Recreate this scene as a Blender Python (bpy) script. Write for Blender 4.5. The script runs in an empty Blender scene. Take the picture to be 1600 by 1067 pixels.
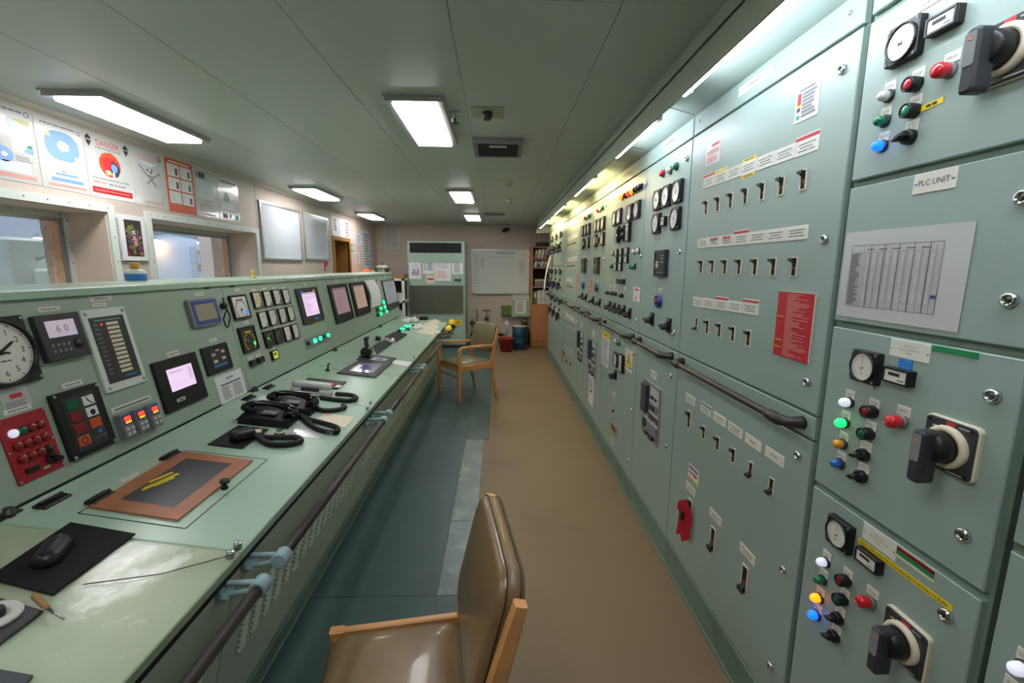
import bpy, math, random
from mathutils import Matrix, Vector
random.seed(11)
S = bpy.context.scene
COL = S.collection
V = Vector

# ---------------------------------------------------------------- camera
F_PX, PITCH, YAW, ROLL = 700.0, math.radians(9.4), math.radians(1.83), math.radians(.33)
CAM = V((0, 0, 1.6))
_f = V((math.sin(YAW)*math.cos(PITCH), math.cos(YAW)*math.cos(PITCH), -math.sin(PITCH)))
_r = V((math.cos(YAW), -math.sin(YAW), 0))
_u = _r.cross(_f)
CR = _r*math.cos(ROLL) + _u*math.sin(ROLL)
CU = _u*math.cos(ROLL) - _r*math.sin(ROLL)
cd = bpy.data.cameras.new('camera')
cd.sensor_width = 36; cd.lens = 36*F_PX/1600; cd.clip_start = .02; cd.clip_end = 60
cam = bpy.data.objects.new('camera', cd); COL.objects.link(cam)
cam.matrix_world = Matrix(((CR.x, CU.x, -_f.x, CAM.x), (CR.y, CU.y, -_f.y, CAM.y), (CR.z, CU.z, -_f.z, CAM.z), (0, 0, 0, 1)))
S.camera = cam

# ---------------------------------------------------------------- world, view, lamp strengths
w = bpy.data.worlds.new('world'); S.world = w; w.use_nodes = True
w.node_tree.nodes['Background'].inputs[0].default_value = (.02, .022, .024, 1)
w.node_tree.nodes['Background'].inputs[1].default_value = .3
S.view_settings.view_transform = 'Standard'; S.view_settings.look = 'None'
S.view_settings.gamma = 1; S.view_settings.use_curve_mapping = False
S.view_settings.exposure = 0.42
CEIL_STRENGTH = 16.0      # fluorescent ceiling diffusers
TUBE_COOL = 27.0          # tubes under the switchboard canopy
TUBE_WARM = 46.0
ENGINE_LAMP = 90.0        # lamps in the engine room behind the windows

# ---------------------------------------------------------------- materials
def lin(c):
    return tuple(((x/255)/12.92 if x/255 <= .04045 else ((x/255+.055)/1.055)**2.4) for x in c)
MAT = {}
def M(name, rgb, rough=.5, metal=0, var=0, vscale=6, bump=0, bscale=200, emit=0, coat=0, trans=0, alpha=1, dirt=None, dscale=1.5, damt=.5, spec=.5, ecol=None):
    m = bpy.data.materials.new(name); m.use_nodes = True
    nt = m.node_tree; b = nt.nodes['Principled BSDF']
    c = lin(rgb)
    b.inputs['Base Color'].default_value = (*c, 1)
    b.inputs['Roughness'].default_value = rough; b.inputs['Metallic'].default_value = metal
    b.inputs['Coat Weight'].default_value = coat; b.inputs['Coat Roughness'].default_value = .08
    b.inputs['Transmission Weight'].default_value = trans; b.inputs['Alpha'].default_value = alpha
    b.inputs['Specular IOR Level'].default_value = spec
    if emit:
        b.inputs['Emission Color'].default_value = (*lin(ecol or rgb), 1); b.inputs['Emission Strength'].default_value = emit
    if var or bump or dirt:
        tc = nt.nodes.new('ShaderNodeNewGeometry')
        src = None
        if var:
            n = nt.nodes.new('ShaderNodeTexNoise'); n.inputs['Scale'].default_value = vscale; n.inputs['Detail'].default_value = 5
            nt.links.new(tc.outputs['Position'], n.inputs['Vector'])
            r = nt.nodes.new('ShaderNodeValToRGB')
            r.color_ramp.elements[0].position = .3; r.color_ramp.elements[1].position = .7
            r.color_ramp.elements[0].color = (*[x*(1-var) for x in c], 1); r.color_ramp.elements[1].color = (*[min(1, x*(1+var)) for x in c], 1)
            nt.links.new(n.outputs['Fac'], r.inputs['Fac']); src = r.outputs['Color']
            mr = nt.nodes.new('ShaderNodeMapRange'); mr.inputs['To Min'].default_value = max(.03, rough-.08); mr.inputs['To Max'].default_value = min(1, rough+.08)
            nt.links.new(n.outputs['Fac'], mr.inputs['Value']); nt.links.new(mr.outputs['Result'], b.inputs['Roughness'])
        if dirt:
            n2 = nt.nodes.new('ShaderNodeTexNoise'); n2.inputs['Scale'].default_value = dscale; n2.inputs['Detail'].default_value = 8; n2.inputs['Roughness'].default_value = .65
            nt.links.new(tc.outputs['Position'], n2.inputs['Vector'])
            r2 = nt.nodes.new('ShaderNodeValToRGB'); r2.color_ramp.elements[0].position = .5; r2.color_ramp.elements[1].position = .72
            r2.color_ramp.elements[1].color = (damt, damt, damt, 1)
            nt.links.new(n2.outputs['Fac'], r2.inputs['Fac'])
            mx = nt.nodes.new('ShaderNodeMix'); mx.data_type = 'RGBA'
            nt.links.new(r2.outputs['Color'], mx.inputs[0])
            if src: nt.links.new(src, mx.inputs[6])
            else: mx.inputs[6].default_value = (*c, 1)
            mx.inputs[7].default_value = (*lin(dirt), 1); src = mx.outputs[2]
        if src: nt.links.new(src, b.inputs['Base Color'])
        if bump:
            n3 = nt.nodes.new('ShaderNodeTexNoise'); n3.inputs['Scale'].default_value = bscale; n3.inputs['Detail'].default_value = 3
            nt.links.new(tc.outputs['Position'], n3.inputs['Vector'])
            bp = nt.nodes.new('ShaderNodeBump'); bp.inputs['Strength'].default_value = bump; bp.inputs['Distance'].default_value = .004
            nt.links.new(n3.outputs['Fac'], bp.inputs['Height']); nt.links.new(bp.outputs['Normal'], b.inputs['Normal'])
    MAT[name] = m
    return m

M('board', (148, 167, 158), .38, var=.03, vscale=2.5, bump=.06, bscale=350)
M('boardedge', (172, 190, 180), .4)
M('plinth', (112, 134, 121), .5, var=.06, dirt=(60, 70, 58), dscale=5)
M('desk', (164, 188, 170), .3, var=.04, vscale=3, bump=.04, bscale=300)
M('deskold', (160, 175, 147), .3, var=.08, vscale=4, dirt=(150, 150, 105), dscale=2.5)
M('panel', (156, 173, 158), .42, var=.03, vscale=3, bump=.05, bscale=350)
M('front', (180, 190, 174), .42, var=.04, vscale=3)
M('acgreen', (154, 180, 164), .45, var=.03)
M('wall', (198, 184, 174), .6, var=.035, vscale=1.4, bump=.05, bscale=120)
M('reveal', (228, 208, 192), .55, var=.03)
M('trimwhite', (216, 222, 216), .45, var=.03)
M('ceiling', (192, 202, 192), .42, var=.035, vscale=.9)
M('ceilseam', (118, 128, 118), .6)
M('deck', (126, 105, 78), .5, var=.07, vscale=1.6, dirt=(98, 86, 66), dscale=1.1, damt=.45, bump=.05, bscale=60)
M('teal', (60, 84, 84), .42, var=.09, vscale=2.2, dirt=(80, 100, 100), dscale=1.3, damt=.6, bump=.12, bscale=25)
M('tealworn', (96, 114, 112), .35, var=.1, vscale=9, dirt=(150, 165, 158), dscale=9, damt=.75, bump=.2, bscale=40)
M('groove', (22, 26, 24), .8)
M('recess', (14, 15, 15), .8)
M('steel', (176, 180, 184), .28, metal=1)
M('chrome', (215, 216, 220), .12, metal=1)
M('alu', (190, 192, 190), .35, metal=.9)
M('darkmetal', (74, 68, 64), .38, metal=.6)
M('railblack', (52, 46, 42), .42, var=.3, vscale=40, bump=.3, bscale=90)
M('bracket', (142, 170, 176), .35)
M('black', (22, 22, 24), .4)
M('blackgloss', (16, 16, 18), .16, coat=.4)
M('blackmatt', (12, 13, 15), .9, bump=.3, bscale=900)
M('charcoal', (54, 55, 58), .45)
M('grey', (126, 128, 130), .5)
M('lightgrey', (196, 196, 192), .45)
M('cream', (222, 212, 186), .45)
M('plate', (222, 220, 208), .45)
M('plateprint', (104, 104, 106), .6)
M('paper', (226, 226, 226), .55, var=.02, vscale=20)
M('paperprint', (130, 132, 138), .7)
M('paperblue', (205, 214, 226), .5)
M('laminate', (194, 195, 193), .2, coat=.5, var=.02)
M('ink', (28, 28, 34), .6)
M('yellow', (226, 196, 40), .5)
M('brightyellow', (240, 208, 30), .45)
M('redprint', (196, 44, 52), .5)
M('redlabel', (184, 28, 44), .5, bump=.05)
M('redpaint', (164, 30, 42), .42)
M('pinkprint', (214, 150, 142), .5)
M('orange', (226, 112, 40), .5)
M('posterorange', (206, 82, 46), .4)
M('blueprint', (118, 158, 220), .5)
M('bluetape', (38, 122, 200), .5)
M('tealprint', (60, 160, 160), .5)
M('greenprint', (20, 132, 78), .5)
M('dkgreen', (16, 92, 62), .35)
M('dial', (224, 222, 214), .35, coat=.5)
M('dialaged', (222, 206, 172), .35, coat=.5)
M('dialdark', (34, 34, 30), .4, coat=.4)
M('screenoff', (150, 138, 122), .25, coat=.5)
M('screenblue', (52, 72, 150), .4)
M('wood', (206, 148, 92), .38, var=.1, vscale=14, coat=.2)
M('shelfwood', (184, 124, 82), .5, var=.08, vscale=10)
M('doorwood', (158, 112, 56), .5, var=.1, vscale=7)
M('woodframe', (164, 104, 72), .45, var=.1, vscale=16, bump=.1)
M('leather', (122, 98, 66), .34, var=.06, vscale=12, bump=.12, bscale=260, coat=.25)
M('leatherolive', (116, 106, 76), .4, var=.06, vscale=12, bump=.12, bscale=260, coat=.2)
M('seam', (60, 46, 28), .7)
M('slate', (62, 66, 74), .4, var=.1, vscale=10)
M('film', (235, 238, 235), .06, alpha=.12, coat=1, bump=.9, bscale=22)
M('redlens', (206, 22, 40), .25, coat=.5)
M('redlensdark', (130, 16, 24), .3, coat=.4)
M('greenlens', (14, 128, 84), .25, coat=.5)
M('greencap', (12, 92, 66), .3, coat=.3)
M('whitelens', (214, 210, 206), .25, coat=.5)
M('amberlens', (240, 158, 40), .25, coat=.5)
M('bluelens', (30, 110, 196), .25, coat=.5)
M('litgreen', (60, 255, 150), .3, emit=1.7, ecol=(10, 230, 90))
M('litteal', (90, 255, 200), .3, emit=1.7, ecol=(30, 240, 150))
M('litblue', (40, 130, 255), .3, emit=3.2, ecol=(8, 66, 255))
M('litamber', (255, 170, 40), .3, emit=2.4, ecol=(255, 112, 10))
M('litred', (255, 60, 40), .3, emit=2.2, ecol=(255, 50, 30))
M('litwhite', (228, 228, 250), .3, emit=.45)
M('scrpink', (228, 200, 236), .3, emit=.55, ecol=(236, 205, 240))
M('scrmauve', (170, 140, 152), .3, emit=.22, ecol=(190, 150, 165))
M('scrtan', (190, 160, 146), .3, emit=.25, ecol=(205, 165, 150))
M('scrgrey', (150, 154, 164), .3, emit=.18, ecol=(165, 170, 180))
M('scrlcd', (206, 192, 210), .35, emit=.25, ecol=(206, 192, 210))
M('scrdesk', (140, 138, 160), .18, emit=.1, coat=.6)
M('scrink', (60, 70, 130), .4)
M('lcdyellow', (198, 210, 70), .35, emit=.35)
M('diffuser', (255, 255, 250), .5, emit=CEIL_STRENGTH, ecol=(252, 250, 249))
M('tubecool', (255, 255, 255), .5, emit=TUBE_COOL, ecol=(232, 236, 255))
M('tubewarm', (255, 244, 214), .5, emit=TUBE_WARM, ecol=(255, 226, 170))
M('glass', (235, 242, 240), .02, alpha=.10, coat=.3)
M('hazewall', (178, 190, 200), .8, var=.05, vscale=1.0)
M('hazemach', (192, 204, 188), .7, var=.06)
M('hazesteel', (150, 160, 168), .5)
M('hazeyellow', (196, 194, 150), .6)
M('frameglint', (236, 196, 156), .3, metal=.4, var=.15, vscale=30)  # tint imitating a warm lamp's reflection on the window frame
M('englamp', (255, 255, 255), .5, emit=ENGINE_LAMP, ecol=(226, 226, 255))
M('englampwarm', (255, 220, 170), .5, emit=ENGINE_LAMP*.5, ecol=(255, 200, 130))
M('engfill', (255, 255, 255), .5, emit=20, ecol=(224, 234, 255))  # glow of the added fill lights out of view
M('glowingorange', (255, 96, 40), .5, emit=.35)  # orange cloth with a glow put into its colour, no lamp
M('pot', (170, 172, 172), .25, metal=1)
M('card', (150, 116, 74), .7)
M('darkbrown', (54, 44, 36), .7)
M('drum', (22, 66, 84), .4)
M('bucket', (150, 36, 34), .45)
M('boxgreen', (92, 122, 50), .5)
M('grille', (128, 127, 114), .6)
M('bookwhite', (206, 204, 198), .6)
M('bookred', (150, 60, 56), .6)
M('bookblue', (70, 100, 150), .6)
M('booktan', (170, 142, 116), .6)
M('skin', (206, 160, 130), .6)
M('purple', (120, 70, 110), .6)

# ---------------------------------------------------------------- mesh builder
TXT = {}
def text_mesh(s):
    if s not in TXT:
        c = bpy.data.curves.new('t', 'FONT'); c.body = s; c.size = 1; c.resolution_u = 2
        c.align_x = 'CENTER'; c.align_y = 'CENTER'
        o = bpy.data.objects.new('t', c)
        me = bpy.data.meshes.new_from_object(o)
        vs = [tuple(v.co) for v in me.vertices]; fs = [tuple(p.vertices) for p in me.polygons]
        bpy.data.objects.remove(o); bpy.data.meshes.remove(me); bpy.data.curves.remove(c)
        if vs:
            x0 = min(v[0] for v in vs); x1 = max(v[0] for v in vs); y0 = min(v[1] for v in vs); y1 = max(v[1] for v in vs)
            vs = [(v[0]-(x0+x1)/2, v[1]-(y0+y1)/2, 0) for v in vs]
            TXT[s] = (vs, fs, x1-x0, y1-y0)
        else:
            TXT[s] = ([], [], 1, 1)
    return TXT[s]

def rrect(w, h, r, n=4, cx=0, cy=0):
    r = min(r, w/2-1e-5, h/2-1e-5)
    p = []
    for (sx, sy, a0) in ((1, 1, 0), (-1, 1, 90), (-1, -1, 180), (1, -1, 270)):
        for i in range(n+1):
            a = math.radians(a0+90*i/n)
            p.append((cx+sx*(w/2-r)+r*math.cos(a), cy+sy*(h/2-r)+r*math.sin(a)))
    return p
def circ(r, n=20, cx=0, cy=0, a0=0):
    return [(cx+r*math.cos(a0+2*math.pi*i/n), cy+r*math.sin(a0+2*math.pi*i/n)) for i in range(n)]
def inset(poly, d):
    n = len(poly); out = []
    for i in range(n):
        p0 = V(poly[i-1]); p1 = V(poly[i]); p2 = V(poly[(i+1) % n])
        e1 = (p1-p0); e2 = (p2-p1)
        if e1.length < 1e-9 or e2.length < 1e-9: out.append(tuple(p1)); continue
        n1 = V((-e1.y, e1.x)).normalized(); n2 = V((-e2.y, e2.x)).normalized()
        k = n1+n2
        if k.length < 1e-6: out.append(tuple(p1)); continue
        k = k/max(k.dot(n1), .3)
        q = p1+k*d; out.append((q.x, q.y))
    return out

class MB:
    def __init__(s): s.v = []; s.f = []; s.m = []; s.sm = []
    def add(s, vs, fs, m='grey', sm=False, T=None):
        o = len(s.v)
        if T is not None: vs = [tuple(T @ V(q)) for q in vs]
        s.v += [tuple(q) for q in vs]
        for f in fs: s.f.append(tuple(i+o for i in f)); s.m.append(m); s.sm.append(sm)
        return s
    def box(s, x0, x1, y0, y1, z0, z1, m='grey', T=None):
        return s.add([(x0, y0, z0), (x1, y0, z0), (x1, y1, z0), (x0, y1, z0), (x0, y0, z1), (x1, y0, z1), (x1, y1, z1), (x0, y1, z1)],
                     [(0, 3, 2, 1), (4, 5, 6, 7), (0, 1, 5, 4), (1, 2, 6, 5), (2, 3, 7, 6), (3, 0, 4, 7)], m, False, T)
    def ext(s, poly, z0, z1, m='grey', ch=0, m2=None, sm=False, T=None, back=True):
        n = len(poly)
        rings = [[(p[0], p[1], z0) for p in poly]]
        if ch > 0:
            rings.append([(p[0], p[1], z1-ch) for p in poly]); rings.append([(p[0], p[1], z1) for p in inset(poly, ch)])
        else: rings.append([(p[0], p[1], z1) for p in poly])
        vs = [q for r in rings for q in r]
        fs = []
        for k in range(len(rings)-1):
            for i in range(n): fs.append((k*n+i, k*n+(i+1) % n, (k+1)*n+(i+1) % n, (k+1)*n+i))
        if back: fs.append(tuple(range(n-1, -1, -1)))
        s.add(vs, fs, m, sm, T)
        o = len(s.v)-n
        s.f.append(tuple(range(o, o+n))); s.m.append(m2 or m); s.sm.append(False)
        return s
    def slab(s, w, h, z0, z1, m='grey', r=0, ch=0, cx=0, cy=0, m2=None, T=None):
        p = rrect(w, h, r, 4, cx, cy) if r > 0 else [(cx-w/2, cy-h/2), (cx+w/2, cy-h/2), (cx+w/2, cy+h/2), (cx-w/2, cy+h/2)]
        return s.ext(p, z0, z1, m, ch, m2, False, T)
    def ring(s, outer, inner, z0, z1, m='grey', T=None):
        n = len(outer)
        vs = [(p[0], p[1], z) for z in (z0, z1) for poly in (outer, inner) for p in poly]
        fs = []
        for i in range(n):
            j = (i+1) % n
            fs += [(i, j, 2*n+j, 2*n+i), (n+j, n+i, 3*n+i, 3*n+j), (2*n+i, 2*n+j, 3*n+j, 3*n+i), (j, i, n+i, n+j)]
        return s.add(vs, fs, m, False, T)
    def frame(s, w, h, t, z0, z1, m='grey', cx=0, cy=0, t2=None, T=None):
        t2 = t2 or t
        o = [(cx-w/2, cy-h/2), (cx+w/2, cy-h/2), (cx+w/2, cy+h/2), (cx-w/2, cy+h/2)]
        i = [(cx-w/2+t, cy-h/2+t2), (cx+w/2-t, cy-h/2+t2), (cx+w/2-t, cy+h/2-t2), (cx-w/2+t, cy+h/2-t2)]
        return s.ring(o, i, z0, z1, m, T)
    def quad(s, x0, x1, y0, y1, z, m='ink', T=None):
        return s.add([(x0, y0, z), (x1, y0, z), (x1, y1, z), (x0, y1, z)], [(0, 1, 2, 3)], m, False, T)
    def poly(s, pts, z, m='ink', T=None):
        return s.add([(p[0], p[1], z) for p in pts], [tuple(range(len(pts)))], m, False, T)
    def line(s, x0, y0, x1, y1, t, z, m='ink'):
        d = V((x1-x0, y1-y0)); n = V((-d.y, d.x)).normalized()*t/2
        return s.add([(x0-n.x, y0-n.y, z), (x1-n.x, y1-n.y, z), (x1+n.x, y1+n.y, z), (x0+n.x, y0+n.y, z)], [(0, 1, 2, 3)], m)
    def text(s, t, cx, cy, size, z, m='ink', maxw=None, rot=0, T=None):
        vs, fs, tw, th = text_mesh(t)
        kx = ky = size/.72
        if maxw and tw*kx > maxw: kx = maxw/tw
        c, sn = math.cos(rot), math.sin(rot)
        return s.add([(cx+(v[0]*kx)*c-(v[1]*ky)*sn, cy+(v[0]*kx)*sn+(v[1]*ky)*c, z) for v in vs], fs, m, False, T)
    def rows(s, x0, x1, y1, y0, n, z, m='paperprint', fill=.5, jit=.3):
        h = (y1-y0)/n
        for i in range(n):
            yc = y1-h*(i+.5); e = x1-(x1-x0)*random.random()*jit
            s.quad(x0, e, yc-h*fill/2, yc+h*fill/2, z, m)
        return s
    def words(s, x0, x1, y, h, z, m='plateprint'):
        x = x0
        while x < x1-h*.5:
            l = min(h*(.9+2.6*random.random()), x1-x); s.quad(x, x+l, y-h/2, y+h/2, z, m); x += l+h*.55
        return s
    def grid(s, x0, x1, y0, y1, nx, ny, z, t, m='paperprint'):
        for i in range(nx+1):
            x = x0+(x1-x0)*i/nx; s.quad(x-t/2, x+t/2, y0, y1, z, m)
        for j in range(ny+1):
            y = y0+(y1-y0)*j/ny; s.quad(x0, x1, y-t/2, y+t/2, z, m)
        return s
    def lathe(s, prof, n=18, m='grey', cx=0, cy=0, sm=True, T=None, cap=True):
        vs = [(cx+r*math.cos(2*math.pi*i/n), cy+r*math.sin(2*math.pi*i/n), z) for r, z in prof for i in range(n)]
        fs = []
        for k in range(len(prof)-1):
            for i in range(n): fs.append((k*n+i, k*n+(i+1) % n, (k+1)*n+(i+1) % n, (k+1)*n+i))
        s.add(vs, fs, m, sm, T)
        if cap:
            o = len(s.v)-n*len(prof)
            if prof[-1][0] > 1e-6: s.f.append(tuple(range(len(s.v)-n, len(s.v)))); s.m.append(m); s.sm.append(False)
            if prof[0][0] > 1e-6: s.f.append(tuple(range(o+n-1, o-1, -1))); s.m.append(m); s.sm.append(False)
        return s
    def cyl(s, r, z0, z1, m='grey', n=18, cx=0, cy=0, ch=0, T=None):
        if ch: return s.ext(circ(r, n, cx, cy), z0, z1, m, ch, T=T)
        return s.ext(circ(r, n, cx, cy), z0, z1, m, sm=False, T=T)
    def tube(s, pts, r, n=10, m='grey', caps=True, sm=True, T=None):
        pts = [V(p) for p in pts]
        rr = r if isinstance(r, (list, tuple)) else [r]*len(pts)
        d0 = (pts[1]-pts[0]).normalized()
        up = V((0, 0, 1)) if abs(d0.z) < .9 else V((1, 0, 0))
        x = d0.cross(up).normalized(); vs = []
        for i, p in enumerate(pts):
            d = ((pts[min(i+1, len(pts)-1)]-p).normalized() + (p-pts[max(i-1, 0)]).normalized())
            d = d.normalized() if d.length > 1e-6 else d0
            x = (x-d*x.dot(d)); x = x.normalized() if x.length > 1e-6 else d.orthogonal().normalized()
            y = d.cross(x)
            for k in range(n):
                a = 2*math.pi*k/n; vs.append(tuple(p+(x*math.cos(a)+y*math.sin(a))*rr[i]))
        fs = [(i*n+k, i*n+(k+1) % n, (i+1)*n+(k+1) % n, (i+1)*n+k) for i in range(len(pts)-1) for k in range(n)]
        s.add(vs, fs, m, sm, T)
        if caps:
            o = len(s.v)-n*len(pts)
            s.f.append(tuple(range(o+n-1, o-1, -1))); s.m.append(m); s.sm.append(False)
            s.f.append(tuple(range(len(s.v)-n, len(s.v)))); s.m.append(m); s.sm.append(False)
        return s
    def bar(s, pts, w, h, m='wood', T=None, ch=.004):
        """rectangular section (chamfered) swept along pts; w across the horizontal normal, h the other way"""
        pts = [V(p) for p in pts]; vs = []
        ws = w if isinstance(w, (list, tuple)) else [w]*len(pts)
        hs = h if isinstance(h, (list, tuple)) else [h]*len(pts)
        for i, p in enumerate(pts):
            d = (pts[min(i+1, len(pts)-1)]-pts[max(i-1, 0)]).normalized()
            x = V((0, 1, 0)); x = (x-d*x.dot(d))
            x = x.normalized() if x.length > .2 else V((1, 0, 0)); y = d.cross(x)
            a, b = ws[i]/2, hs[i]/2
            for (u, v) in ((a, b-ch), (a-ch, b), (-a+ch, b), (-a, b-ch), (-a, -b+ch), (-a+ch, -b), (a-ch, -b), (a, -b+ch)):
                vs.append(tuple(p+x*u+y*v))
        n = 8
        fs = [(i*n+k, i*n+(k+1) % n, (i+1)*n+(k+1) % n, (i+1)*n+k) for i in range(len(pts)-1) for k in range(n)]
        fs += [tuple(range(n-1, -1, -1)), tuple(range(len(vs)-n, len(vs)))]
        return s.add(vs, fs, m, False, T)
    def prof(s, pts, y0, y1, m='grey', T=None):
        """closed profile in x,z swept along y"""
        n = len(pts)
        vs = [(p[0], y0, p[1]) for p in pts]+[(p[0], y1, p[1]) for p in pts]
        fs = [(i, (i+1) % n, n+(i+1) % n, n+i) for i in range(n)]+[tuple(range(n-1, -1, -1)), tuple(range(n, 2*n))]
        a = sum(pts[i][0]*pts[(i+1) % n][1]-pts[(i+1) % n][0]*pts[i][1] for i in range(n))
        if a > 0: fs = [tuple(reversed(f)) for f in fs]
        return s.add(vs, fs, m, False, T)
    def loft(s, w, h, r, prof, m='grey', bulge=0, n=5, T=None, sm=True):
        """stack of inset rounded rectangles: prof = [(inset, z), ...]; closed at both ends, the last with a bulge"""
        rings = [rrect(w-2*i, h-2*i, max(r-i*.5, .002), n) for i, z in prof]
        k = len(rings[0]); vs = [(p[0], p[1], prof[j][1]) for j, rg in enumerate(rings) for p in rg]
        fs = [(j*k+i, j*k+(i+1) % k, (j+1)*k+(i+1) % k, (j+1)*k+i) for j in range(len(rings)-1) for i in range(k)]
        fs.append(tuple(range(k-1, -1, -1)))
        base = len(vs)-k
        for q, kz in ((.66, .55), (.33, .9)):
            vs += [(p[0]*q, p[1]*q, prof[-1][1]+bulge*kz) for p in rings[-1]]
        fs += [(base+j*k+i, base+j*k+(i+1) % k, base+(j+1)*k+(i+1) % k, base+(j+1)*k+i) for j in range(2) for i in range(k)]
        vs.append((0, 0, prof[-1][1]+bulge)); c = len(vs)-1
        fs += [(c-k+i, c-k+(i+1) % k, c) for i in range(k)]
        return s.add(vs, fs, m, sm, T)
    def mesh(s, name):
        me = bpy.data.meshes.new(name)
        me.from_pydata(s.v, [], s.f)
        names = []
        for m in s.m:
            if m not in names: names.append(m)
        for m in names: me.materials.append(MAT[m])
        ix = {m: i for i, m in enumerate(names)}
        me.polygons.foreach_set('material_index', [ix[m] for m in s.m])
        me.polygons.foreach_set('use_smooth', s.sm)
        me.update()
        return me

# ---------------------------------------------------------------- objects
WM = {}
def tag(o, label=None, cat=None, group=None, kind=None):
    if label: o['label'] = label
    if cat: o['category'] = cat
    if group: o['group'] = group
    if kind: o['kind'] = kind
    return o
def mk(name, mesh, parent=None, T=None, label=None, cat=None, group=None, kind=None):
    if isinstance(mesh, MB): mesh = mesh.mesh(name)
    o = bpy.data.objects.new(name, mesh); COL.objects.link(o)
    T = T.copy() if T is not None else Matrix.Identity(4)
    WM[o] = T
    if parent is not None:
        o.parent = parent; o.matrix_parent_inverse = WM[parent].inverted()
    o.matrix_basis = T
    return tag(o, label, cat, group, kind)
def empty(name, loc, label=None, cat=None, group=None, rz=0):
    return mk(name, None, None, Matrix.Translation(V(loc)) @ Matrix.Rotation(rz, 4, 'Z'), label, cat, group)
MC = {}
def cached(key, fn):
    if key not in MC: MC[key] = fn().mesh(str(key[0]))
    return MC[key]

class Fr:
    """a flat surface of the room: origin, right and up axes; pixel readings of the photo are turned into positions on it"""
    def __init__(s, O, a, b): s.O = V(O); s.a = V(a).normalized(); s.b = V(b).normalized(); s.n = s.a.cross(s.b)
    def uv(s, px, py, off=0):
        d = CR*((px-800)/F_PX)-CU*((py-533.5)/F_PX)+_f
        O = s.O+s.n*off
        t = (O-CAM).dot(s.n)/d.dot(s.n); P = CAM+d*t-s.O
        return P.dot(s.a), P.dot(s.b)
    def at(s, u, v, w=0, rot=0):
        P = s.O+s.a*u+s.b*v+s.n*w
        T = Matrix(((s.a.x, s.b.x, s.n.x, P.x), (s.a.y, s.b.y, s.n.y, P.y), (s.a.z, s.b.z, s.n.z, P.z), (0, 0, 0, 1)))
        return T @ Matrix.Rotation(rot, 4, 'Z') if rot else T
    def rect(s, TL, TR, BR, BL, off=0, straight=True):
        q = [V(s.uv(*p, off)) for p in (TL, TR, BR, BL)]
        c = (q[0]+q[1]+q[2]+q[3])/4
        w = ((q[1]-q[0]).length+(q[2]-q[3]).length)/2; h = ((q[0]-q[3]).length+(q[1]-q[2]).length)/2
        e = (q[1]-q[0])+(q[2]-q[3])
        return c.x, c.y, w, h, (0 if straight else math.atan2(e.y, e.x))
BD = Fr((.915, 0, 0), (0, -1, 0), (0, 0, 1))           # switchboard face
PN = Fr((-1.405, 0, .9), (0, 1, 0), (-.110, 0, .605))  # console instrument panel
DK = Fr((-.725, 0, .8), (0, 1, 0), (-.68, 0, .10))     # console desk
FT = Fr((-.745, 0, .755), (0, 1, 0), (.155, 0, .63))   # console front
LW = Fr((-2.5, 0, 0), (0, 1, 0), (0, 0, 1))            # left wall
FW = Fr((0, 9.5, 0), (1, 0, 0), (0, 0, 1))             # far wall
CE = Fr((0, 0, 2.45), (1, 0, 0), (0, -1, 0))           # ceiling
FL = Fr((0, 0, 0), (1, 0, 0), (0, 1, 0))               # floor
# ================================================================ the setting
YF, YB, XL, XR, ZC = 9.5, -2.6, -2.5, 1.75, 2.45
# floor: brown deck, with painted steel plates laid along the console
b = MB(); b.box(-2.5, XR, YB, YF, -.08, 0, 'deck')
floor = mk('floor', b, kind='structure')
def plate_piece(x0, x1, y0, y1, m):
    q = MB(); q.ext([(x0+.0015, y0+.0015), (x1-.0015, y0+.0015), (x1-.0015, y1-.0015), (x0+.0015, y1-.0015)], 0, .004, m, .001)
    mk('floor_plate', q, floor)
ys = [-2.6, -.6, .7, 1.984, 3.3, 4.6, 5.82, 7.2, 9.49]
for y0, y1 in zip(ys, ys[1:]): plate_piece(-2.49, -.30, y0, y1, 'teal')
wy = [-2.6, .7, 1.984, 2.64, 4.01, 5.2, 6.3, 7.2, 9.49]
for i, (y0, y1) in enumerate(zip(wy, wy[1:])):
    plate_piece(-.30, -.13 if y0 < 4 else -.08, y0, y1, 'tealworn' if i in (2, 3) else 'teal')
# ceiling: painted panels with open joints
b = MB(); b.box(-2.8, XR, YB, YF, ZC+.012, ZC+.1, 'ceilseam')
ceiling = mk('ceiling', b, kind='structure')
cx = [-2.5, -1.85, -1.297, -.724, -.167, .406, XR]; cy = [YB, -.9, 1.6, 4.125, 6.75, YF]
for x0, x1 in zip(cx, cx[1:]):
    for y0, y1 in zip(cy, cy[1:]):
        q = MB(); g = .0012; q.ext([(x0+g, -y1+g), (x1-g, -y1+g), (x1-g, -y0-g), (x0+g, -y0-g)], -.02, 0, 'ceiling', .001)
        mk('ceiling_panel', q, ceiling, CE.at(0, 0, 0))
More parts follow.
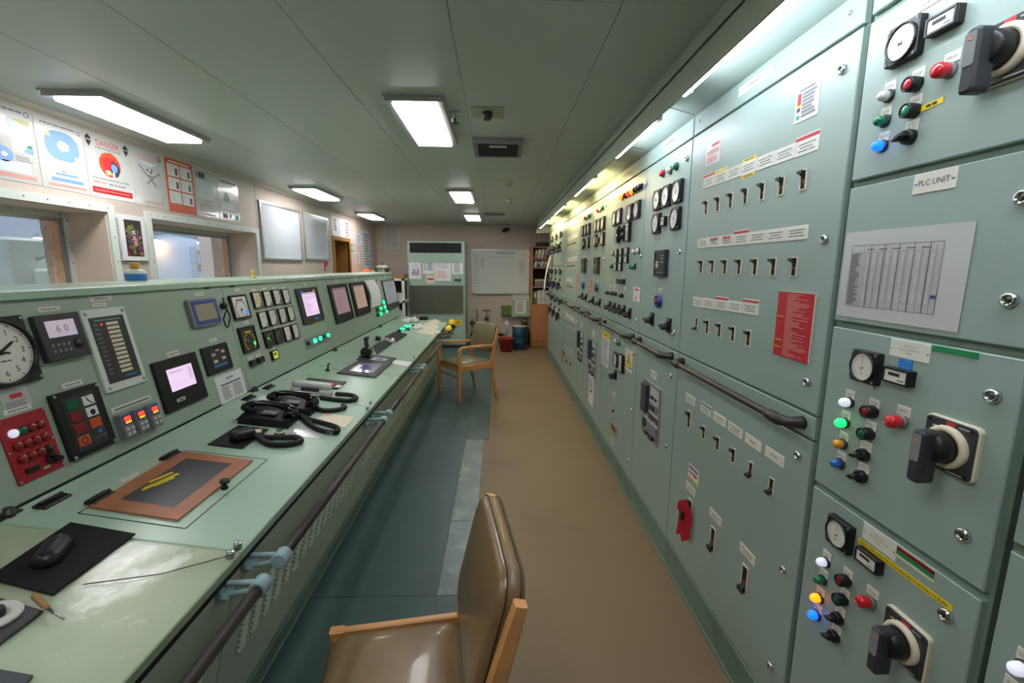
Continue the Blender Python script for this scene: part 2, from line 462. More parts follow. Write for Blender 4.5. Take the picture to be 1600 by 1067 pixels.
# left wall with two window openings and a doorway
WIN = [(1.62, 3.03), (3.393, 4.807)]; ZW0, ZW1 = 1.16, 1.932
DR = (7.05, 7.74, 2.0)
b = MB(); X0 = -2.8
b.box(X0, XL, YB, YF, -.05, ZW0, 'wall') if False else None
b.box(X0, XL, YB, DR[0], -.05, ZW0, 'wall'); b.box(X0, XL, DR[1], YF, -.05, ZW0, 'wall')
b.box(X0, XL, YB, DR[0], ZW1, ZC+.05, 'wall'); b.box(X0, XL, DR[0], DR[1], DR[2], ZC+.05, 'wall'); b.box(X0, XL, DR[1], YF, ZW0, ZC+.05, 'wall')
yy = [YB, *WIN[0], *WIN[1], DR[0]]
for y0, y1 in ((yy[0], yy[1]), (yy[2], yy[3]), (yy[4], yy[5])): b.box(X0, XL, y0, y1, ZW0, ZW1, 'wall')
wall_left = mk('wall_left', b, kind='structure')
for y in (4.87, 6.92, 8.2):
    q = MB(); q.box(XL, XL+.003, y-.004, y+.004, 1.0 if y > 6 else 1.95, 2.44, 'wall'); mk('cover_strip', q, wall_left)
b = MB(); b.box(X0, XR, YF, YF+.1, -.05, ZC+.05, 'wall'); wall_far = mk('wall_far', b, kind='structure')
for x in (-1.08, .02, -2.2):
    q = MB(); q.box(x-.005, x+.005, YF-.003, YF, .05, 2.44, 'wall'); mk('cover_strip', q, wall_far)
b = MB(); b.box(X0, XR, YB-.1, YB, -.05, ZC+.05, 'wall'); mk('wall_back', b, kind='structure')
b = MB(); b.box(XR, XR+.1, YB, YF, -.05, ZC+.05, 'wall'); mk('wall_right', b, kind='structure')
b = MB(); b.prof([(XL, 2.45), (XL+.03, 2.45), (XL+.022, 2.43), (XL, 2.415)], YB, YF, 'wall'); mk('trim_1', b, kind='structure')
b = MB(); b.prof([(XL, .1), (XL+.012, .1), (XL+.012, 0), (XL, 0)], YB, DR[0]-.08, 'plinth'); mk('baseboard_left', b, kind='structure')
b = MB(); b.box(-2.5, .6, YF-.012, YF, 0, .1, 'plinth'); mk('baseboard_far', b, kind='structure')

# windows: white trim round a deep reveal, steel frame and pane at its back
def window(n, y0, y1):
    root = mk('window_%d' % n, None, None, Matrix.Translation((XL, (y0+y1)/2, ZW0)), kind='structure')
    c, cz, w_, h_ = (y0+y1)/2, (ZW0+ZW1)/2, y1-y0, ZW1-ZW0
    T = LW.at(c, cz, 0)
    q = MB(); q.frame(w_+.10, h_+.10, .05, 0, .016, 'trimwhite'); trim = mk('window_trim', q, root, T)
    q = MB()
    for k in range(12):
        for sy in (-1, 1):
            q.cyl(.004, .016, .019, 'grey', 8, -w_/2+w_*k/11, sy*(h_/2+.025))
    for k in range(1, 5):
        for sx in (-1, 1): q.cyl(.004, .016, .019, 'grey', 8, sx*(w_/2+.025), -h_/2+h_*k/5)
    mk('screws', q, trim, T, kind='stuff')
    q = MB(); d = -.23
    q.box(-w_/2, w_/2, h_/2-.006, h_/2, d, 0, 'reveal'); q.box(-w_/2, w_/2, -h_/2, -h_/2+.006, d, 0, 'reveal')
    q.box(-w_/2, -w_/2+.006, -h_/2, h_/2, d, 0, 'reveal'); q.box(w_/2-.006, w_/2, -h_/2, h_/2, d, 0, 'reveal')
    mk('reveal_lining', q, root, T)
    q = MB(); q.frame(w_-.012, h_-.012, .035, -.25, d, 'lightgrey'); q.frame(w_-.07, h_-.07, .03, -.275, -.24, 'steel')
    fr = mk('window_frame', q, root, T)
    q = MB(); q.box(w_/2-.075, w_/2-.05, -h_/2+.05, h_/2-.06, -.30, -.25, 'frameglint'); q.box(w_/2-.10, w_/2-.085, -h_/2+.05, h_/2-.06, -.32, -.28, 'frameglint')  # bars stand in for warm lamplight reflected on the frame edge
    mk('glint_bar', q, fr, T)
    q = MB()
    for k in range(10): q.cyl(.004, d, d+.004, 'grey', 8, -w_/2+.06+(w_-.12)*k/9, h_/2-.02)
    for k in range(6): q.cyl(.004, d, d+.004, 'grey', 8, w_/2-.022, -h_/2+.06+(h_-.12)*k/5)
    mk('bolts', q, fr, T, kind='stuff')
    q = MB(); q.box(-w_/2+.06, w_/2-.06, -h_/2+.06, h_/2-.06, -.262, -.256, 'glass'); mk('pane', q, root, T)
window(1, *WIN[0]); window(2, *WIN[1])

# doorway: wooden frame, door leaf standing back in the deep opening
droot = mk('door_1', None, None, Matrix.Translation((XL, (DR[0]+DR[1])/2, 0)), kind='structure')
q = MB(); y0, y1, zt = DR
q.box(XL-.02, XL+.02, y0-.06, y0, 0, zt+.06, 'doorwood'); q.box(XL-.02, XL+.02, y1, y1+.06, 0, zt+.06, 'doorwood'); q.box(XL-.02, XL+.02, y0, y1, zt, zt+.06, 'doorwood')
mk('door_frame', q, droot)
q = MB(); q.box(X0, XL-.02, y0, y0+.01, 0, zt, 'doorwood'); q.box(X0, XL-.02, y1-.01, y1, 0, zt, 'doorwood'); q.box(X0, XL-.02, y0, y1, zt-.01, zt, 'doorwood')
mk('jamb_lining', q, droot)
q = MB(); q.box(-2.79, -2.75, y0+.012, y1-.012, .01, zt-.012, 'doorwood')
leaf = mk('door_leaf', q, droot)
q = MB(); q.tube([(-2.75, y0+.08, 1.02), (-2.70, y0+.08, 1.02), (-2.69, y0+.17, 1.02)], .009, 8, 'steel'); mk('door_handle', q, leaf)

# ceiling lights
def ceil_light(x, y, label):
    r = empty('ceiling_light', (x, y, ZC), label, 'ceiling light', 'ceiling lights in two rows')
    T = CE.at(x, -y, 0)
    q = MB(); q.frame(.29, .84, .03, 0, .03, 'alu'); q.frame(.31, .86, .012, 0, .008, 'alu'); mk('frame', q, r, T)
    q = MB(); q.slab(.226, .776, .004, .042, 'diffuser', .004, .004); mk('diffuser', q, r, T)
ceil_light(-2.10, 2.86, 'lit ceiling panel above the row of safety posters')
ceil_light(-.425, 2.85, 'large lit ceiling panel beside the small sprinkler head')
ceil_light(-2.10, 5.50, 'lit ceiling panel above the two wall whiteboards')
ceil_light(-.425, 5.60, 'middle lit ceiling panel of the centre row')
ceil_light(-2.12, 7.82, 'lit ceiling panel nearest the wooden doorway')
ceil_light(-.425, 7.86, 'small far lit ceiling panel in front of the air conditioner')
ceil_light(-.425, .20, 'lit ceiling panel of the centre row overhead, behind the view')
ceil_light(-2.10, .20, 'lit ceiling panel of the wall row overhead, behind the view')

# ceiling vent
r = empty('ceiling_vent', (0, 3.36, ZC), 'dirty grey ceiling air vent with dark slots', 'vent')
T = CE.at(0, -3.36, 0)
q = MB(); q.frame(.34, .40, .03, 0, .035, 'grey'); mk('frame', q, r, T)
q = MB(); q.slab(.28, .34, 0, .004, 'recess'); mk('backing', q, r, T)
for k in range(3):
    q = MB(); q.box(-.14, .14, -.002, .002, -.035, .035, 'charcoal', Matrix.Translation((0, -.10+.10*k, .02)) @ Matrix.Rotation(.9, 4, 'X')); mk('blade', q, r, T)
q = MB(); q.box(-.06, .06, -.02, .02, .036, .04, 'lightgrey', Matrix.Translation((0, .12, 0))); mk('damper_plate', q, r, T)
# sprinkler, sounder plate, detectors, far vent
r = empty('sprinkler_head', (-.24, 2.68, ZC), 'small metal sprinkler head beside the large ceiling panel', 'sprinkler')
T = CE.at(-.24, -2.68, 0)
q = MB(); q.lathe([(.028, 0), (.028, .006), (.012, .012), (.010, .03)], 14, 'steel'); mk('escutcheon', q, r, T)
q = MB(); q.lathe([(.006, .03), (.006, .05), (.022, .054), (.022, .057)], 12, 'darkmetal'); q.tube([(-.012, 0, .02), (-.016, 0, .04), (0, 0, .055)], .002, 6, 'steel'); q.tube([(.012, 0, .02), (.016, 0, .04), (0, 0, .055)], .002, 6, 'steel'); mk('deflector', q, r, T)
r = empty('ceiling_detector_plate', (-.06, 2.66, ZC), 'cream square ceiling plate holding a small dark detector', 'detector')
T = CE.at(-.06, -2.66, 0)
q = MB(); q.slab(.18, .17, 0, .006, 'deskold', .004); mk('mounting_plate', q, r, T)
q = MB(); q.lathe([(.03, .006), (.028, .03), (.016, .045), (.0, .046)], 14, 'charcoal'); mk('detector_body', q, r, T)
def detector(x, y, label, rad=.05):
    r = empty('smoke_detector', (x, y, ZC), label, 'smoke detector')
    T = CE.at(x, -y, 0)
    q = MB(); q.lathe([(rad, 0), (rad, .012), (rad*.8, .02)], 18, 'cream'); mk('base', q, r, T)
    q = MB(); q.lathe([(rad*.7, .02), (rad*.62, .04), (rad*.3, .048), (0, .048)], 18, 'lightgrey'); mk('sensor', q, r, T)
detector(.10, 4.75, 'round smoke detector past the ceiling joint', .055)
detector(.14, 5.95, 'wide smoke detector between the vent and the far slot')
r = empty('ceiling_slot_vent', (-.06, 7.45, ZC), 'narrow dark slot vent in the far ceiling', 'vent')
T = CE.at(-.06, -7.45, 0)
q = MB(); q.frame(.34, .22, .025, 0, .02, 'grey'); mk('frame', q, r, T)
q = MB(); q.slab(.29, .17, 0, .004, 'recess'); mk('backing', q, r, T)
q = MB(); q.box(-.145, .145, -.005, .005, .004, .018, 'grey'); mk('blade', q, r, T)
# camera on the far wall
r = empty('dome_camera', (.18, 9.44, 2.36), 'small black camera under the ceiling on the far wall', 'camera')
q = MB(); q.cyl(.03, 0, .02, 'charcoal', 14); mk('mount', q, r, FW.at(.18, 2.38, 0))
q = MB(); q.tube([(.18, 9.48, 2.38), (.18, 9.43, 2.37), (.14, 9.40, 2.35)], .012, 8, 'charcoal'); mk('arm', q, r)
q = MB(); q.tube([(.20, 9.43, 2.37), (.10, 9.34, 2.325)], [.035, .03], 14, 'black'); mk('camera_body', q, r)

# engine room seen through the windows
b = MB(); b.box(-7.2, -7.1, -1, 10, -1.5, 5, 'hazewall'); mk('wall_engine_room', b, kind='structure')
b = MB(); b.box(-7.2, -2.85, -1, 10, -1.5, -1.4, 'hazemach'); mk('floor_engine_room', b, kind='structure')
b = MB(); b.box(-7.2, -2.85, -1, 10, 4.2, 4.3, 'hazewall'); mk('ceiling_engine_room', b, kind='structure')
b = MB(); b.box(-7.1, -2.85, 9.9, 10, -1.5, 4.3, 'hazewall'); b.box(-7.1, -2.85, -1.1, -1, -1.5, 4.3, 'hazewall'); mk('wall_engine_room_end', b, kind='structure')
def eng_lamp(x, y, z, m, label):
    r = empty('engine_room_lamp', (x, y, z), label, 'lamp', 'lamps in the engine room')
    q = MB(); q.lathe([(.015, .5), (.015, .09), (.06, .07), (.10, .015), (.095, .015)], 14, 'hazesteel', T=Matrix.Translation((x, y, z))); mk('shade', q, r)
    q = MB(); q.lathe([(.0, -.02), (.07, -.014), (.085, .015), (0, .02)], 14, m, T=Matrix.Translation((x, y, z))); mk('bulb', q, r)
eng_lamp(-5.5, 5.73, 1.90, 'englamp', 'white lamp seen through the first window from the left')
eng_lamp(-4.9, 7.77, 1.97, 'englamp', 'white lamp above the lattice frame in the second window')
eng_lamp(-6.2, 8.42, 2.04, 'englampwarm', 'warm lamp at the left edge of the second window')
eng_lamp(-5.0, 2.0, 3.2, 'englamp', 'high lamp in the engine room out of view')
for k, (x, y) in enumerate(((-4.6, 3.4), (-4.6, 6.2), (-4.6, 8.6))):  # unseen fill lights, added to brighten the view through the windows
    r = empty('engine_room_fill_light', (x, y, 4.1), ('nearest', 'middle', 'farthest')[k] + ' strip light on the engine room ceiling', 'lamp', 'strip lights in the engine room')
    q = MB(); q.box(x-.35, x+.35, y-.7, y+.7, 4.12, 4.19, 'hazesteel'); mk('housing', q, r); q = MB(); q.box(x-.3, x+.3, y-.65, y+.65, 4.08, 4.12, 'engfill'); mk('diffuser', q, r)
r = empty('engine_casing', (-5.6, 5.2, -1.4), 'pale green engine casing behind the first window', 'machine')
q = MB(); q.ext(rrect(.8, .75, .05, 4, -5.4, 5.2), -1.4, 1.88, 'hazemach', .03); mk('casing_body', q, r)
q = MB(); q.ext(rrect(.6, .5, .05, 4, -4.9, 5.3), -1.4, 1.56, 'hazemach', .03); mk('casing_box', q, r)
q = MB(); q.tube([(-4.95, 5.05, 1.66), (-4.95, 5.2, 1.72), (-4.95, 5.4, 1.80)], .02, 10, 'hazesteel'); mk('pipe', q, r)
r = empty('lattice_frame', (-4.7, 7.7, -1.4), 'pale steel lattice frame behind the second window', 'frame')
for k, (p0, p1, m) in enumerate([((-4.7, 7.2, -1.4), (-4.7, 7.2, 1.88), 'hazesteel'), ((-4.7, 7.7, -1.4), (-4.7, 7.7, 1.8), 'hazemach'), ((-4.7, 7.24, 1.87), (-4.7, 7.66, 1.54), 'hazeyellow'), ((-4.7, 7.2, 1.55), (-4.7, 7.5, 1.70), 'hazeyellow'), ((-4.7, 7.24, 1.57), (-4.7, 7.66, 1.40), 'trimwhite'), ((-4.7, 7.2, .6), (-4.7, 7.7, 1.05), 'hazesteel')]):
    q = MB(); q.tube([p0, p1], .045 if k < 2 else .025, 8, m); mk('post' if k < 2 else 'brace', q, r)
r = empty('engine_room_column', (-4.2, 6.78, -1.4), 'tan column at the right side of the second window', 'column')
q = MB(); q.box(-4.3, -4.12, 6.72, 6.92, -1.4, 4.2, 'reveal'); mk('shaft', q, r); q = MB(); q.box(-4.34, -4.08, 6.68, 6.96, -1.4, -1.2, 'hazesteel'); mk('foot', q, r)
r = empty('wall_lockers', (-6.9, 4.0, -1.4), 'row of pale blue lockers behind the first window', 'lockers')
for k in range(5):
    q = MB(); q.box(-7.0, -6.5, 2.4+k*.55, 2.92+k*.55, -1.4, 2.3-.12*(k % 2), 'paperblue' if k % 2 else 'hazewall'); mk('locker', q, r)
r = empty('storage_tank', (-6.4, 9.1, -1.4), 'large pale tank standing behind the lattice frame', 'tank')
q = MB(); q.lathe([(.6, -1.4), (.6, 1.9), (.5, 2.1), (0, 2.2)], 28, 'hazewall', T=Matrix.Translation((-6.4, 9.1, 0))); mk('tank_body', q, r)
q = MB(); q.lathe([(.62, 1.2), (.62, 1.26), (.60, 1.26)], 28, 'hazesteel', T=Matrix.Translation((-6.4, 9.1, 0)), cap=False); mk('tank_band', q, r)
# ================================================================ switchboard along the right side
ZH0, ZH1, ZM, ZP = 2.205, 2.30, 1.18, .155
# ---- reusable fittings, all drawn with x right, y up, z out of the door
def nameplate(fr, par, u, v, w_, h_, text=None, rows=0, stripe=None, m='plate', tm='plateprint', rot=0, top=False, name='nameplate', ticks=True):
    par = fix(fr, par, u)
    q = MB(); q.slab(w_, h_, 0, .002, m, ch=.0006)
    z = .0026
    if stripe: q.quad(-w_/2, w_/2, h_*.5-h_*.22, h_*.5-h_*.06, z, stripe)
    if text:
        ls = text.split('|'); k = h_*(.55 if not stripe else .45)/len(ls)
        for i, t in enumerate(ls): q.text(t, 0, (len(ls)/2-.5-i)*k*1.05-(h_*.08 if stripe else 0), k*.52, z, tm, w_*.72)
    if rows:
        hh = h_*(.5 if stripe else .62); y1 = hh/2-(h_*.12 if stripe else 0)
        for i in range(rows):
            yc = y1-hh*(i+.5)/rows; a = w_*(.36 if i % 2 == 0 else .28)
            q.words(-a, a, yc, hh/rows*.36, z, tm)
        if ticks:
            for sx in (-1, 1): q.quad(sx*w_*.44-.0012, sx*w_*.44+.0012, -.0012, .0012, z, 'grey')
    return mk(name, q, par, fr.at(u, v, 0, rot))
def fix(fr, par, u):
    if fr is BD and par in SECS: return next((c for c, a, b_ in BOUNDS if a <= -u < b_), par)
    if fr.n.x > 0 and par in SEC: return own(u)
    return par
SECS = []; BOUNDS = []; SEC = []
def lamp(fr, par, u, v, lens, d=.024, name='indicator_lamp', h=.026):
    par = fix(fr, par, u)
    def f():
        q = MB(); q.lathe([(d*.62, 0), (d*.62, .005), (d*.56, .007)], 18, 'charcoal'); return q
    def g():
        q = MB(); q.lathe([(d*.5, .006), (d*.5, h*.55), (d*.46, h*.8), (d*.30, h), (0, h*1.02)], 18, lens); return q
    o = mk(name, cached(('lamp_base', d), f), par, fr.at(u, v))
    mk('lens', cached(('lamp_lens', d, lens, h), g), o, fr.at(u, v))
    return o
def button(fr, par, u, v, cap, d=.026):
    par = fix(fr, par, u)
    def f():
        q = MB(); q.lathe([(d*.6, 0), (d*.62, .01), (d*.6, .024), (d*.5, .026), (d*.44, .022)], 18, 'black', cap=True); return q
    def g():
        q = MB(); q.lathe([(d*.42, .018), (d*.42, .0235), (d*.36, .025), (0, .0255)], 18, cap); return q
    o = mk('push_button', cached(('btn_base', d), f), par, fr.at(u, v))
    mk('button_cap', cached(('btn_cap', d, cap), g), o, fr.at(u, v))
    return o
def mushroom(fr, par, u, v, cap='redlens', d=.03):
    par = fix(fr, par, u)
    o = mk('overload_lamp', cached(('mush_base', d), lambda: MB().lathe([(d*.5, 0), (d*.5, .008), (d*.4, .010)], 18, 'grey')), par, fr.at(u, v))
    mk('lens', cached(('mush', d, cap), lambda: MB().lathe([(d*.42, .008), (d*.5, .014), (d*.5, .028), (d*.42, .034), (0, .035)], 18, cap)), o, fr.at(u, v))
    return o
def selector(fr, par, u, v, rot=2.3, d=.026):
    par = fix(fr, par, u)
    o = mk('selector_switch', cached(('sel_base', d), lambda: MB().lathe([(d*.6, 0), (d*.6, .012), (d*.5, .016)], 18, 'black')), par, fr.at(u, v))
    def g():
        q = MB(); q.ext([(-d*.2, -d*.5), (d*.2, -d*.5), (d*.24, d*.2), (0, d*.72), (-d*.24, d*.2)], .012, .034, 'black', .003); return q
    mk('knob', cached(('sel_knob', d), g), o, fr.at(u, v, 0, rot))
    return o
def lock(fr, par, u, v, d=.026):
    par = fix(fr, par, u)
    o = mk('door_lock', cached(('lock', d), lambda: MB().lathe([(d*.5, 0), (d*.5, .004), (d*.44, .009), (d*.3, .010), (d*.27, .005)], 20, 'chrome')), par, fr.at(u, v))
    mk('lock_insert', cached(('lockin', d), lambda: MB().ext(circ(d*.2, 3, 0, 0, .5), .003, .0075, 'darkmetal')), o, fr.at(u, v))
    return o
def screw(fr, par, u, v, d=.012):
    par = fix(fr, par, u)
    return mk('screw', cached(('screw', d), lambda: MB().lathe([(d*.5, 0), (d*.46, .003), (0, .004)], 10, 'steel')), par, fr.at(u, v))
def gauge(fr, par, u, v, w_=.09, dial='dial', ang=.6, style='round', h_=None, lit=None, name='gauge', depth=.022, red=True):
    par = fix(fr, par, u)
    h_ = h_ or w_
    def f():
        q = MB()
        if style == 'round':
            q.slab(w_, h_, 0, depth*.8, 'black', w_*.06, w_*.02)
            q.lathe([(w_*.47, depth*.8), (w_*.47, depth), (w_*.43, depth), (w_*.42, depth*.8)], 28, 'black', cap=False)
            for sx in (-1, 1):
                for sy in (-1, 1): q.cyl(w_*.035, depth*.78, depth*.86, 'grey', 8, sx*w_*.42, sy*w_*.42)
        else:
            q.slab(w_, h_, 0, depth, 'black', w_*.03, w_*.015); q.frame(w_, h_, w_*.07, depth-.001, depth+.003, 'black')
        return q
    o = mk(name, cached(('gauge_bezel', w_, h_, style, depth), f), par, fr.at(u, v))
    def g():
        q = MB()
        if style == 'round':
            z = depth*.84; q.poly(circ(w_*.425, 28), z, dial)
            for k in range(21):
                a = math.radians(225-270*k/20); r0 = w_*(.33 if k % 5 else .29); r1 = w_*.385
                q.line(r0*math.cos(a), r0*math.sin(a), r1*math.cos(a), r1*math.sin(a), w_*.012, z+.0006, 'ink')
            q.text('A', 0, -w_*.2, w_*.07, z+.0006, 'ink')
        elif style == 'arc':
            z = depth+.0005; q.slab(w_*.86, h_*.88, z-.001, z, dial)
            cx_, cy_ = w_*.28, -h_*.26
            for k in range(13):
                a = math.radians(92+86*k/12); r0 = w_*.56; r1 = w_*.64
                q.line(cx_+r0*math.cos(a), cy_+r0*math.sin(a), cx_+r1*math.cos(a), cy_+r1*math.sin(a), w_*.014, z+.0006, 'ink' if dial != 'dialdark' else 'yellow')
            for k in range(6):
                a0 = math.radians(92+86*k/6); a1 = math.radians(92+86*(k+1)/6); rr = w_*.56
                q.line(cx_+rr*math.cos(a0), cy_+rr*math.sin(a0), cx_+rr*math.cos(a1), cy_+rr*math.sin(a1), w_*.012, z+.0006, 'ink' if dial != 'dialdark' else 'yellow')
            q.quad(w_*.12, w_*.36, -h_*.40, -h_*.33, z+.0006, 'ink' if dial != 'dialdark' else 'grey')
            if lit: q.poly(circ(w_*.07, 10, -w_*.05, h_*.02), z+.0008, lit)
        elif style == 'tall':
            z = depth+.0005; q.slab(w_*.86, h_*.88, z-.001, z, dial)
            cy_ = -h_*.12; c2 = 'ink' if dial != 'dialdark' else 'yellow'
            for k in range(25):
                a = math.radians(240-300*k/24); r0 = w_*.27; r1 = w_*.34
                q.line(r0*math.cos(a), cy_+r0*math.sin(a), r1*math.cos(a), cy_+r1*math.sin(a), w_*.014, z+.0006, c2)
            q.ring(circ(w_*.36, 24, 0, cy_), circ(w_*.345, 24, 0, cy_), z, z+.0008, c2)
            q.quad(-w_*.22, w_*.22, h_*.27, h_*.31, z+.0006, c2)
            if lit: q.poly(circ(w_*.07, 10, w_*.26, -h_*.22), z+.0008, lit)
        return q
    mk('dial', cached(('gauge_dial', w_, h_, style, dial, lit, depth), g), o, fr.at(u, v))
    def n_():
        q = MB()
        if style == 'round':
            z = depth*.84+.0016; c = 'redprint' if red else 'ink'
            q.poly([(-w_*.014, -w_*.06), (w_*.014, -w_*.06), (w_*.004, w_*.32), (-w_*.004, w_*.32)], z, c); q.lathe([(w_*.06, z), (w_*.05, z+.004), (0, z+.004)], 12, 'lightgrey')
        else:
            z = depth+.0022; L = w_*.56 if style == 'arc' else w_*.3; c = 'ink' if dial != 'dialdark' else 'cream'
            q.poly([(-w_*.012, -w_*.05), (w_*.012, -w_*.05), (w_*.006, L), (-w_*.006, L)], z, c); q.lathe([(w_*.05, z), (w_*.04, z+.002), (0, z+.002)], 10, 'black')
        return q
    du, dv = (0, 0) if style == 'round' else ((w_*.28, -h_*.26) if style == 'arc' else (0, -h_*.12))
    mk('needle', cached(('gauge_needle', w_, h_, style, dial, red, depth), n_), o, fr.at(u+du, v+dv, 0, ang))
    return o
def meter(fr, par, u, v, w_=.072, h_=.036, face='dial', name='hour_meter', digits=None, depth=.017):
    par = fix(fr, par, u)
    def f():
        q = MB(); q.slab(w_, h_, 0, depth, 'black', w_*.03, w_*.03); q.frame(w_*.98, h_*.96, w_*.06, depth-.001, depth+.003, 'black'); return q
    o = mk(name, cached(('meter', w_, h_, depth), f), par, fr.at(u, v))
    def g():
        q = MB(); z = depth+.0005; q.slab(w_*.86, h_*.78, z-.001, z, face)
        q.quad(-w_*.28, w_*.16, h_*.0, h_*.2, z+.0006, 'ink'); q.quad(w_*.1, w_*.34, -h_*.26, -h_*.18, z+.0006, 'plateprint')
        return q
    mk('counter', cached(('meter_face', w_, h_, face, depth), g), o, fr.at(u, v))
    return o
def breaker(fr, par, u, v, up=True, w_=.027, h_=.06, kind='mccb'):
    par = fix(fr, par, u)
    def f():
        q = MB(); q.frame(w_, h_, w_*.11, 0, .004, 'cream'); q.slab(w_*.8, h_*.9, -.001, .0016, 'recess'); q.quad(-w_*.15, w_*.15, -h_*.14, h_*.02, .0022, 'redlensdark'); return q
    o = mk('breaker', cached(('brk', w_, h_), f), par, fr.at(u, v))
    def g():
        q = MB(); s_ = 1 if up else -1
        y = s_*h_*.26
        q.add([(-w_*.3, y-h_*.12, .0015), (w_*.3, y-h_*.12, .0015), (w_*.3, y+h_*.12, .0015), (-w_*.3, y+h_*.12, .0015),
               (-w_*.28, y+s_*h_*.10-h_*.07, .014), (w_*.28, y+s_*h_*.10-h_*.07, .014), (w_*.28, y+s_*h_*.10+h_*.07, .014), (-w_*.28, y+s_*h_*.10+h_*.07, .014)],
              [(4, 5, 6, 7), (0, 1, 5, 4), (1, 2, 6, 5), (2, 3, 7, 6), (3, 0, 4, 7)], 'black')
        q.box(-w_*.42, w_*.42, y+s_*h_*.10-h_*.07, y+s_*h_*.10+h_*.07, .012, .018, 'black')
        return q
    mk('toggle', cached(('tog', w_, h_, up), g), o, fr.at(u, v))
    return o
def rotary(fr, par, u, v, w_=.108, h_=.112):
    par = fix(fr, par, u)
    def f():
        q = MB(); q.slab(w_, h_, 0, .010, 'cream', w_*.1, .003); q.slab(w_*.95, h_*.96, .010, .013, 'charcoal', w_*.09, .002)
        q.lathe([(w_*.40, .013), (w_*.40, .02), (w_*.36, .024), (w_*.30, .024), (w_*.30, .013)], 30, 'cream', cap=False)
        z = .0136
        q.quad(-w_*.08, w_*.10, h_*.39, h_*.46, z, 'redprint'); q.quad(w_*.16, w_*.36, h_*.40, h_*.42, z, 'lightgrey'); q.quad(w_*.05, w_*.36, -h_*.44, -h_*.42, z, 'lightgrey')
        for sx in (-1, 1):
            for sy in (-1, 1): q.cyl(w_*.035, .013, .0145, 'black', 10, sx*w_*.39, sy*h_*.41)
        q.quad(-w_*.32, -w_*.2, h_*.30, h_*.33, z, 'lightgrey'); q.quad(-w_*.18, -w_*.06, h_*.34, h_*.37, z, 'lightgrey')
        return q
    o = mk('rotary_disconnect', cached(('rot', w_, h_), f), par, fr.at(u, v))
    def g():
        q = MB(); q.lathe([(w_*.30, .013), (w_*.29, .05), (w_*.25, .055), (0, .055)], 28, 'black')
        return q
    mk('hub', cached(('rothub', w_, h_), g), o, fr.at(u, v))
    def g2():
        q = MB(); q.ext(rrect(w_*.26, h_*.98, w_*.08, 3, 0, -h_*.17), .045, .078, 'charcoal', .005)
        q.slab(w_*.19, h_*.5, .078, .0792, 'grey', .004, cy=h_*.0); q.poly([(-w_*.05, h_*.13), (w_*.05, h_*.13), (0, h_*.18)], .0798, 'orange')
        return q
    mk('handle', cached(('rotgrip', w_, h_), g2), o, fr.at(u, v))
    return o
def cam_switch(fr, par, u, v, rot=.5, s_=.05):
    par = fix(fr, par, u)
    o = mk('cam_switch', cached(('cam', s_), lambda: MB().slab(s_, s_*1.5, 0, .012, 'black', .003, .002).quad(-s_*.4, s_*.4, s_*.45, s_*.68, .0126, 'grey')), par, fr.at(u, v))
    def g():
        q = MB(); q.lathe([(s_*.36, .012), (s_*.36, .026), (s_*.28, .03)], 16, 'black'); q.ext(rrect(s_*.3, s_*1.0, s_*.1, 3, 0, -s_*.25), .024, .058, 'black', .004); return q
    mk('handle', cached(('camknob', s_), g), o, fr.at(u, v-.1*s_, 0, rot))
    return o
def relay(fr, par, u, v, w_, h_):
    par = fix(fr, par, u)
    q = MB(); q.slab(w_, h_, 0, .022, 'charcoal', .003, .002); q.frame(w_*.98, h_*.98, w_*.05, .02, .026, 'charcoal')
    o = mk('protection_relay', q, par, fr.at(u, v))
    q = MB(); z = .0226
    q.quad(-w_*.43, -w_*.02, -h_*.2, h_*.44, z, 'black'); q.quad(w_*.06, w_*.43, -h_*.2, h_*.44, z, 'black'); q.quad(-w_*.43, w_*.43, -h_*.44, -h_*.24, z, 'black')
    for k in range(3):
        q.quad(-w_*.38, -w_*.08, h_*(.02-.09*k), h_*(.08-.09*k), z+.0006, 'lightgrey'); q.quad(w_*.1, w_*.38, h_*(.26-.12*k), h_*(.32-.12*k), z+.0006, 'grey')
    q.quad(-w_*.3, w_*.38, -h_*.36, -h_*.32, z+.0006, 'grey')
    mk('relay_face', q, o, fr.at(u, v))
def acb(fr, par, u, v, w_, h_):
    par = fix(fr, par, u)
    q = MB(); q.frame(w_, h_, w_*.05, 0, .008, 'alu'); q.slab(w_*.92, h_*.96, -.002, .003, 'lightgrey')
    o = mk('air_circuit_breaker', q, par, fr.at(u, v))
    q = MB(); q.slab(w_*.30, h_*.52, .003, .03, 'slate', .003, .002, -w_*.28, h_*.18); mk('trip_unit', q, o, fr.at(u, v))
    q = MB(); q.slab(w_*.42, h_*.14, .003, .014, 'grey', .003, .002, w_*.16, h_*.10); q.slab(w_*.26, h_*.09, .014, .02, 'charcoal', .002, .001, w_*.16, h_*.10)
    q.slab(w_*.12, h_*.045, .003, .012, 'black', 0, 0, w_*.04, h_*.26); q.slab(w_*.12, h_*.045, .003, .012, 'dkgreen', 0, 0, w_*.24, h_*.26)
    mk('push_buttons', q, o, fr.at(u, v))
    q = MB(); q.slab(w_*.5, h_*.10, .003, .010, 'slate', .002, .001, w_*.16, -h_*.10); q.quad(w_*.25, w_*.4, -h_*.13, -h_*.11, .0106, 'yellow'); mk('rating_plate', q, o, fr.at(u, v))
    q = MB(); q.slab(w_*.8, h_*.24, .003, .012, 'grey', .002, .001, 0, -h_*.34); q.cyl(w_*.1, .012, .02, 'charcoal', 14, -w_*.25, -h_*.28); q.slab(w_*.2, h_*.06, .012, .03, 'black', .002, .001, w_*.25, -h_*.42); q.slab(w_*.16, h_*.05, .012, .03, 'charcoal', .002, .001, -w_*.05, -h_*.42)
    mk('charging_unit', q, o, fr.at(u, v))
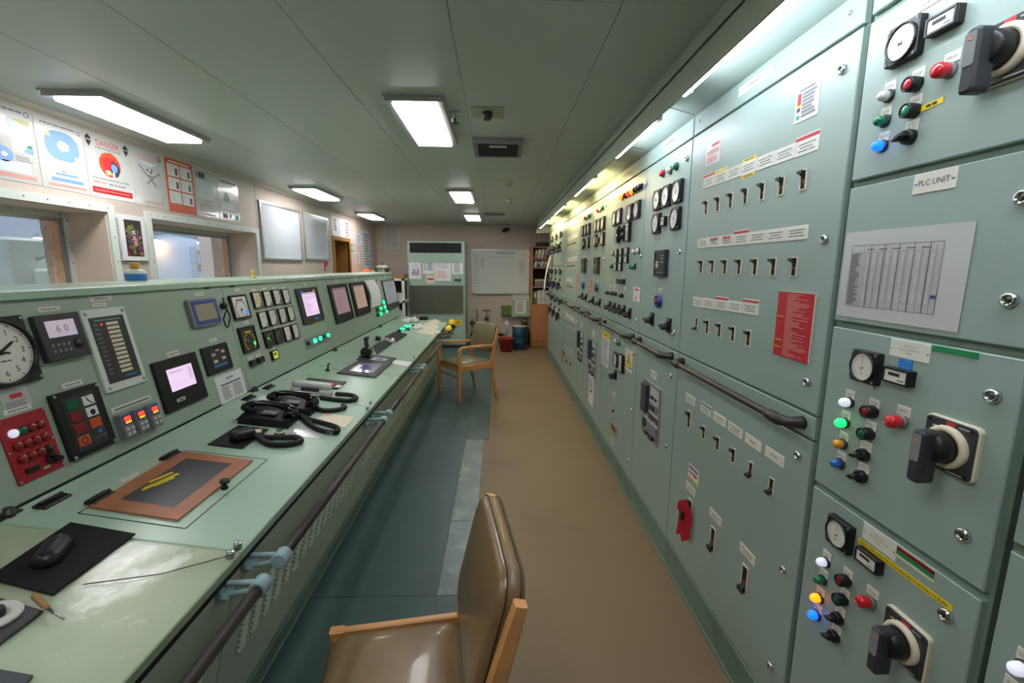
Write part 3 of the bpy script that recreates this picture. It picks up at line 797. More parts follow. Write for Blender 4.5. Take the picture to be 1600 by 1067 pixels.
def grab_handle(par, ya, yb, z=1.145):
    """bent grab bar standing off the lower strip, sockets at both ends; ya is the far end"""
    x = .915
    q = MB(); so = .055; ra = .013
    pts = [(x, ya, z), (x-so*.5, ya, z), (x-so*.85, ya-.02, z), (x-so, ya-.05, z), (x-so, yb+.05, z), (x-so*.85, yb+.02, z), (x-so*.5, yb, z), (x, yb, z)]
    q.tube(pts, [ra, ra, ra, ra, ra, ra, ra, ra], 10, 'darkmetal')
    o = mk('grab_handle', q, par)
    for y, s_ in ((ya, -1), (yb, 1)):
        q = MB(); q.tube([(x, y, z), (x-.012, y, z), (x-.04, y+s_*.006, z), (x-so, y+s_*.03, z), (x-so-.001, y+s_*.075, z), (x-so, y+s_*.09, z)], [.021, .019, .016, .0185, .0185, .0145], 12, 'darkmetal')
        mk('end_socket', q, o)

# ---- cabinets
def cabinet(name, y0, y1, label, doors, header=True, gap=.004):
    """doors: list of (z0, z1); y1 is the far side"""
    r = empty(name, (.915+.35, (y0+y1)/2, 0), label, 'cabinet', 'switchboard sections')
    q = MB(); q.box(.93, 1.62, y0+.001, y1-.001, 0, ZH1+.02, 'plinth'); mk('body', q, r)
    def slab(nm, a, b_, m='board', th=.016, g=gap):
        q = MB(); q.slab((y1-y0)-2*g, b_-a-2*gap, -th, 0, m, 0, .0025)
        return mk(nm, q, r, BD.at(-(y0+y1)/2, (a+b_)/2))
    if header: slab('header_panel', ZH0, ZH1)
    ds = [slab('door', a, b_) for a, b_ in doors]
    q = MB(); q.slab((y1-y0)-.002, .02, -.012, .004, 'plinth', 0, .002, 0, .145); q.slab((y1-y0)-.002, .13, -.012, -.001, 'plinth', 0, .002, 0, .067); q.slab((y1-y0)-.002, .01, -.012, .006, 'plinth', 0, 0, 0, .006)
    mk('base_plinth', q, r, BD.at(-(y0+y1)/2, 0))
    SECS.append(r); BOUNDS.append((r, y0, y1))
    return r
G = .009
sec0 = cabinet('motor_starter_cabinet', -.45, .71, 'motor starter cabinet cut by the right edge of the picture', [(ZP, 1.115), (1.115, ZH0)], gap=G)
sec1 = cabinet('motor_starter_cabinet', .72, 1.195, 'motor starter cabinet with the PLC unit door and chart', [(ZP, .99), (.99, 1.455), (1.455, 1.815), (1.815, ZH0)], gap=G)
sec2 = cabinet('feeder_panel_cabinet', 1.205, 2.20, 'tall feeder cabinet with three rows of small breakers and a red placard', [(ZP, 1.105), (1.105, ZM), (ZM, ZH0)])
sec3 = cabinet('generator_panel_cabinet', 2.20, 2.86, 'generator panel with five round meters, next to the feeder cabinet', [(ZP, 1.105), (1.105, ZM), (ZM, ZH0)])
sec4 = cabinet('synchronizing_panel_cabinet', 2.86, 3.85, 'synchronizing panel with amber and red lamp row and yellow lightning sign', [(ZP, 1.105), (1.105, ZM), (ZM, ZH0)])
sec5 = cabinet('generator_panel_cabinet', 3.85, 4.45, 'generator panel just beyond the synchronizing panel', [(ZP, 1.105), (1.105, ZM), (ZM, ZH0)])
sec6 = cabinet('generator_panel_cabinet', 4.45, 5.08, 'farthest generator panel, second beyond the synchronizing panel', [(ZP, 1.105), (1.105, ZM), (ZM, ZH0)])
sec7 = cabinet('feeder_panel_cabinet', 5.08, 6.24, 'far feeder cabinet with small breakers between generator panels and starters', [(ZP, 1.105), (1.105, ZM), (ZM, ZH0)])
sec8 = cabinet('motor_starter_cabinet', 6.24, 8.08, 'far end starter cabinet beside the bookshelf', [(ZP, ZM), (ZM, 1.62), (1.62, ZH0)])

def lamp_at(par, px, py, lens, **k): u, v = BD.uv(px, py, .015); return lamp(BD, par, u, v, lens, **k)
def P_(px, py, off=.0): return BD.uv(px, py, off)
def tag_over(par, u, v, text, w_=.03, h_=.022): nameplate(BD, par, u, v+.021, w_, h_, text, 0, tm='plateprint', name='tag')
# starter groups of section 1 (first row highest)
def starter(par, lamps, btns, sels, over, g, gs, hm, rt, gtag=None):
    for (px, py, lens, t) in lamps:
        u, v = P_(px, py, .016); lamp(BD, par, u, v, lens, .024); tag_over(par, u, v, t)
    for (px, py, cap, t) in btns:
        u, v = P_(px, py, .018); button(BD, par, u, v, cap, .026); tag_over(par, u, v, t)
    for (px, py, t) in sels:
        u, v = P_(px, py, .016); selector(BD, par, u, v, 1.9, .027); nameplate(BD, par, u, v+.023, .032, .024, t, 0, name='tag')
    u, v = P_(*over, .02); mushroom(BD, par, u, v, 'redlens', .03); tag_over(par, u, v+.004, 'OVERLOAD', .034)
    u, v = P_(*g, .025); gauge(BD, par, u, v, gs, ang=.1 if g[1] > 300 else 2.2)
    if gtag: nameplate(BD, par, u, v-gs*.58, .045, .012, gtag, name='tag')
    u, v = P_(*hm, .02); meter(BD, par, u, v, .066, .036)
    u, v = P_(*rt, .012); rotary(BD, par, u, v)
starter(sec1, [(1379.7, 150, 'whitelens', 'SOURCE'), (1373.6, 189, 'greenlens', 'RUN'), (1370, 228, 'litblue', 'READY ON')],
        [(1421, 131.6, 'redlens', 'STOP'), (1417.5, 173, 'greenlens', 'START')], [(1412.6, 214, 'HEAT SPACE|OFF   ON')], (1471, 110), (1403, 66), .082, (1468, 33), (1571, 78))
starter(sec1, [(1318.5, 628.5, 'litwhite', 'SOURCE'), (1312, 660.5, 'litgreen', 'RUN'), (1308.8, 693.3, 'amberlens', 'STANDBY'), (1304.9, 723.8, 'bluelens', 'READY ON')],
        [(1354, 643, 'redlensdark', 'STOP'), (1348.7, 677.6, 'greencap', 'START')], [(1342, 710.7, 'MODE SELECT|MANU AUTO'), (1338.7, 744.5, 'HEAT SPACE|OFF   ON')], (1397, 658.7), (1343, 573), .078, (1397, 588), (1480, 698), 'LT CFW')
starter(sec1, [(1282.7, 878, 'litwhite', 'SOURCE'), (1278, 906, 'greenlens', 'RUN'), (1273, 934, 'litamber', 'STANDBY'), (1269, 960.5, 'litblue', 'READY ON')],
        [(1313.5, 906.7, 'redlensdark', 'STOP'), (1309, 936.4, 'greencap', 'START')], [(1302.6, 965.7, 'MODE SELECT|MANU AUTO'), (1297, 993.6, 'HEAT SPACE|OFF   ON')], (1349.5, 940), (1303, 834), .078, (1351, 875), (1410, 1003), 'SW PUMP')
for px, py in ((1596.7, 308.5), (1575, 469), (1548.6, 619), (1502.5, 836), (1475, 961)):
    u, v = P_(px, py, .006); lock(BD, sec1, u, v, .028)
u, v, w_, h_, ro = BD.rect((1429.5, 271.7), (1497.5, 260.9), (1496, 293.5), (1427.6, 303.6))
nameplate(BD, sec1, u, v, w_, h_, 'PLC UNIT', name='nameplate', m='plate', tm='ink')
for s_ in (-1, 1): screw(BD, sec1, u+s_*w_*.43, v, .007)
u, v, w_, h_, ro = BD.rect((1392.8, 528.3), (1456.8, 539.3), (1453, 568.2), (1390.7, 555))
nameplate(BD, sec1, u, v, w_, h_, 'E13-TME-103|NO.2 LT CFW PUMP|B0320', tm='plateprint')
for s_ in (-1, 1): screw(BD, sec1, u+s_*w_*.45, v, .006)
nameplate(BD, sec1, u-.005, v-h_*.5-.016, .034, .028, m='bluetape', name='blue_tape')
u, v, w_, h_, ro = BD.rect((1457, 540.5), (1530, 553.5), (1529, 558.5), (1457, 546)); nameplate(BD, sec1, u, v, w_, .012, m='greenprint', name='green_strip')
u, v, w_, h_, ro = BD.rect((1351, 816), (1404, 849), (1399, 875.6), (1347.5, 841))
nameplate(BD, sec1, u, v, w_, h_, 'E13-TME-104|NO.2 MAIN LO PUMP|B0320')
for s_ in (-1, 1): screw(BD, sec1, u+s_*w_*.45, v, .006)
u, v, w_, h_, ro = BD.rect((1402, 854), (1462, 896), (1459.6, 908), (1400, 866))
q = MB(); q.slab(w_, .026, 0, .001, 'cream'); q.quad(-w_/2, w_/2, .004, .013, .0016, 'redlensdark'); q.quad(-w_/2, w_/2, -.006, .004, .0016, 'greenprint'); mk('striped_tape', q, sec1, BD.at(u, v))
u, v, w_, h_, ro = BD.rect((1342, 840), (1488, 948), (1487.5, 955), (1341, 846), straight=False)
q = MB(); q.slab(w_, .013, 0, .001, 'brightyellow'); q.text('MAKE SURE SPEED SW IS ON BEFORE STARTING TO PUMP', 0, 0, .007, .0016, 'ink', w_*.94); mk('warning_tape', q, sec1, BD.at(u, v, 0, ro))
u, v = P_(1456.5, 163); q = MB(); q.slab(.05, .012, 0, .001, 'brightyellow'); q.words(-.012, .012, 0, .005, .0016, 'ink'); mk('warning_tape', q, sec1, BD.at(u, v, 0, .06))
u, v = P_(1464, -10); nameplate(BD, sec1, u, v, .08, .036, None, 3)
# chart in a plastic sleeve on the PLC door
u, v, w_, h_, ro = BD.rect((1324, 363.6), (1526, 345.7), (1498.9, 519.7), (1309, 492.8), straight=False)
r = empty('wall_chart', (.913, -u, v), 'large white table chart taped to the PLC unit door', 'paper')
q = MB(); q.slab(w_, h_, .001, .002, 'laminate', .002); mk('sleeve', q, r, BD.at(u, v, 0, ro))
q = MB(); z = .0027; x0, x1, y0, y1 = -w_*.42, w_*.33, -h_*.36, h_*.34
q.grid(x0, x1, y0, y1, 1, 1, z, .0012, 'plateprint'); q.grid(x0, x1, y0, y1*.78, 1, 40, z, .0005, 'paperprint')
xs = [x0+(x1-x0)*t for t in (.17, .25, .33, .41, .49, .57, .65, .73, .81, .88, .94)]
for x in xs: q.quad(x-.0005, x+.0005, y0, y1*.93, z, 'paperprint')
for x in (xs[1], xs[3], xs[5], xs[7], xs[9]): q.quad(x-.0008, x+.0008, y0, y1, z, 'plateprint')
q.rows(x0+.003, x0+(x1-x0)*.15, y1*.74, y0+.004, 38, z+.0004, 'plateprint', .55, .5)
for k in range(11): q.rows(xs[k]-.011 if k else xs[0]+.002, xs[k]-.002, y1*.74, y0*.75, 36, z+.0004, 'lightgrey', .5, .4)
for k in range(5): q.quad(x0+(x1-x0)*(.2+.15*k), x0+(x1-x0)*(.29+.15*k), y1*.84, y1*.87, z+.0004, 'plateprint')
q.quad(x1*.88, x1*.99, -.045, -.038, z+.0006, 'scrink'); mk('printed_table', q, r, BD.at(u, v, 0, ro))
# section 0, seen at the frame edge
u, v = P_(1588, 1045, .016); lamp(BD, sec0, u, v, 'litwhite', .024); tag_over(sec0, u, v, 'SOURCE')
u2, v2 = P_(1571, 1072, .016); tag_over(sec0, u2, v2-.02, 'RUN'); lamp(BD, sec0, u2, v2-.025, 'greenlens', .024)
for z in (.6, 1.0, 1.3, 1.9): lock(BD, sec0, -.13, z, .028)

# ---- section 2: feeder panel
def label_row(par, L, R, n, h_, spec, txt=None):
    (u0, v0), (u1, v1) = P_(*L), P_(*R)
    for i in range(n):
        u = u0+(u1-u0)*(i+.5)/n; v = v0+(v1-v0)*(i+.5)/n; w_ = (u1-u0)/n-.002
        s_ = spec.get(i)
        if s_ in ('redprint', 'yellow'):
            nameplate(BD, par, u, v+.006, w_, h_+.012, None, 3, stripe=s_)
        else:
            nameplate(BD, par, u, v, w_, h_, None, 3, tm='plateprint')
            if s_ == 'redtext': q = MB(); q.words(-w_*.3, w_*.3, 0, .010, .0006, 'redprint'); mk('red_note', q, par, BD.at(u, v+h_*.28, .003))
            if s_ == 'both':
                for dv in (h_*.5+.006, -h_*.5-.006): q = MB(); q.slab(w_*.85, .012, 0, .001, 'brightyellow'); q.quad(-w_*.3, w_*.3, -.002, .002, .0016, 'plateprint'); mk('yellow_tape', q, par, BD.at(u, v+dv))
label_row(sec2, (1099.6, 287), (1281, 221), 7, .045, {0: 'redprint', 1: 'yellow', 3: 'both', 6: 'redprint'})
label_row(sec2, (1090.7, 380.7), (1263.9, 362), 7, .042, {1: 'redtext', 2: 'redtext', 3: 'redprint'})
label_row(sec2, (1083.3, 471), (1186, 483.5), 5, .042, {2: 'redprint', 4: 'redprint'})
for px, py in ((1102.9, 324.3), (1121.2, 318.9), (1141.2, 313.2), (1164, 306.3), (1190.1, 298.8), (1220, 290.4), (1254.2, 280.8)): u, v = P_(px, py, .004); breaker(BD, sec2, u, v)
for px in (1095.1, 1112.5, 1132.2, 1154.2, 1179.1, 1207.5, 1239.8): u, v = P_(px, 416.8, .004); breaker(BD, sec2, u, v)
for i, (px, py) in enumerate(((1087.5, 506), (1104.6, 510.6), (1123.5, 516), (1144.5, 521.6), (1168.6, 528.5))): u, v = P_(px, py, .004); breaker(BD, sec2, u, v, i > 0)
for px, py in ((1314, 109), (1286, 374), (1259, 596.7), (1244.8, 711.6), (1222.6, 890), (1202, 1040)): u, v = P_(px, py, .006); lock(BD, sec2, u, v)
for px, py in ((1093.6, 188.5), (1329, 20)): u, v = P_(px, py); screw(BD, sec2, u, v)
u, v, w_, h_, ro = BD.rect((1155.5, 137), (1210.5, 98), (1209, 115), (1154.5, 152)); nameplate(BD, sec2, u, v, w_, h_, 'NO.2 AC 440V FEEDER PANEL', tm='ink')
u, v, w_, h_, ro = BD.rect((1245.8, 141.4), (1282.4, 121.4), (1280.3, 177.4), (1242.3, 193.9))
q = MB(); q.slab(w_, h_, 0, .002, 'plate', .002); q.quad(-w_*.35, w_*.3, h_*.38, h_*.43, .0026, 'plateprint')
for k, c in enumerate(('redprint', 'redprint', 'redprint', 'yellow', 'scrink', 'plate', 'tealprint')):
    y = h_*(.28-.105*k); q.quad(-w_*.42, -w_*.26, y-.006, y+.006, .0026, c); q.quad(-w_*.2, w_*(.2+.2*random.random()), y-.004, y+.004, .0026, 'paperprint')
mk('legend_plate', q, sec2, BD.at(u, v))
u, v, w_, h_, ro = BD.rect((1104.4, 226.9), (1127.4, 214.9), (1125, 250.9), (1102.9, 260.5))
q = MB(); q.slab(w_, h_, 0, .001, 'plate'); q.quad(-w_*.1, w_*.4, h_*.28, h_*.4, .0016, 'redprint'); q.quad(-w_*.42, w_*.4, -h_*.05, h_*.16, .0016, 'pinkprint'); q.quad(-w_*.4, w_*.05, -h_*.42, -h_*.12, .0016, 'pinkprint'); q.quad(w_*.1, w_*.3, -h_*.4, -h_*.2, .0016, 'pinkprint')
mk('caution_sticker', q, sec2, BD.at(u, v))
u, v, w_, h_, ro = BD.rect((1220.6, 454.7), (1277, 459.9), (1264.7, 568.9), (1209.6, 552))
r = empty('red_placard', (.91, -u, v-h_/2), 'red placard of fine white print on the feeder cabinet door', 'placard')
q = MB(); q.slab(w_, h_, .0005, .006, 'cream', m2='redlabel'); mk('board', q, r, BD.at(u, v))
q = MB(); z = .0066
q.rows(-w_*.22, w_*.46, h_*.48, -h_*.48, 44, z, 'pinkprint', .38, .75)
for y in (.12, -.25, -.36): q.quad(-w_*.47, -w_*.27, h_*y-.0012, h_*y+.0012, z, 'yellow')
mk('printed_text', q, r, BD.at(u, v))
# lower door of section 2
for i, (px, py, w_, h_) in enumerate(((1079, 624, .102, .039), (1103, 639, .102, .044), (1124.5, 654.7, .102, .038), (1149, 671.5, .102, .038), (1177, 691, .102, .037), (1210.4, 713, .102, .036))):
    u, v = P_(px, py); nameplate(BD, sec2, u, v, w_, h_, 'SPARE' if i > 3 else None, 0 if i > 3 else 3, stripe='scrink' if i == 1 else None)
for i, (px, py) in enumerate(((1076, 655.3), (1099, 676), (1120.6, 693), (1145, 712), (1172, 734), (1204, 760))):
    u, v = P_(px, py, .004); breaker(BD, sec2, u, v, i < 4, *((.034, .085) if i == 0 else (.027, .06)))
u, v = P_(1083.5, 741); q = MB(); q.slab(.11, .07, 0, .001, 'paper'); q.quad(-.05, .05, .016, .028, .0016, 'plateprint'); q.words(-.045, .045, -.002, .014, .0016, 'redprint'); q.quad(-.055, .055, -.035, -.024, .0016, 'yellow'); mk('warning_sticker', q, sec2, BD.at(u, v))
for px, py in ((1079.5, 764), (1118, 807), (1168, 865)): u, v = P_(px, py); nameplate(BD, sec2, u, v, .10, .036, None, 2)
for px, py in ((1112.5, 843), (1162, 905)): u, v = P_(px, py, .004); breaker(BD, sec2, u, v, False, .04, .11)
u, v = P_(1076, 800, .006); breaker(BD, sec2, u, v+.01, True, .04, .11)
r = empty('lockout_tag', (.90, -u, v), 'torn red tag hung on the lower breaker', 'tag')
q = MB(); q.ext([(-.03, -.10), (-.012, -.085), (-.004, -.115), (.016, -.10), (.028, -.09), (.034, .01), (.022, .04), (-.002, .065), (-.028, .05), (-.034, .02), (-.022, .0), (-.026, -.05)], .036, .0385, 'redlabel'); mk('tag_sheet', q, r, BD.at(u, v-.005, .006) @ Matrix.Rotation(.55, 4, 'Y') @ Matrix.Translation((0, 0, -.012)) @ Matrix.Scale(1.2, 4))
q = MB(); q.slab(.03, .04, .0385, .05, 'black', .004, .002, .008, -.01); mk('padlock_clip', q, r, BD.at(u, v))
grab_handle(sec2, 2.14, 1.26)
# ---- section 3: generator panel
def gen_items(par, lamps, g1, g2, small, rl, btn, sws, hdr, lk, gs):
    for px, py, c in lamps: u, v = P_(px, py, .015); lamp(BD, par, u, v, c, .034)
    for i, (px, py) in enumerate(g1+g2): u, v = P_(px, py, .02); gauge(BD, par, u, v, gs, ang=(.9, .7, .3, .1, -.4)[i % 5], red=False)
    u, v = P_(*small, .01); meter(BD, par, u, v, .055, .05)
    u, v, w_, h_ = rl; relay(BD, par, *P_(u, v, .01), w_, h_)
    u, v = P_(*btn, .02); lamp(BD, par, u, v, 'redlensdark', .04, 'push_button', .03); nameplate(BD, par, u, v+.06, .06, .025, None, 1)
    mk('guard_ring', cached(('guard',), lambda: MB().lathe([(.036, 0), (.036, .022), (.03, .024), (.03, 0)], 18, 'screenblue', cap=False)), par, BD.at(u, v))
    for px, py in sws: u, v = P_(px, py, .02); cam_switch(BD, par, u, v, 1.3)
    u, v = P_(*hdr); nameplate(BD, par, u, v, .2, .042, None, 1)
    for px, py in lk: u, v = P_(px, py, .005); lock(BD, par, u, v, .028)
gen_items(sec3, [(1033.5, 271, 'redlens'), (1044, 266, 'whitelens'), (1053.7, 260, 'greenlens')], [(1024.7, 312.5), (1038.3, 306.3), (1055.2, 299.3)], [(1022.8, 349.4), (1052, 341.5)], (1037, 345.6),
          (1033.4, 411.5, .155, .145), (1025.8, 470.6), [(1014.5, 498), (1040.4, 508)], (1047, 222.5), [(1072.8, 247.8), (1061.4, 393), (1052, 519.5), (1047, 587), (1040, 697)], .112)
u, v, w_, h_, ro = BD.rect((1006.6, 590.6), (1033.6, 608), (1029, 698), (1004.8, 672)); acb(BD, sec3, u, v, w_, h_)
u, v = P_(1021.8, 585.3); nameplate(BD, sec3, u, v, .10, .045, None, 2)
grab_handle(sec3, 2.80, 2.28)
# ---- section 4: synchronizing panel
for px, py, c in ((969.7, 308.7, 'litamber'), (975.5, 305.5, 'redlensdark'), (980.6, 302.7, 'litred'), (986, 300, 'litamber'), (991, 296.6, 'blackgloss'), (995.5, 293.7, 'blackgloss'), (999.7, 291.5, 'blackgloss')):
    u, v = P_(px, py, .015); lamp(BD, sec4, u, v, c, .034)
for i, (px, py) in enumerate(((958.5, 341.5), (965.6, 337.8), (982, 332), (992.8, 327.5))): u, v = P_(px, py, .02); gauge(BD, sec4, u, v, .112, ang=(.8, .2, -.5, .4)[i], red=False)
u, v = P_(974.6, 335); nameplate(BD, sec4, u, v, .07, .12, None, 0, m='lightgrey')
for px, py, w_, h_ in ((965.6, 366.8, .075, .12), (982, 362.5, .075, .13)): u, v = P_(px, py, .01); gauge(BD, sec4, u, v, w_, 'dial', .3, 'tall', h_)
for px, py in ((973, 358.5), (973, 370)): u, v = P_(px, py, .01); cam_switch(BD, sec4, u, v, 0, .04)
for px, py in ((963.8, 394.4), (971, 393.7), (979.8, 392.6), (963, 406), (970.6, 406), (979, 405.6), (962.4, 417.5), (969.7, 417.7)):
    u, v = P_(px, py, .008); mk('square_button', cached(('sqb',), lambda: MB().slab(.058, .052, 0, .016, 'black', .003, .002).slab(.045, .04, .016, .019, 'lightgrey', .003, .001)), sec4, BD.at(u, v))
for px, py, c in ((955.8, 396, 'whitelens'), (988.7, 393, 'whitelens'), (995, 392, 'whitelens'), (954.6, 416.3, 'greenlens'), (985.5, 416.5, 'greenlens'), (989.5, 416, 'greenlens')): u, v = P_(px, py, .015); lamp(BD, sec4, u, v, c, .034)
u, v = P_(969.5, 439.4, .01); q = MB(); q.slab(.19, .035, 0, .02, 'black', .004, .003); mk('selector_block', q, sec4, BD.at(u, v))
for px, py in ((973.6, 430.5), (954, 446.5), (960.6, 446.5), (976.6, 450.6)): u, v = P_(px, py); nameplate(BD, sec4, u, v, .05, .022, None, 1)
for px, py in ((951.4, 456.3), (958.5, 457.2), (963.8, 458), (973.6, 460.8)): u, v = P_(px, py); nameplate(BD, sec4, u, v, .05, .04, None, 1, m='cream'); selector(BD, sec4, u, v-.005, 1.2, .03)
for px, py in ((951, 477.7), (957.6, 480.4), (964.7, 483), (972.7, 484.8), (981.6, 489.3)): u, v = P_(px, py, .015); cam_switch(BD, sec4, u, v, 1.1)
u, v, w_, h_, ro = BD.rect((990, 448.3), (1000.3, 449.7), (999, 471.8), (989.3, 470)); q = MB(); q.slab(w_, h_, 0, .001, 'paper'); q.quad(-w_*.3, w_*.35, h_*.28, h_*.4, .0016, 'redprint'); q.poly([(-w_*.35, -h_*.4), (w_*.2, -h_*.4), (-w_*.05, 0)], .0016, 'pinkprint'); mk('caution_sticker', q, sec4, BD.at(u, v))
for px, py in ((1009, 286), (1000.7, 400), (993.7, 500.5), (990.9, 552.5), (986, 640), (982, 719)): u, v = P_(px, py, .005); lock(BD, sec4, u, v, .028)
u, v = P_(979.7, 272); nameplate(BD, sec4, u, v, .24, .042, None, 1)
u, v, w_, h_, ro = BD.rect((941.2, 515.7), (952.3, 520.5), (950.5, 573), (940, 569)); q = MB(); q.slab(w_, h_, 0, .001, 'paper'); q.quad(-w_/2, w_/2, h_*.32, h_*.5, .0016, 'yellow'); q.text('DANGER', 0, h_*.41, h_*.07, .0022, 'ink', w_*.8); q.rows(-w_*.44, w_*.44, h_*.3, -h_*.46, 20, .0016, 'paperprint', .5, .2); mk('notice_sheet', q, sec4, BD.at(u, v))
for px, py, c in ((960.7, 533, 'whitelens'), (965.2, 536.3, 'greenlens')): u, v = P_(px, py, .015); lamp(BD, sec4, u, v, c, .034)
u, v = P_(963, 525); nameplate(BD, sec4, u, v, .12, .025, None, 1)
u, v = P_(960.7, 561.7, .02); gauge(BD, sec4, u, v, .112, red=False)
u, v = P_(969.3, 567.7, .02); gauge(BD, sec4, u, v, .095, 'dial', .5, 'tall', .13)
u, v, w_, h_, ro = BD.rect((977.2, 543.3), (988.8, 549.9), (987.4, 583.5), (976.4, 576.6)); q = MB(); q.slab(w_, h_, 0, .001, 'lcdyellow' if False else 'cream')
q.poly([(-w_*.42, -h_*.34), (w_*.42, -h_*.34), (0, h_*.34)], .0014, 'ink'); q.poly([(-w_*.33, -h_*.30), (w_*.33, -h_*.30), (0, h_*.25)], .002, 'brightyellow'); q.poly([(w_*.02, h_*.14), (-w_*.10, -h_*.1), (w_*.0, -h_*.09), (-w_*.04, -h_*.25), (w_*.12, -h_*.03), (w_*.02, -h_*.04)], .0026, 'ink'); mk('lightning_sign', q, sec4, BD.at(u, v))
u, v = P_(959.4, 585.3, .015); cam_switch(BD, sec4, u, v, 1.0)
u, v = P_(959.4, 615.5); nameplate(BD, sec4, u, v, .07, .04, None, 2)
u, v = P_(959.4, 636.5, .004); breaker(BD, sec4, u, v, False, .03, .09)
u, v = P_(958.6, 668); q = MB(); q.slab(.19, .075, 0, .003, 'alu', .002); q.slab(.13, .05, .003, .006, 'woodframe', cx=.01); q.quad(-.04, .06, -.008, .008, .0066, 'ink'); mk('rating_plate', q, sec4, BD.at(u, v))
u, v = P_(956.7, 688); nameplate(BD, sec4, u, v, .09, .045, None, 2, m='lightgrey')
grab_handle(sec4, 3.74, 2.95)
# ---- sections 5 and 6
gen_items(sec5, [(933.4, 329, 'redlens'), (937, 327, 'whitelens'), (940.3, 325, 'greenlens')], [(929.4, 353.7), (934.5, 352), (940.4, 348.6)], [(928.5, 376), (939.5, 373.4)], (934, 375.5), (932.8, 414.7, .16, .15), (930.5, 449.6), [(924.4, 469), (934.5, 472.7)], (937, 305), [(947.3, 321.3), (942.6, 404.6), (917.6, 469), (939, 478)], .112)
u, v = P_(923.8, 447.4); q = MB(); q.slab(.10, .17, 0, .001, 'pinkprint'); q.rows(-.04, .04, .07, -.07, 6, .0016, 'redprint', .3, .3); mk('caution_sticker', q, sec5, BD.at(u, v))
gen_items(sec6, [(913.7, 341, 'redlens'), (917, 339, 'whitelens'), (920, 337.6, 'greenlens')], [(909.2, 361), (913.7, 359.3), (918.2, 357.6)], [(909.2, 381), (917.1, 379)], (913.2, 380), (912.5, 415, .16, .15), (909.7, 446), [(907.5, 462.5), (913.7, 464.8)], (918, 320), [(923, 335), (920, 406), (901, 468)], .112)
u, v, w_, h_, ro = BD.rect((921.8, 527), (933, 534), (930, 589), (920.8, 583)); acb(BD, sec5, u, v, w_, h_)
u, v = P_(927.6, 521); nameplate(BD, sec5, u, v, .10, .05, None, 2)
u, v, w_, h_, ro = BD.rect((920.6, 583), (928.6, 591), (925.6, 636), (919.5, 627)); q = MB(); q.slab(w_, h_, 0, .001, 'paper'); q.rows(-w_*.4, w_*.4, h_*.4, h_*.05, 8, .0016); q.quad(-w_*.2, w_*.2, -h_*.08, 0, .0016, 'ink'); mk('notice_sheet', q, sec5, BD.at(u, v))
u, v, w_, h_, ro = BD.rect((904, 513.5), (912, 518.5), (911, 567), (904, 562)); acb(BD, sec6, u, v, w_, h_)
u, v = P_(909, 508); nameplate(BD, sec6, u, v, .10, .05, None, 2)
grab_handle(sec5, 4.40, 3.93); grab_handle(sec6, 5.0, 4.53)
# ---- section 7: far feeder panel
for (L, R, n) in (((887.2, 375), (903.5, 366.5), 6), ((886.5, 406.5), (902, 403.5), 6), ((885.5, 436.5), (895, 438.5), 4)): label_row(sec7, L, R, n, .05, {})
for a, b_, n in (((888, 386), (900, 382.5), 6), ((887, 419), (898.5, 417.5), 6), ((886, 449), (894, 452), 4)):
    for i in range(n): u, v = P_(a[0]+(b_[0]-a[0])*i/(n-1), a[1]+(b_[1]-a[1])*i/(n-1), .004); breaker(BD, sec7, u, v, True, .024, .07)
u, v = P_(901.3, 440.6); nameplate(BD, sec7, u, v, .09, .22, None, 6, m='pinkprint')
label_row(sec7, (884, 491), (898, 501), 5, .05, {})
for i in range(5): u, v = P_(884+3*i, 504+2*i, .004); breaker(BD, sec7, u, v, True, .024, .07)
for i, px in enumerate((881.5, 886.5, 892)): u, v = P_(px, 555+4*i, .004); breaker(BD, sec7, u, v, i == 0, .05, .13); nameplate(BD, sec7, u, v+.12, .09, .045, None, 2)
u, v = P_(881.5, 554, .01); q = MB(); q.ext([(-.03, -.12), (.03, -.1), (.035, .02), (.01, .08), (-.03, .03)], .036, .04, 'redlabel'); mk('red_tag', q, sec7, BD.at(u, v))
for px, py in ((903.5, 397), (899, 420), (880.5, 463), (900.5, 504), (891.5, 586), (897, 547)): u, v = P_(px, py, .005); lock(BD, sec7, u, v, .028)
grab_handle(sec7, 5.95, 5.2)
# ---- section 8: far starters
for i, y in enumerate((6.55, 7.05, 7.55, 7.92)):
    for zc in (1.95, 1.42, .98):
        if zc == .98 and i == 3: continue
        gauge(BD, sec8, -y-.09, zc+.12, .09); meter(BD, sec8, -y+.02, zc+.12, .07, .038)
        rotary(BD, sec8, -y+.08, zc-.06, .105, .125)
        lamp(BD, sec8, -y-.12, zc, 'whitelens', .03); lamp(BD, sec8, -y-.12, zc-.05, 'greenlens', .03)
        lamp(BD, sec8, -y-.12, zc-.10, 'litblue' if (i + (zc < 1.2)) % 2 == 0 or zc < 1.2 else 'bluelens', .03)
        button(BD, sec8, -y-.05, zc, 'redlensdark', .03); button(BD, sec8, -y-.05, zc-.05, 'greencap', .03); selector(BD, sec8, -y-.05, zc-.11, 1.9, .03)
        nameplate(BD, sec8, -y+.08, zc+.17, .09, .035, None, 2)
for px, py in ((861.5, 545), (872, 558), (884, 575)): u, v = P_(px, py-12, .005); lock(BD, sec8, u, v, .028)
grab_handle(sec8, 6.85, 6.32); grab_handle(sec8, 7.9, 7.3)
# hanging strip of paper at the end of the board
r = empty('paper_roll_strip', (.86, 7.6, 1.2), 'curved white paper strip hanging at the end of the switchboard', 'paper')
q = MB(); pts = [(-.02+.09*math.sin(t*1.5), 1.78-.55*t) for t in [k/8 for k in range(9)]]
q.prof([(.86-p[0], p[1]) for p in pts]+[(.857-p[0], p[1]) for p in reversed(pts)], 7.55, 7.75, 'paper'); mk('strip', q, r)

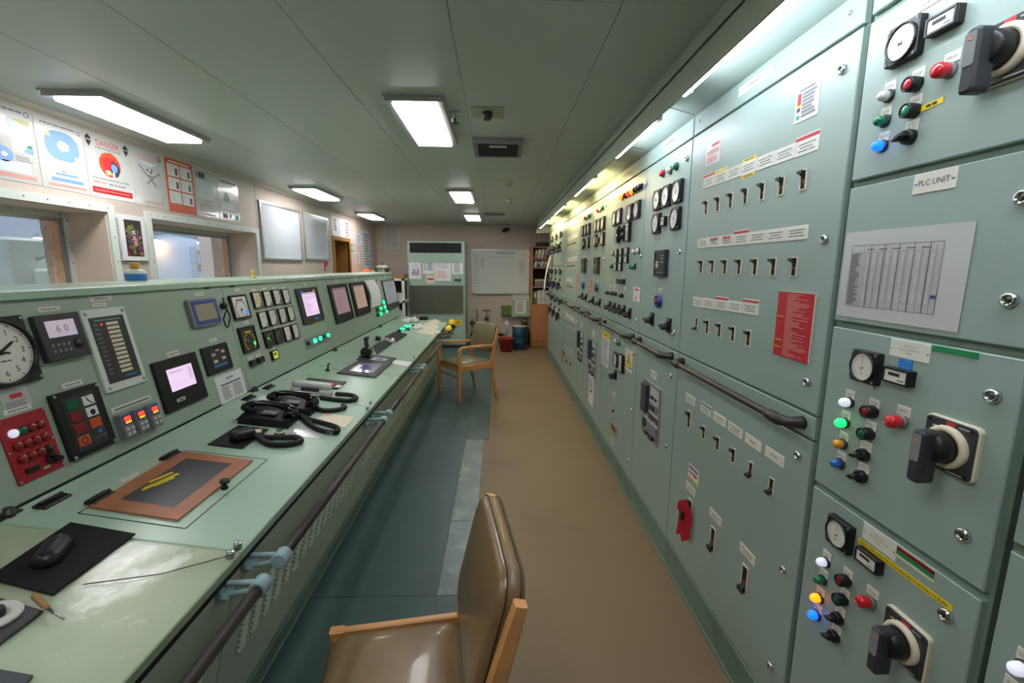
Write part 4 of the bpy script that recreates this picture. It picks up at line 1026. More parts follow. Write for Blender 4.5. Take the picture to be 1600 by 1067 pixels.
# ---- canopy above the board, with its fluorescent tubes
can = empty('lighting_canopy', (.8, 3.8, ZH1), 'green sheet metal lighting canopy over the switchboard', 'canopy')
ya, yb = -1.2, 8.1
q = MB(); q.prof([(.75, 2.45), (.667, 2.222), (.673, 2.220), (.757, 2.45)], ya, yb, 'front'); mk('front_lip', q, can)
q = MB(); q.prof([(.752, 2.40), (.80, 2.335), (.93, 2.305), (.93, 2.318), (.806, 2.348), (.757, 2.416)], ya, yb, 'boardedge'); mk('reflector', q, can)
q = MB(); q.prof([(.667, 2.222), (.75, 2.45), (.93, 2.45), (.93, 2.2), (.68, 2.2)], yb, yb+.006, 'board'); mk('end_plate', q, can)
q = MB(); q.prof([(.742, 2.449), (.712, 2.37), (.706, 2.372), (.735, 2.449)], ya, yb, 'front'); mk('ceiling_angle', q, can)
for y in (2.2, 2.86, 3.85, 5.08, 6.24):
    q = MB(); q.prof([(.72, 2.39), (.80, 2.333), (.915, 2.304), (.915, 2.3025), (.80, 2.331)], y-.002, y+.002, 'plinth'); mk('joint', q, can)
for i, (y0, y1, m) in enumerate(((.05, 1.83, 'tubecool'), (2.2, 2.82, 'tubecool'), (3.55, 4.28, 'tubewarm'), (5.1, 5.76, 'tubewarm'), (6.6, 7.75, 'tubewarm'))):
    r = empty('fluorescent_tube', (.724, (y0+y1)/2, 2.28), ['long cool white tube under the near end of the canopy', 'second tube under the canopy, above the generator panel', 'warm white tube above the synchronizing panel', 'fourth tube under the canopy, above the far feeder cabinet', 'last warm tube at the far end of the canopy'][i], 'light', 'tubes under the canopy')
    q = MB(); q.tube([(.715, y0, 2.262), (.715, y1, 2.262)], .0125, 12, m); mk('tube', q, r)
    for y in (y0-.02, y1+.02):
        q = MB(); q.box(.708, .75, y-.016, y+.016, 2.268, 2.34, 'lightgrey'); mk('lamp_holder', q, r)
    q = MB(); q.box(.738, .772, y0-.03, y1+.03, 2.31, 2.355, 'trimwhite'); mk('batten', q, r)
# ================================================================ control console along the left
KY = [-1.3, 1.18, 2.51, 3.80, 5.25, 6.5]
PH = math.hypot(.110, .605); DH = math.hypot(.68, .10); FH = math.hypot(.155, .63)
KL = ['near end of the control console with film covered top and clock', 'control console section with red button panel and framed hatch', 'control console section with the grid of small meters', 'control console section with the lever and two dark monitors', 'far end section of the control console with the paper strewn top']
for i in range(5):
    y0, y1 = KY[i], KY[i+1]; yc = (y0+y1)/2; L = y1-y0
    r = empty('control_console', (-1.3, yc, 0), KL[i], 'console', 'control console sections')
    q = MB(); q.prof([(-.76, .762), (-.915, .118), (-.96, 0), (-1.92, 0), (-1.92, 1.47), (-1.54, 1.47), (-1.436, .875), (-.77, .772)], y0+.001, y1-.001, 'plinth'); mk('body', q, r)
    q = MB(); q.slab(L-.003, DH-.006, -.028, 0, 'deskold' if i == 0 else 'desk', 0, .003); mk('desk_top', q, r, DK.at(yc, DH/2-.002))
    q = MB(); q.slab(L-.003, PH-.006, -.02, 0, 'panel', 0, .002); mk('instrument_panel', q, r, PN.at(yc, PH/2))
    q = MB(); q.prof([(-1.497, 1.492), (-1.50, 1.515), (-1.52, 1.520), (-1.93, 1.520), (-1.93, 1.48), (-1.53, 1.485)], y0+.0005, y1-.0005, 'desk'); mk('top_cap', q, r)
    q = MB(); q.slab(L-.004, FH-.012, -.015, 0, 'front', 0, .002); mk('front_panel', q, r, FT.at(yc, -FH/2))
    q = MB(); q.prof([(-.735, .772), (-.735, .752), (-.75, .745), (-.76, .76)], y0+.001, y1-.001, 'groove'); mk('edge_strip', q, r)
    q = MB(); q.prof([(-.905, .112), (-.90, .10), (-.92, .012), (-.915, 0), (-.96, 0), (-.96, .112)], y0+.001, y1-.001, 'plinth'); mk('base_plinth', q, r)
    # louvres stamped into the front: columns of short slots
    q = MB(); n = int(L/.085)
    for c in range(n):
        uu = -L/2+.12+(L-.24)*c/max(n-1, 1)
        for k in range(9):
            vv = -.10-k*.021
            q.add([(uu-.022, vv-.004, 0), (uu+.022, vv-.004, 0), (uu+.022, vv+.006, 0), (uu-.022, vv+.006, 0), (uu-.019, vv-.002, .010), (uu+.019, vv-.002, .010)], [(0, 1, 5, 4), (3, 4, 5, 2), (0, 4, 3), (1, 2, 5)], 'front')
    mk('louvres', q, r, FT.at(yc, -.12), kind='stuff')
    # handrail on two brackets
    if i < 4:
        ra, rb = y0+.06 if i else y0+.1, y1-.06
        xr_, zr_ = -.648, .738
        q = MB(); q.tube([(xr_, ra, zr_), (xr_, rb, zr_)], .0165, 14, 'railblack' if i < 2 else 'darkmetal'); rail = mk('handrail', q, r)
        for y in (ra, rb):
            if y < 0: continue
            q = MB()
            q.tube([(xr_, y-.022, zr_), (xr_, y-.02, zr_), (xr_, y+.02, zr_), (xr_, y+.022, zr_)], [.021, .024, .024, .021], 14, 'bracket')
            for dz in (-.018, .018): q.tube([(xr_-.005, y, zr_+dz*.6), (-.755, y, zr_+dz-.01)], .008, 8, 'bracket')
            q.tube([(-.738, y, zr_-.004), (-.752, y, zr_-.008)], [.03, .034], 16, 'bracket')
            mk('rail_bracket', q, rail)
    SEC.append(r)
q = MB(); q.prof([(-.725, .80), (-1.405, .90), (-1.497, 1.50), (-1.93, 1.518), (-1.93, 0), (-.93, 0), (-.91, .12), (-.74, .76)], 6.5, 6.506, 'panel'); mk('end_panel', q, SEC[4])

def PU(px, py, off=0): return PN.uv(px, py, off)
def DU(px, py, off=0): return DK.uv(px, py, off)
def tagp(par, px, py, w_=.06, h_=.014, rows=1): u, v = PU(px, py); nameplate(PN, par, u, v, w_, h_, None, rows, ticks=False)
k0, k1, k2, k3, k4 = SEC
# section split of fittings by where they stand along the console
def own(u):
    for i in range(5):
        if u < KY[i+1]: return SEC[i]
    return SEC[4]
# ---- clock
u, v = PU(-1, 551, .02); s_ = .208
q = MB(); q.slab(s_, s_, 0, .016, 'black', .006, .004); ck = mk('wall_clock', q, own(u), PN.at(u, v))
for sx in (-1, 1):
    for sy in (-1, 1): screw(PN, ck, u+sx*s_*.45, v+sy*s_*.45, .012).matrix_basis = PN.at(u+sx*s_*.45, v+sy*s_*.45, .016)
q = MB(); R_ = .092; q.lathe([(R_+.01, .016), (R_+.01, .03), (R_, .032), (R_, .02)], 40, 'black', cap=False); q.poly(circ(R_, 40), .021, 'dial')
for k in range(60):
    a = math.radians(90-6*k); r0 = R_*(.93 if k % 5 else .89)
    q.line(r0*math.cos(a), r0*math.sin(a), R_*.97*math.cos(a), R_*.97*math.sin(a), .0015 if k % 5 else .003, .0216, 'ink')
for k in range(1, 13):
    a = math.radians(90-30*k); q.text(str(k), R_*.70*math.cos(a), R_*.70*math.sin(a), .018, .0216, 'ink')
q.words(-.022, .022, -R_*.30, .005, .0216, 'plateprint')
mk('dial', q, ck, PN.at(u, v))
q = MB(); q.poly([(-.004, -.02), (.004, -.02), (.004, .04), (0, .056), (-.004, .04)], .024, 'ink'); mk('hour_hand', q, ck, PN.at(u, v, 0, math.radians(-58)))
q = MB(); q.poly([(-.003, -.025), (.003, -.025), (.0015, .082), (-.0015, .082)], .0255, 'ink'); q.lathe([(.008, .0255), (.007, .028), (0, .028)], 12, 'ink'); mk('minute_hand', q, ck, PN.at(u, v, 0, math.radians(75)))
# ---- generic instrument: bezel slab + screen
def inst(name, c4, bez, depth, screen=None, smat=None, straight=True, rad=.004, off=.012, frame=None):
    u, v, w_, h_, ro = PN.rect(*c4, off=off)
    q = MB(); q.slab(w_, h_, 0, depth, bez, rad, .003)
    if frame: q.frame(w_, h_, w_*frame, depth-.001, depth+.004, bez)
    o = mk(name, q, own(u), PN.at(u, v))
    if screen:
        x0, x1, y0, y1 = screen
        q = MB(); q.slab(w_*(x1-x0), h_*(y1-y0), depth-.001, depth+.0012, smat, .002, .0005, w_*((x0+x1)/2-.5), h_*((y0+y1)/2-.5)); mk('screen', q, o, PN.at(u, v))
    return o, u, v, w_, h_
def over(name, o, u, v, q): return mk(name, q, o, PN.at(u, v))
# controller with LCD
o, u, v, w_, h_ = inst('display_controller', ((53, 496), (118, 486), (139, 553), (69, 569)), 'charcoal', .022, (.16, .82, .5, .86), 'scrlcd')
q = MB(); z = .0226
for k in range(4): q.quad(-w_*.34+w_*.12*k, -w_*.29+w_*.12*k, -h_*.2, -h_*.13, z, 'grey'); q.quad(-w_*.34+w_*.12*k, -w_*.29+w_*.12*k, -h_*.33, -h_*.26, z, 'grey')
q2 = MB(); q2.lathe([(w_*.11, z), (w_*.10, z+.003), (0, z+.003)], 18, 'black', w_*.27, -h_*.2); over('navigation_pad', o, u, v, q2); over('keypad', o, u, v, q); q = MB(); q.text('6 0', 0, h_*.18, h_*.16, z+.001, 'grey'); over('lcd_digits', o, u, v, q)
tagp(k1 if u > 1.18 else k0, 76, 483, .075, .016)
# alarm annunciator in a white frame
u, v, w_, h_, ro = PN.rect((123, 486), (193, 478), (229, 596), (166, 615), off=.006)
q = MB(); q.slab(w_, h_, 0, .010, 'trimwhite', .003, .002); o = mk('alarm_annunciator', q, own(u), PN.at(u, v))
q = MB(); q.slab(w_*.78, h_*.80, .010, .0115, 'charcoal')
for k in range(12):
    y = h_*(.31-.054*k); q.quad(-w_*.06, w_*.22, y-h_*.018, y+h_*.018, .0122, 'cream'); q.cyl(.0035, .0115, .013, 'litred' if k == 0 else 'redlensdark', 8, -w_*.16, y); q.quad(-w_*.33, -w_*.23, y-.002, y+.002, .0122, 'grey')
q.quad(-w_*.3, w_*.3, h_*.35, h_*.37, .0122, 'grey'); q.quad(0, w_*.28, -h_*.36, -h_*.34, .0122, 'bluetape'); over('lamp_field', o, u, v, q)
for sx in (-1, 1):
    for sy in (-1, 1): screw(PN, o, u+sx*w_*.42, v+sy*h_*.45).matrix_basis = PN.at(u+sx*w_*.42, v+sy*h_*.45, .01)
u2, v2 = PU(156, 464); nameplate(PN, own(u2), u2, v2, .10, .035, None, 2, m='lightgrey', ticks=False); tagp(own(u2), 155, 476, .06, .014)
# call panel with coloured squares
o, u, v, w_, h_ = inst('call_panel', ((77, 618.5), (151, 597), (184, 690), (114, 722)), 'black', .014)
q = MB(); z = .0146; q.slab(w_*.66, h_*.82, .014, .0142, 'charcoal')
for k, (x, y, c) in enumerate(((-.17, .28, 'dkgreen'), (.17, .28, 'paper'), (-.17, .10, 'redlensdark'), (.17, .10, 'paper'), (-.17, -.08, 'redlensdark'), (.17, -.08, 'posterorange'), (-.17, -.27, 'posterorange'))):
    q.slab(w_*.24, h_*.145, z-.001, z+.003, c, .002, .001, w_*x, h_*y)
q.text('(', w_*.17, h_*.28, .03, z+.0036, 'ink', rot=.6); q.poly(circ(w_*.06, 12, w_*.17, h_*.09), z+.0036, 'ink'); q.poly(circ(w_*.05, 10, w_*.2, -h_*.22), z+.001, 'bluelens'); q.quad(w_*.05, w_*.32, -h_*.31, -h_*.29, z+.001, 'plateprint'); q.ring(circ(w_*.07, 14, -w_*.17, -h_*.27), circ(w_*.05, 14, -w_*.17, -h_*.27), z+.003, z+.0036, 'ink'); over('call_buttons', o, u, v, q)
for sx in (-1, 1):
    for sy in (-1, 1): screw(PN, o, u+sx*w_*.44, v+sy*h_*.46).matrix_basis = PN.at(u+sx*w_*.44, v+sy*h_*.46, .014)
tagp(own(u), 113, 600, .075, .018)
# three temperature controllers
u2, v2 = PU(206, 631); nameplate(PN, own(u2), u2, v2, .19, .02, None, 0); q = MB(); q.quad(-.085, .085, -.003, .003, .0026, 'plateprint'); mk('strip_print', q, own(u2), PN.at(u2, v2, 0))
for px, py in ((198, 665), (219.5, 656.5), (240.5, 648.5)):
    u, v = PU(px, py, .02); w_, h_ = .048, .096
    q = MB(); q.slab(w_, h_, 0, .03, 'grey', .003, .003); q.slab(w_*.86, h_*.40, .03, .031, 'screenblue', .002, .0003, 0, h_*.24); o = mk('temperature_controller', q, own(u), PN.at(u, v))
    q = MB(); q.quad(-w_*.3, w_*.3, h_*.22, h_*.36, .0316, 'litred'); q.quad(-w_*.25, w_*.3, h_*.10, h_*.18, .0316, 'litamber'); over('digits', o, u, v, q)
    q = MB()
    for a in (-.22, .22):
        for c in (-.12, -.32): q.slab(w_*.3, h_*.12, .03, .033, 'lightgrey', .002, .001, w_*a, h_*c)
    over('keys', o, u, v, q)
# red emergency panel
u, v, w_, h_, ro = PN.rect((-4, 656), (67.6, 638), (102, 727), (25.5, 762), off=.004)
q = MB(); q.slab(w_, h_, 0, .005, 'redpaint', .003, .001); o = mk('emergency_panel', q, own(u), PN.at(u, v))
for sx in (-1, 1):
    for sy in (-1, 0, 1): screw(PN, o, u+sx*w_*.46, v+sy*h_*.46, .008).matrix_basis = PN.at(u+sx*w_*.46, v+sy*h_*.46, .005)
for rr in range(3):
    for c in range(4):
        x, y = -.28+.19*c, .26-.2*rr
        m = {(0, 0): 'litwhite', (0, 1): 'dkgreen'}.get((rr, c), 'redlensdark')
        if (rr, c) == (2, 3): m = 'black'
        lo = mk('push_button', cached(('redbtn', m), lambda: MB().lathe([(.013, .005), (.013, .012), (.010, .015), (0, .016)], 14, m)), o, PN.at(u+w_*x, v+h_*y))
q = MB(); q.slab(w_*.26, h_*.08, .005, .014, 'black', .003, .002, -w_*.18, -h_*.34); over('key_switch', o, u, v, q); q = MB(); q.quad(w_*.05, w_*.2, -h_*.42, -h_*.38, .0056, 'lightgrey')
over('panel_print', o, u, v, q); selector(PN, own(u), u+w_*.28, v-h_*.30, .9, .03)
# white notices by the red panel
r = empty('notice_card', tuple(PN.at(*PU(23, 622)).translation), 'white notice card with red mark above the red button panel', 'paper')
u, v, w_, h_, ro = PN.rect((-3, 609), (40, 601), (51, 632), (5, 646)); q = MB(); q.slab(w_, h_, .0006, .0015, 'laminate', .002); q.quad(-w_*.2, w_*.25, 0, h_*.2, .0022, 'redprint'); q.rows(-w_*.42, w_*.42, -h_*.1, -h_*.42, 4, .0022); mk('card', q, r, PN.at(u, v))
tagp(own(u), 27, 640, .08, .016)
# ---- second part of section 1
o, u, v, w_, h_ = inst('touch_screen', ((289.6, 468.4), (336, 465), (346, 504.4), (303, 513.4)), 'grey', .02, (.17, .86, .13, .82), 'screenoff', rad=.012)
q = MB(); q.frame(w_*.86, h_*.86, w_*.085, .0195, .0212, 'screenblue'); over('blue_bezel', o, u, v, q)
tagp(own(u), 311, 459.5, .07, .016)
o, u, v, w_, h_ = inst('black_monitor', ((237, 567.4), (305.4, 549.4), (327, 619), (262.6, 647)), 'black', .012, (.22, .80, .36, .80), 'scrpink')
q = MB(); q.slab(w_*.2, h_*.07, .012, .0135, 'lightgrey', .008, .0005, -w_*.15, -h_*.33); q.quad(-w_*.2, -w_*.1, -h_*.345, -h_*.32, .0142, 'ink'); q.quad(-w_*.24, w_*.05, h_*.22, h_*.235, .0142, 'scrmauve'); q.rows(w_*.18, w_*.27, h_*.24, h_*.0, 6, .0142, 'scrmauve', .3, .2); over('logo_badge', o, u, v, q)
tagp(own(u), 270, 552.5, .075, .022)
o, u, v, w_, h_ = inst('touch_panel', ((314.4, 544.4), (354.4, 534), (366, 573.7), (327.4, 587.6)), 'black', .012, (.22, .82, .16, .86), 'charcoal')
q = MB(); z = .0142
for x, y, c in ((-.16, .17, 'pinkprint'), (.22, .21, 'pinkprint'), (-.14, -.08, 'cream'), (.2, -.03, 'lightgrey')): q.quad(w_*(x-.07), w_*(x+.07), h_*(y-.05), h_*(y+.05), z, c)
q.quad(-w_*.25, w_*.28, -h_*.28, -h_*.21, z, 'bluetape'); q.quad(-w_*.05, w_*.08, h_*.28, h_*.32, z, 'paper'); over('soft_keys', o, u, v, q)
tagp(own(u), 332.5, 531.5, .06, .016)
u, v, w_, h_, ro = PN.rect((333.5, 591), (375, 575), (386.4, 613.5), (346.6, 633))
r = empty('data_sheet', tuple(PN.at(u, v-h_/2).translation), 'white table sheet stuck to the panel below the coloured touch panel', 'paper')
q = MB(); q.slab(w_, h_, .0006, .0014, 'paper'); z = .002; q.quad(-w_*.12, w_*.14, h_*.31, h_*.35, z, 'plateprint'); q.quad(-w_*.36, w_*.4, h_*.12, h_*.17, z, 'scrink'); q.rows(-w_*.36, -w_*.02, h_*.08, -h_*.4, 10, z, 'paperprint', .5, .3); q.rows(w_*.04, w_*.4, h_*.08, -h_*.4, 10, z, 'paperprint', .5, .3); mk('sheet', q, r, PN.at(u, v))
# cable hung beside the touch screen
u0, v0 = PU(345, 476); r = empty('hanging_cable', tuple(PN.at(u0, v0).translation), 'black looped cable hanging beside the blue rimmed touch screen', 'cable')
u1, v1 = PU(344.5, 466); u2, v2 = PU(348, 484); u3, v3 = PU(352, 512); u4, v4 = PU(355, 497)
q = MB(); q.tube([(u1, v1, .012), (u0, v0, .02), (u2, v2, .022), (u3-.02, (v2+v3)/2, .016), (u3-.012, v3+.01, .012), (u3+.008, v3, .012), (u4+.006, v4, .014), (u2+.006, v2, .02)], .004, 8, 'black'); mk('cord', q, r, PN.at(0, 0))
q = MB(); q.lathe([(.014, 0), (.018, .008), (.018, .02), (.012, .03), (0, .03)], 14, 'black'); mk('plug', q, r, PN.at(u0, v0-.01))
for px, py in ((322.5, 447), (361, 444.5)): u, v = PU(px, py); q = MB(); q.slab(.035, .022, -.002, .006, 'black', .003, .001); mk('panel_clip', q, own(u), PN.at(u, v-.005))
# ---- meters of section 2
u, v, w_, h_, ro = PN.rect((360, 461.6), (385.7, 459), (395, 495), (370.6, 500), off=.02); gauge(PN, k2, u, v, w_, 'dial', math.pi*.98, 'tall', h_, 'litblue', 'revolution_gauge', .012)
u, v, w_, h_, ro = PN.rect((374, 512.7), (397.6, 507), (408.4, 543.8), (385.7, 551.6), off=.02); gauge(PN, k2, u, v, w_, 'dialdark', 1.2, 'tall', h_, 'litgreen', 'angle_indicator', .012)
tagp(k2, 370, 453, .05, .016); tagp(k2, 384.5, 504, .05, .016)
rows_ = (((404.4, 468.4), (420.8, 466), (435, 464), (449.4, 462.8)), ((414, 499), (428.5, 495.4), (443.8, 492.5), (456.8, 489.3)), ((422.4, 529), (437.5, 524.6), (451.6, 520.6), (464, 516.8)))
for i, rw in enumerate(rows_):
    for j, (px, py) in enumerate(rw):
        u, v = PU(px, py, .02)
        dm = 'dialaged' if (i, j) == (0, 0) else ('dialdark' if i == 2 and j < 2 else 'dial')
        gauge(PN, k2, u, v, .092, dm, (.9, .35, .75, 1.1, .3, .5, .8, .2, .6, .4, .7, .1)[i*4+j], 'arc', .103, {(2, 0): 'litgreen', (2, 2): 'litamber'}.get((i, j)), 'panel_meter', .012)
        nameplate(PN, k2, u+.005, v+.064, .05, .014, None, 1, ticks=False)
u, v = PU(429.8, 554.3, .012); meter(PN, k2, u, v, .075, .06, 'lcdyellow', 'counter_display', depth=.016); tagp(k2, 426.5, 544.5, .05, .014)
for px, py in ((396.5, 566.7), (408, 562)): u, v = PU(px, py, .012); meter(PN, k2, u, v, .06, .034, 'charcoal', 'toggle_unit', depth=.016); nameplate(PN, k2, u, v+.03, .055, .022, None, 2, ticks=False)
# monitors
def mon(c4, sm, scr, bez='charcoal', extra=None):
    o, u, v, w_, h_ = inst('monitor', c4, bez, .012, scr, sm, off=.012, frame=.02)
    q = MB(); z = .0138; x0, x1, y0, y1 = [(t-.5)*(w_ if k < 2 else h_) for k, t in enumerate(scr)]
    q.quad(x0, x1, y1-h_*.04, y1-h_*.02, z, 'paperprint'); q.rows(x0+w_*.04, x1-w_*.05, y1-h_*.08, y0+h_*.05, 9, z, 'pinkprint' if sm != 'scrgrey' else 'paperprint', .2, .8)
    mk('screen_print', q, o, PN.at(u, v))
    q = MB()
    if extra == 'sticker': q.quad(-w_*.4, -w_*.22, h_*.38, h_*.43, 0.0166, 'bluetape'); q.poly([(w_*.2, h_*.37), (w_*.36, h_*.37), (w_*.28, h_*.44)], 0.0166, 'brightyellow'); q.quad(0, w_*.2, -h_*.44, -h_*.38, 0.0166, 'bluetape')
    else: q.quad(w_*.33, w_*.36, -h_*.42, -h_*.35, 0.0166, 'greenlens'); q.cyl(.006, .012, .0165, 'grey', 12, -w_*.3, -h_*.41)
    mk('front_controls', q, o, PN.at(u, v))
    return o, u, v, w_, h_
o, u, v, w_, h_ = mon(((460.6, 451), (494, 448.4), (507, 498), (476.5, 507.5)), 'scrpink', (.2, .84, .2, .86), 'charcoal', 'sticker')
tagp(k2, 476, 443.5, .04, .016)
u2, v2 = PU(492, 506); nameplate(PN, k2, u2, v2, .08, .014, None, 1, m='yellow', ticks=False)
mon(((512, 445.6), (540.3, 442.8), (553.8, 497), (527.5, 505.6)), 'scrmauve', (.15, .88, .22, .90), 'black')
mon(((545.5, 442), (568.4, 440), (579.6, 487.8), (559, 494.7)), 'scrtan', (.17, .88, .22, .90), 'black')
mon(((596.5, 438), (615.3, 436), (624.6, 478.4), (606.8, 485)), 'scrgrey', (.04, .96, .20, .96), 'charcoal')
for px, py in ((525, 438), (555, 435.5), (602, 432)): u, v = PU(px, py); nameplate(PN, own(u), u, v, .08, .03, None, 1, ticks=False)
for px, py in ((487.5, 436.5), (504, 435), (566.5, 431.5), (575, 431)): u, v = PU(px, py); q = MB(); q.slab(.03, .02, -.002, .008, 'black', .003, .001); mk('panel_clip', q, own(u), PN.at(u, v))
u, v = PU(590, 443.7, .008); q = MB(); q.slab(.085, .10, 0, .012, 'black', .003, .002); o = mk('twin_switch', q, own(u), PN.at(u, v))
for s_ in (-1, 1): q = MB(); q.slab(.03, .085, .012, .016, 'lightgrey', .002, .001, s_*.019); mk('rocker', q, o, PN.at(u, v))
# sheaf of paper hung on the panel
u, v, w_, h_, ro = PN.rect((571.5, 439), (586, 436), (595, 477), (580, 481), off=.03)
r = empty('hanging_papers', tuple(PN.at(u, v).translation), 'curled sheaf of white paper hanging beside the far monitor', 'paper')
for k in range(3):
    q = MB(); n = 8
    for j in range(n):
        y1 = h_*(.5-j/n); y0 = h_*(.5-(j+1)/n); z1 = .012+.03*math.sin(j/n*3)+k*.005; z0 = .012+.03*math.sin((j+1)/n*3)+k*.005
        q.add([(-w_/2+.006*k, y0, z0), (w_/2+.006*k, y0, z0), (w_/2+.006*k, y1, z1), (-w_/2+.006*k, y1, z1), (-w_/2+.006*k, y0, z0-.0015), (w_/2+.006*k, y0, z0-.0015), (w_/2+.006*k, y1, z1-.0015), (-w_/2+.006*k, y1, z1-.0015)], [(0, 1, 2, 3), (7, 6, 5, 4), (0, 3, 7, 4), (1, 5, 6, 2)], 'paper')
    mk('sheet', q, r, PN.at(u, v))
# lit button bars
def lampbar(par, c4, lamps, m='grey'):
    u, v, w_, h_, ro = PN.rect(*c4, off=.004); q = MB(); q.slab(w_, h_, 0, .004, m, .002, .001); o = mk('lamp_bar', q, par, PN.at(u, v))
    for px, py, lens, d in lamps:
        uu, vv = PU(px, py, .015); lo = lamp(PN, par, uu, vv, lens, d)
lampbar(k2, ((475.6, 530), (512, 517), (516, 531), (479.4, 546.8)), [(483, 536, 'greencap', .03), (492.5, 532.4, 'litteal', .036), (501, 528.5, 'litteal', .032), (507, 525.8, 'greencap', .03), (513, 523.4, 'litteal', .032)])
lampbar(k4, ((586, 479), (600, 474), (605, 484), (589, 492)), [(599.7, 472.2, 'litteal', .05), (595.6, 481.8, 'litteal', .042), (601.6, 479.7, 'litteal', .042), (595.6, 490, 'litteal', .042), (604.6, 486.5, 'litteal', .042), (590, 484, 'greencap', .04), (591, 492, 'greencap', .04)], 'boxgreen')
# latches where panel meets desk
def latch(px, py, par=None):
    u, v = DU(px, py, .01); q = MB(); q.lathe([(.016, 0), (.016, .012), (.012, .014), (.012, .024), (0, .026)], 12, 'darkmetal'); q.box(-.03, .03, -.01, .01, 0, .006, 'darkmetal'); mk('latch', q, own(u), DK.at(u, min(v, DH-.02)))
for px, py in ((391, 607), (524, 546), (592, 509), (5, 800)): latch(px, py)
# ================================================================ things on the desk
def drect(c4, off=0): return DK.rect(*c4, off=off, straight=False)
# fold-down hatch: brown frame, slate pad
u, v, w_, h_, ro = DK.rect((122, 802), (290, 704), (418, 718), (290, 826), straight=False)
# corners are read in the order back-left, back-right, front-right, front-left
q0 = [V(DU(*p)) for p in ((122, 802), (290, 704), (418, 718), (290, 826))]
q = MB()
def outline(pts, t, z, m):
    for i in range(4): a, b_ = pts[i], pts[(i+1) % 4]; q.line(a.x, a.y, b_.x, b_.y, t, z, m)
outline(q0, .004, .0006, 'groove'); mk('hatch_outline', q, k1, DK.at(0, 0))
p1 = [V(DU(*p)) for p in ((138, 794), (282, 707), (395.5, 721), (278, 815))]; p2 = [V(DU(*p)) for p in ((188, 783), (291, 719), (362, 727), (272, 796))]
ht = empty('desk_hatch', tuple(DK.at((p1[0].x+p1[2].x)/2, (p1[0].y+p1[2].y)/2).translation), 'brown framed hatch with a dark slate centre and yellow tape', 'hatch')
def ccw(p): return [tuple(x) for x in p] if sum(p[i].x*p[(i+1) % 4].y-p[(i+1) % 4].x*p[i].y for i in range(4)) > 0 else [tuple(x) for x in reversed(p)]
q = MB(); q.ring(ccw(p1), ccw(p2), .0006, .007, 'woodframe'); mk('frame', q, ht, DK.at(0, 0))
q = MB(); q.ext(ccw(p2), .0006, .005, 'slate'); mk('slate_pad', q, ht, DK.at(0, 0))
q = MB()
for a, b_ in (((226, 765), (279, 742)), ((222, 768), (262, 751)), ((232, 756), (270, 740)), ((240, 762), (272, 748))): a = DU(*a); b_ = DU(*b_); q.line(*a, *b_, .012, .0056, 'brightyellow')
mk('yellow_tape', q, ht, DK.at(0, 0))
for px, py in ((156, 780), (266, 714)): u, v = DU(px, py); q = MB(); q.slab(.075, .035, .001, .012, 'black', .003, .003); q.tube([(-.035, 0, .013), (.035, 0, .013)], .006, 8, 'black'); mk('hinge', q, ht, DK.at(u, v))
u, v = DU(351, 759, .01); q = MB(); q.lathe([(.012, 0), (.012, .006), (.007, .01), (.007, .02), (.016, .024), (.016, .032), (0, .034)], 14, 'black'); mk('knob', q, ht, DK.at(u, v))
for i, (px, py) in enumerate(((82, 784), (388.6, 622.5), (420, 605.5))):
    u, v = DU(px, py); q = MB(); q.slab(.085, .04, 0, .008, 'black', .003, .003); q.tube([(-.035, .005, .010), (.035, .005, .010)], .006, 8, 'black'); mk('panel_hinge', q, own(u), DK.at(u, v))
for px, py, w_ in ((202, 745, .07), (371, 657, .05)): u, v = DU(px, py); nameplate(DK, own(u), u, v, w_, .018, None, 1)
# chrome stand-offs at the joint
for i, (px, py) in enumerate(((371.5, 852), (360, 866), (579, 629), (575, 638), (647, 558), (681, 521))):
    u, v = DU(px, py, .01); s_ = 1 if i < 2 else .7; q = MB(); q.lathe([(.011*s_, 0), (.011*s_, .018), (.009*s_, .02), (0, .02)], 14, 'steel'); mk('stand_off', q, own(u), DK.at(u, max(v, .012)))
# plastic film over the near top, with the cord that runs across it
r = empty('plastic_film', tuple(DK.at(.9, .35).translation), 'clear plastic film spread over the near desk top', 'film')
q = MB(); n = 36; m_ = 22; vs = []; fs = []
random.seed(3)
for i in range(n+1):
    for j in range(m_+1):
        uu = -.3+1.46*i/n; vv = .006+.66*j/m_
        z = .003+.0022*math.sin(uu*21+vv*40)*math.sin(vv*13+uu*6)+.0016*random.random()
        vs.append((uu, vv, z))
for i in range(n):
    for j in range(m_): a = i*(m_+1)+j; fs.append((a, a+m_+1, a+m_+2, a+1))
q.add(vs, fs, 'film', True); mk('film_sheet', q, r, DK.at(0, 0))
r = empty('thin_cord', tuple(DK.at(1.1, .2).translation), 'thin cord running across the plastic film to the desk corner', 'cord')
a = DU(362, 868, .008); b_ = DU(250, 897, .008); c = DU(130, 913, .008); q = MB(); q.tube([(*a, .01), (*b_, .008), (*c, .008)], .0013, 6, 'seam'); mk('cord', q, r, DK.at(0, 0))
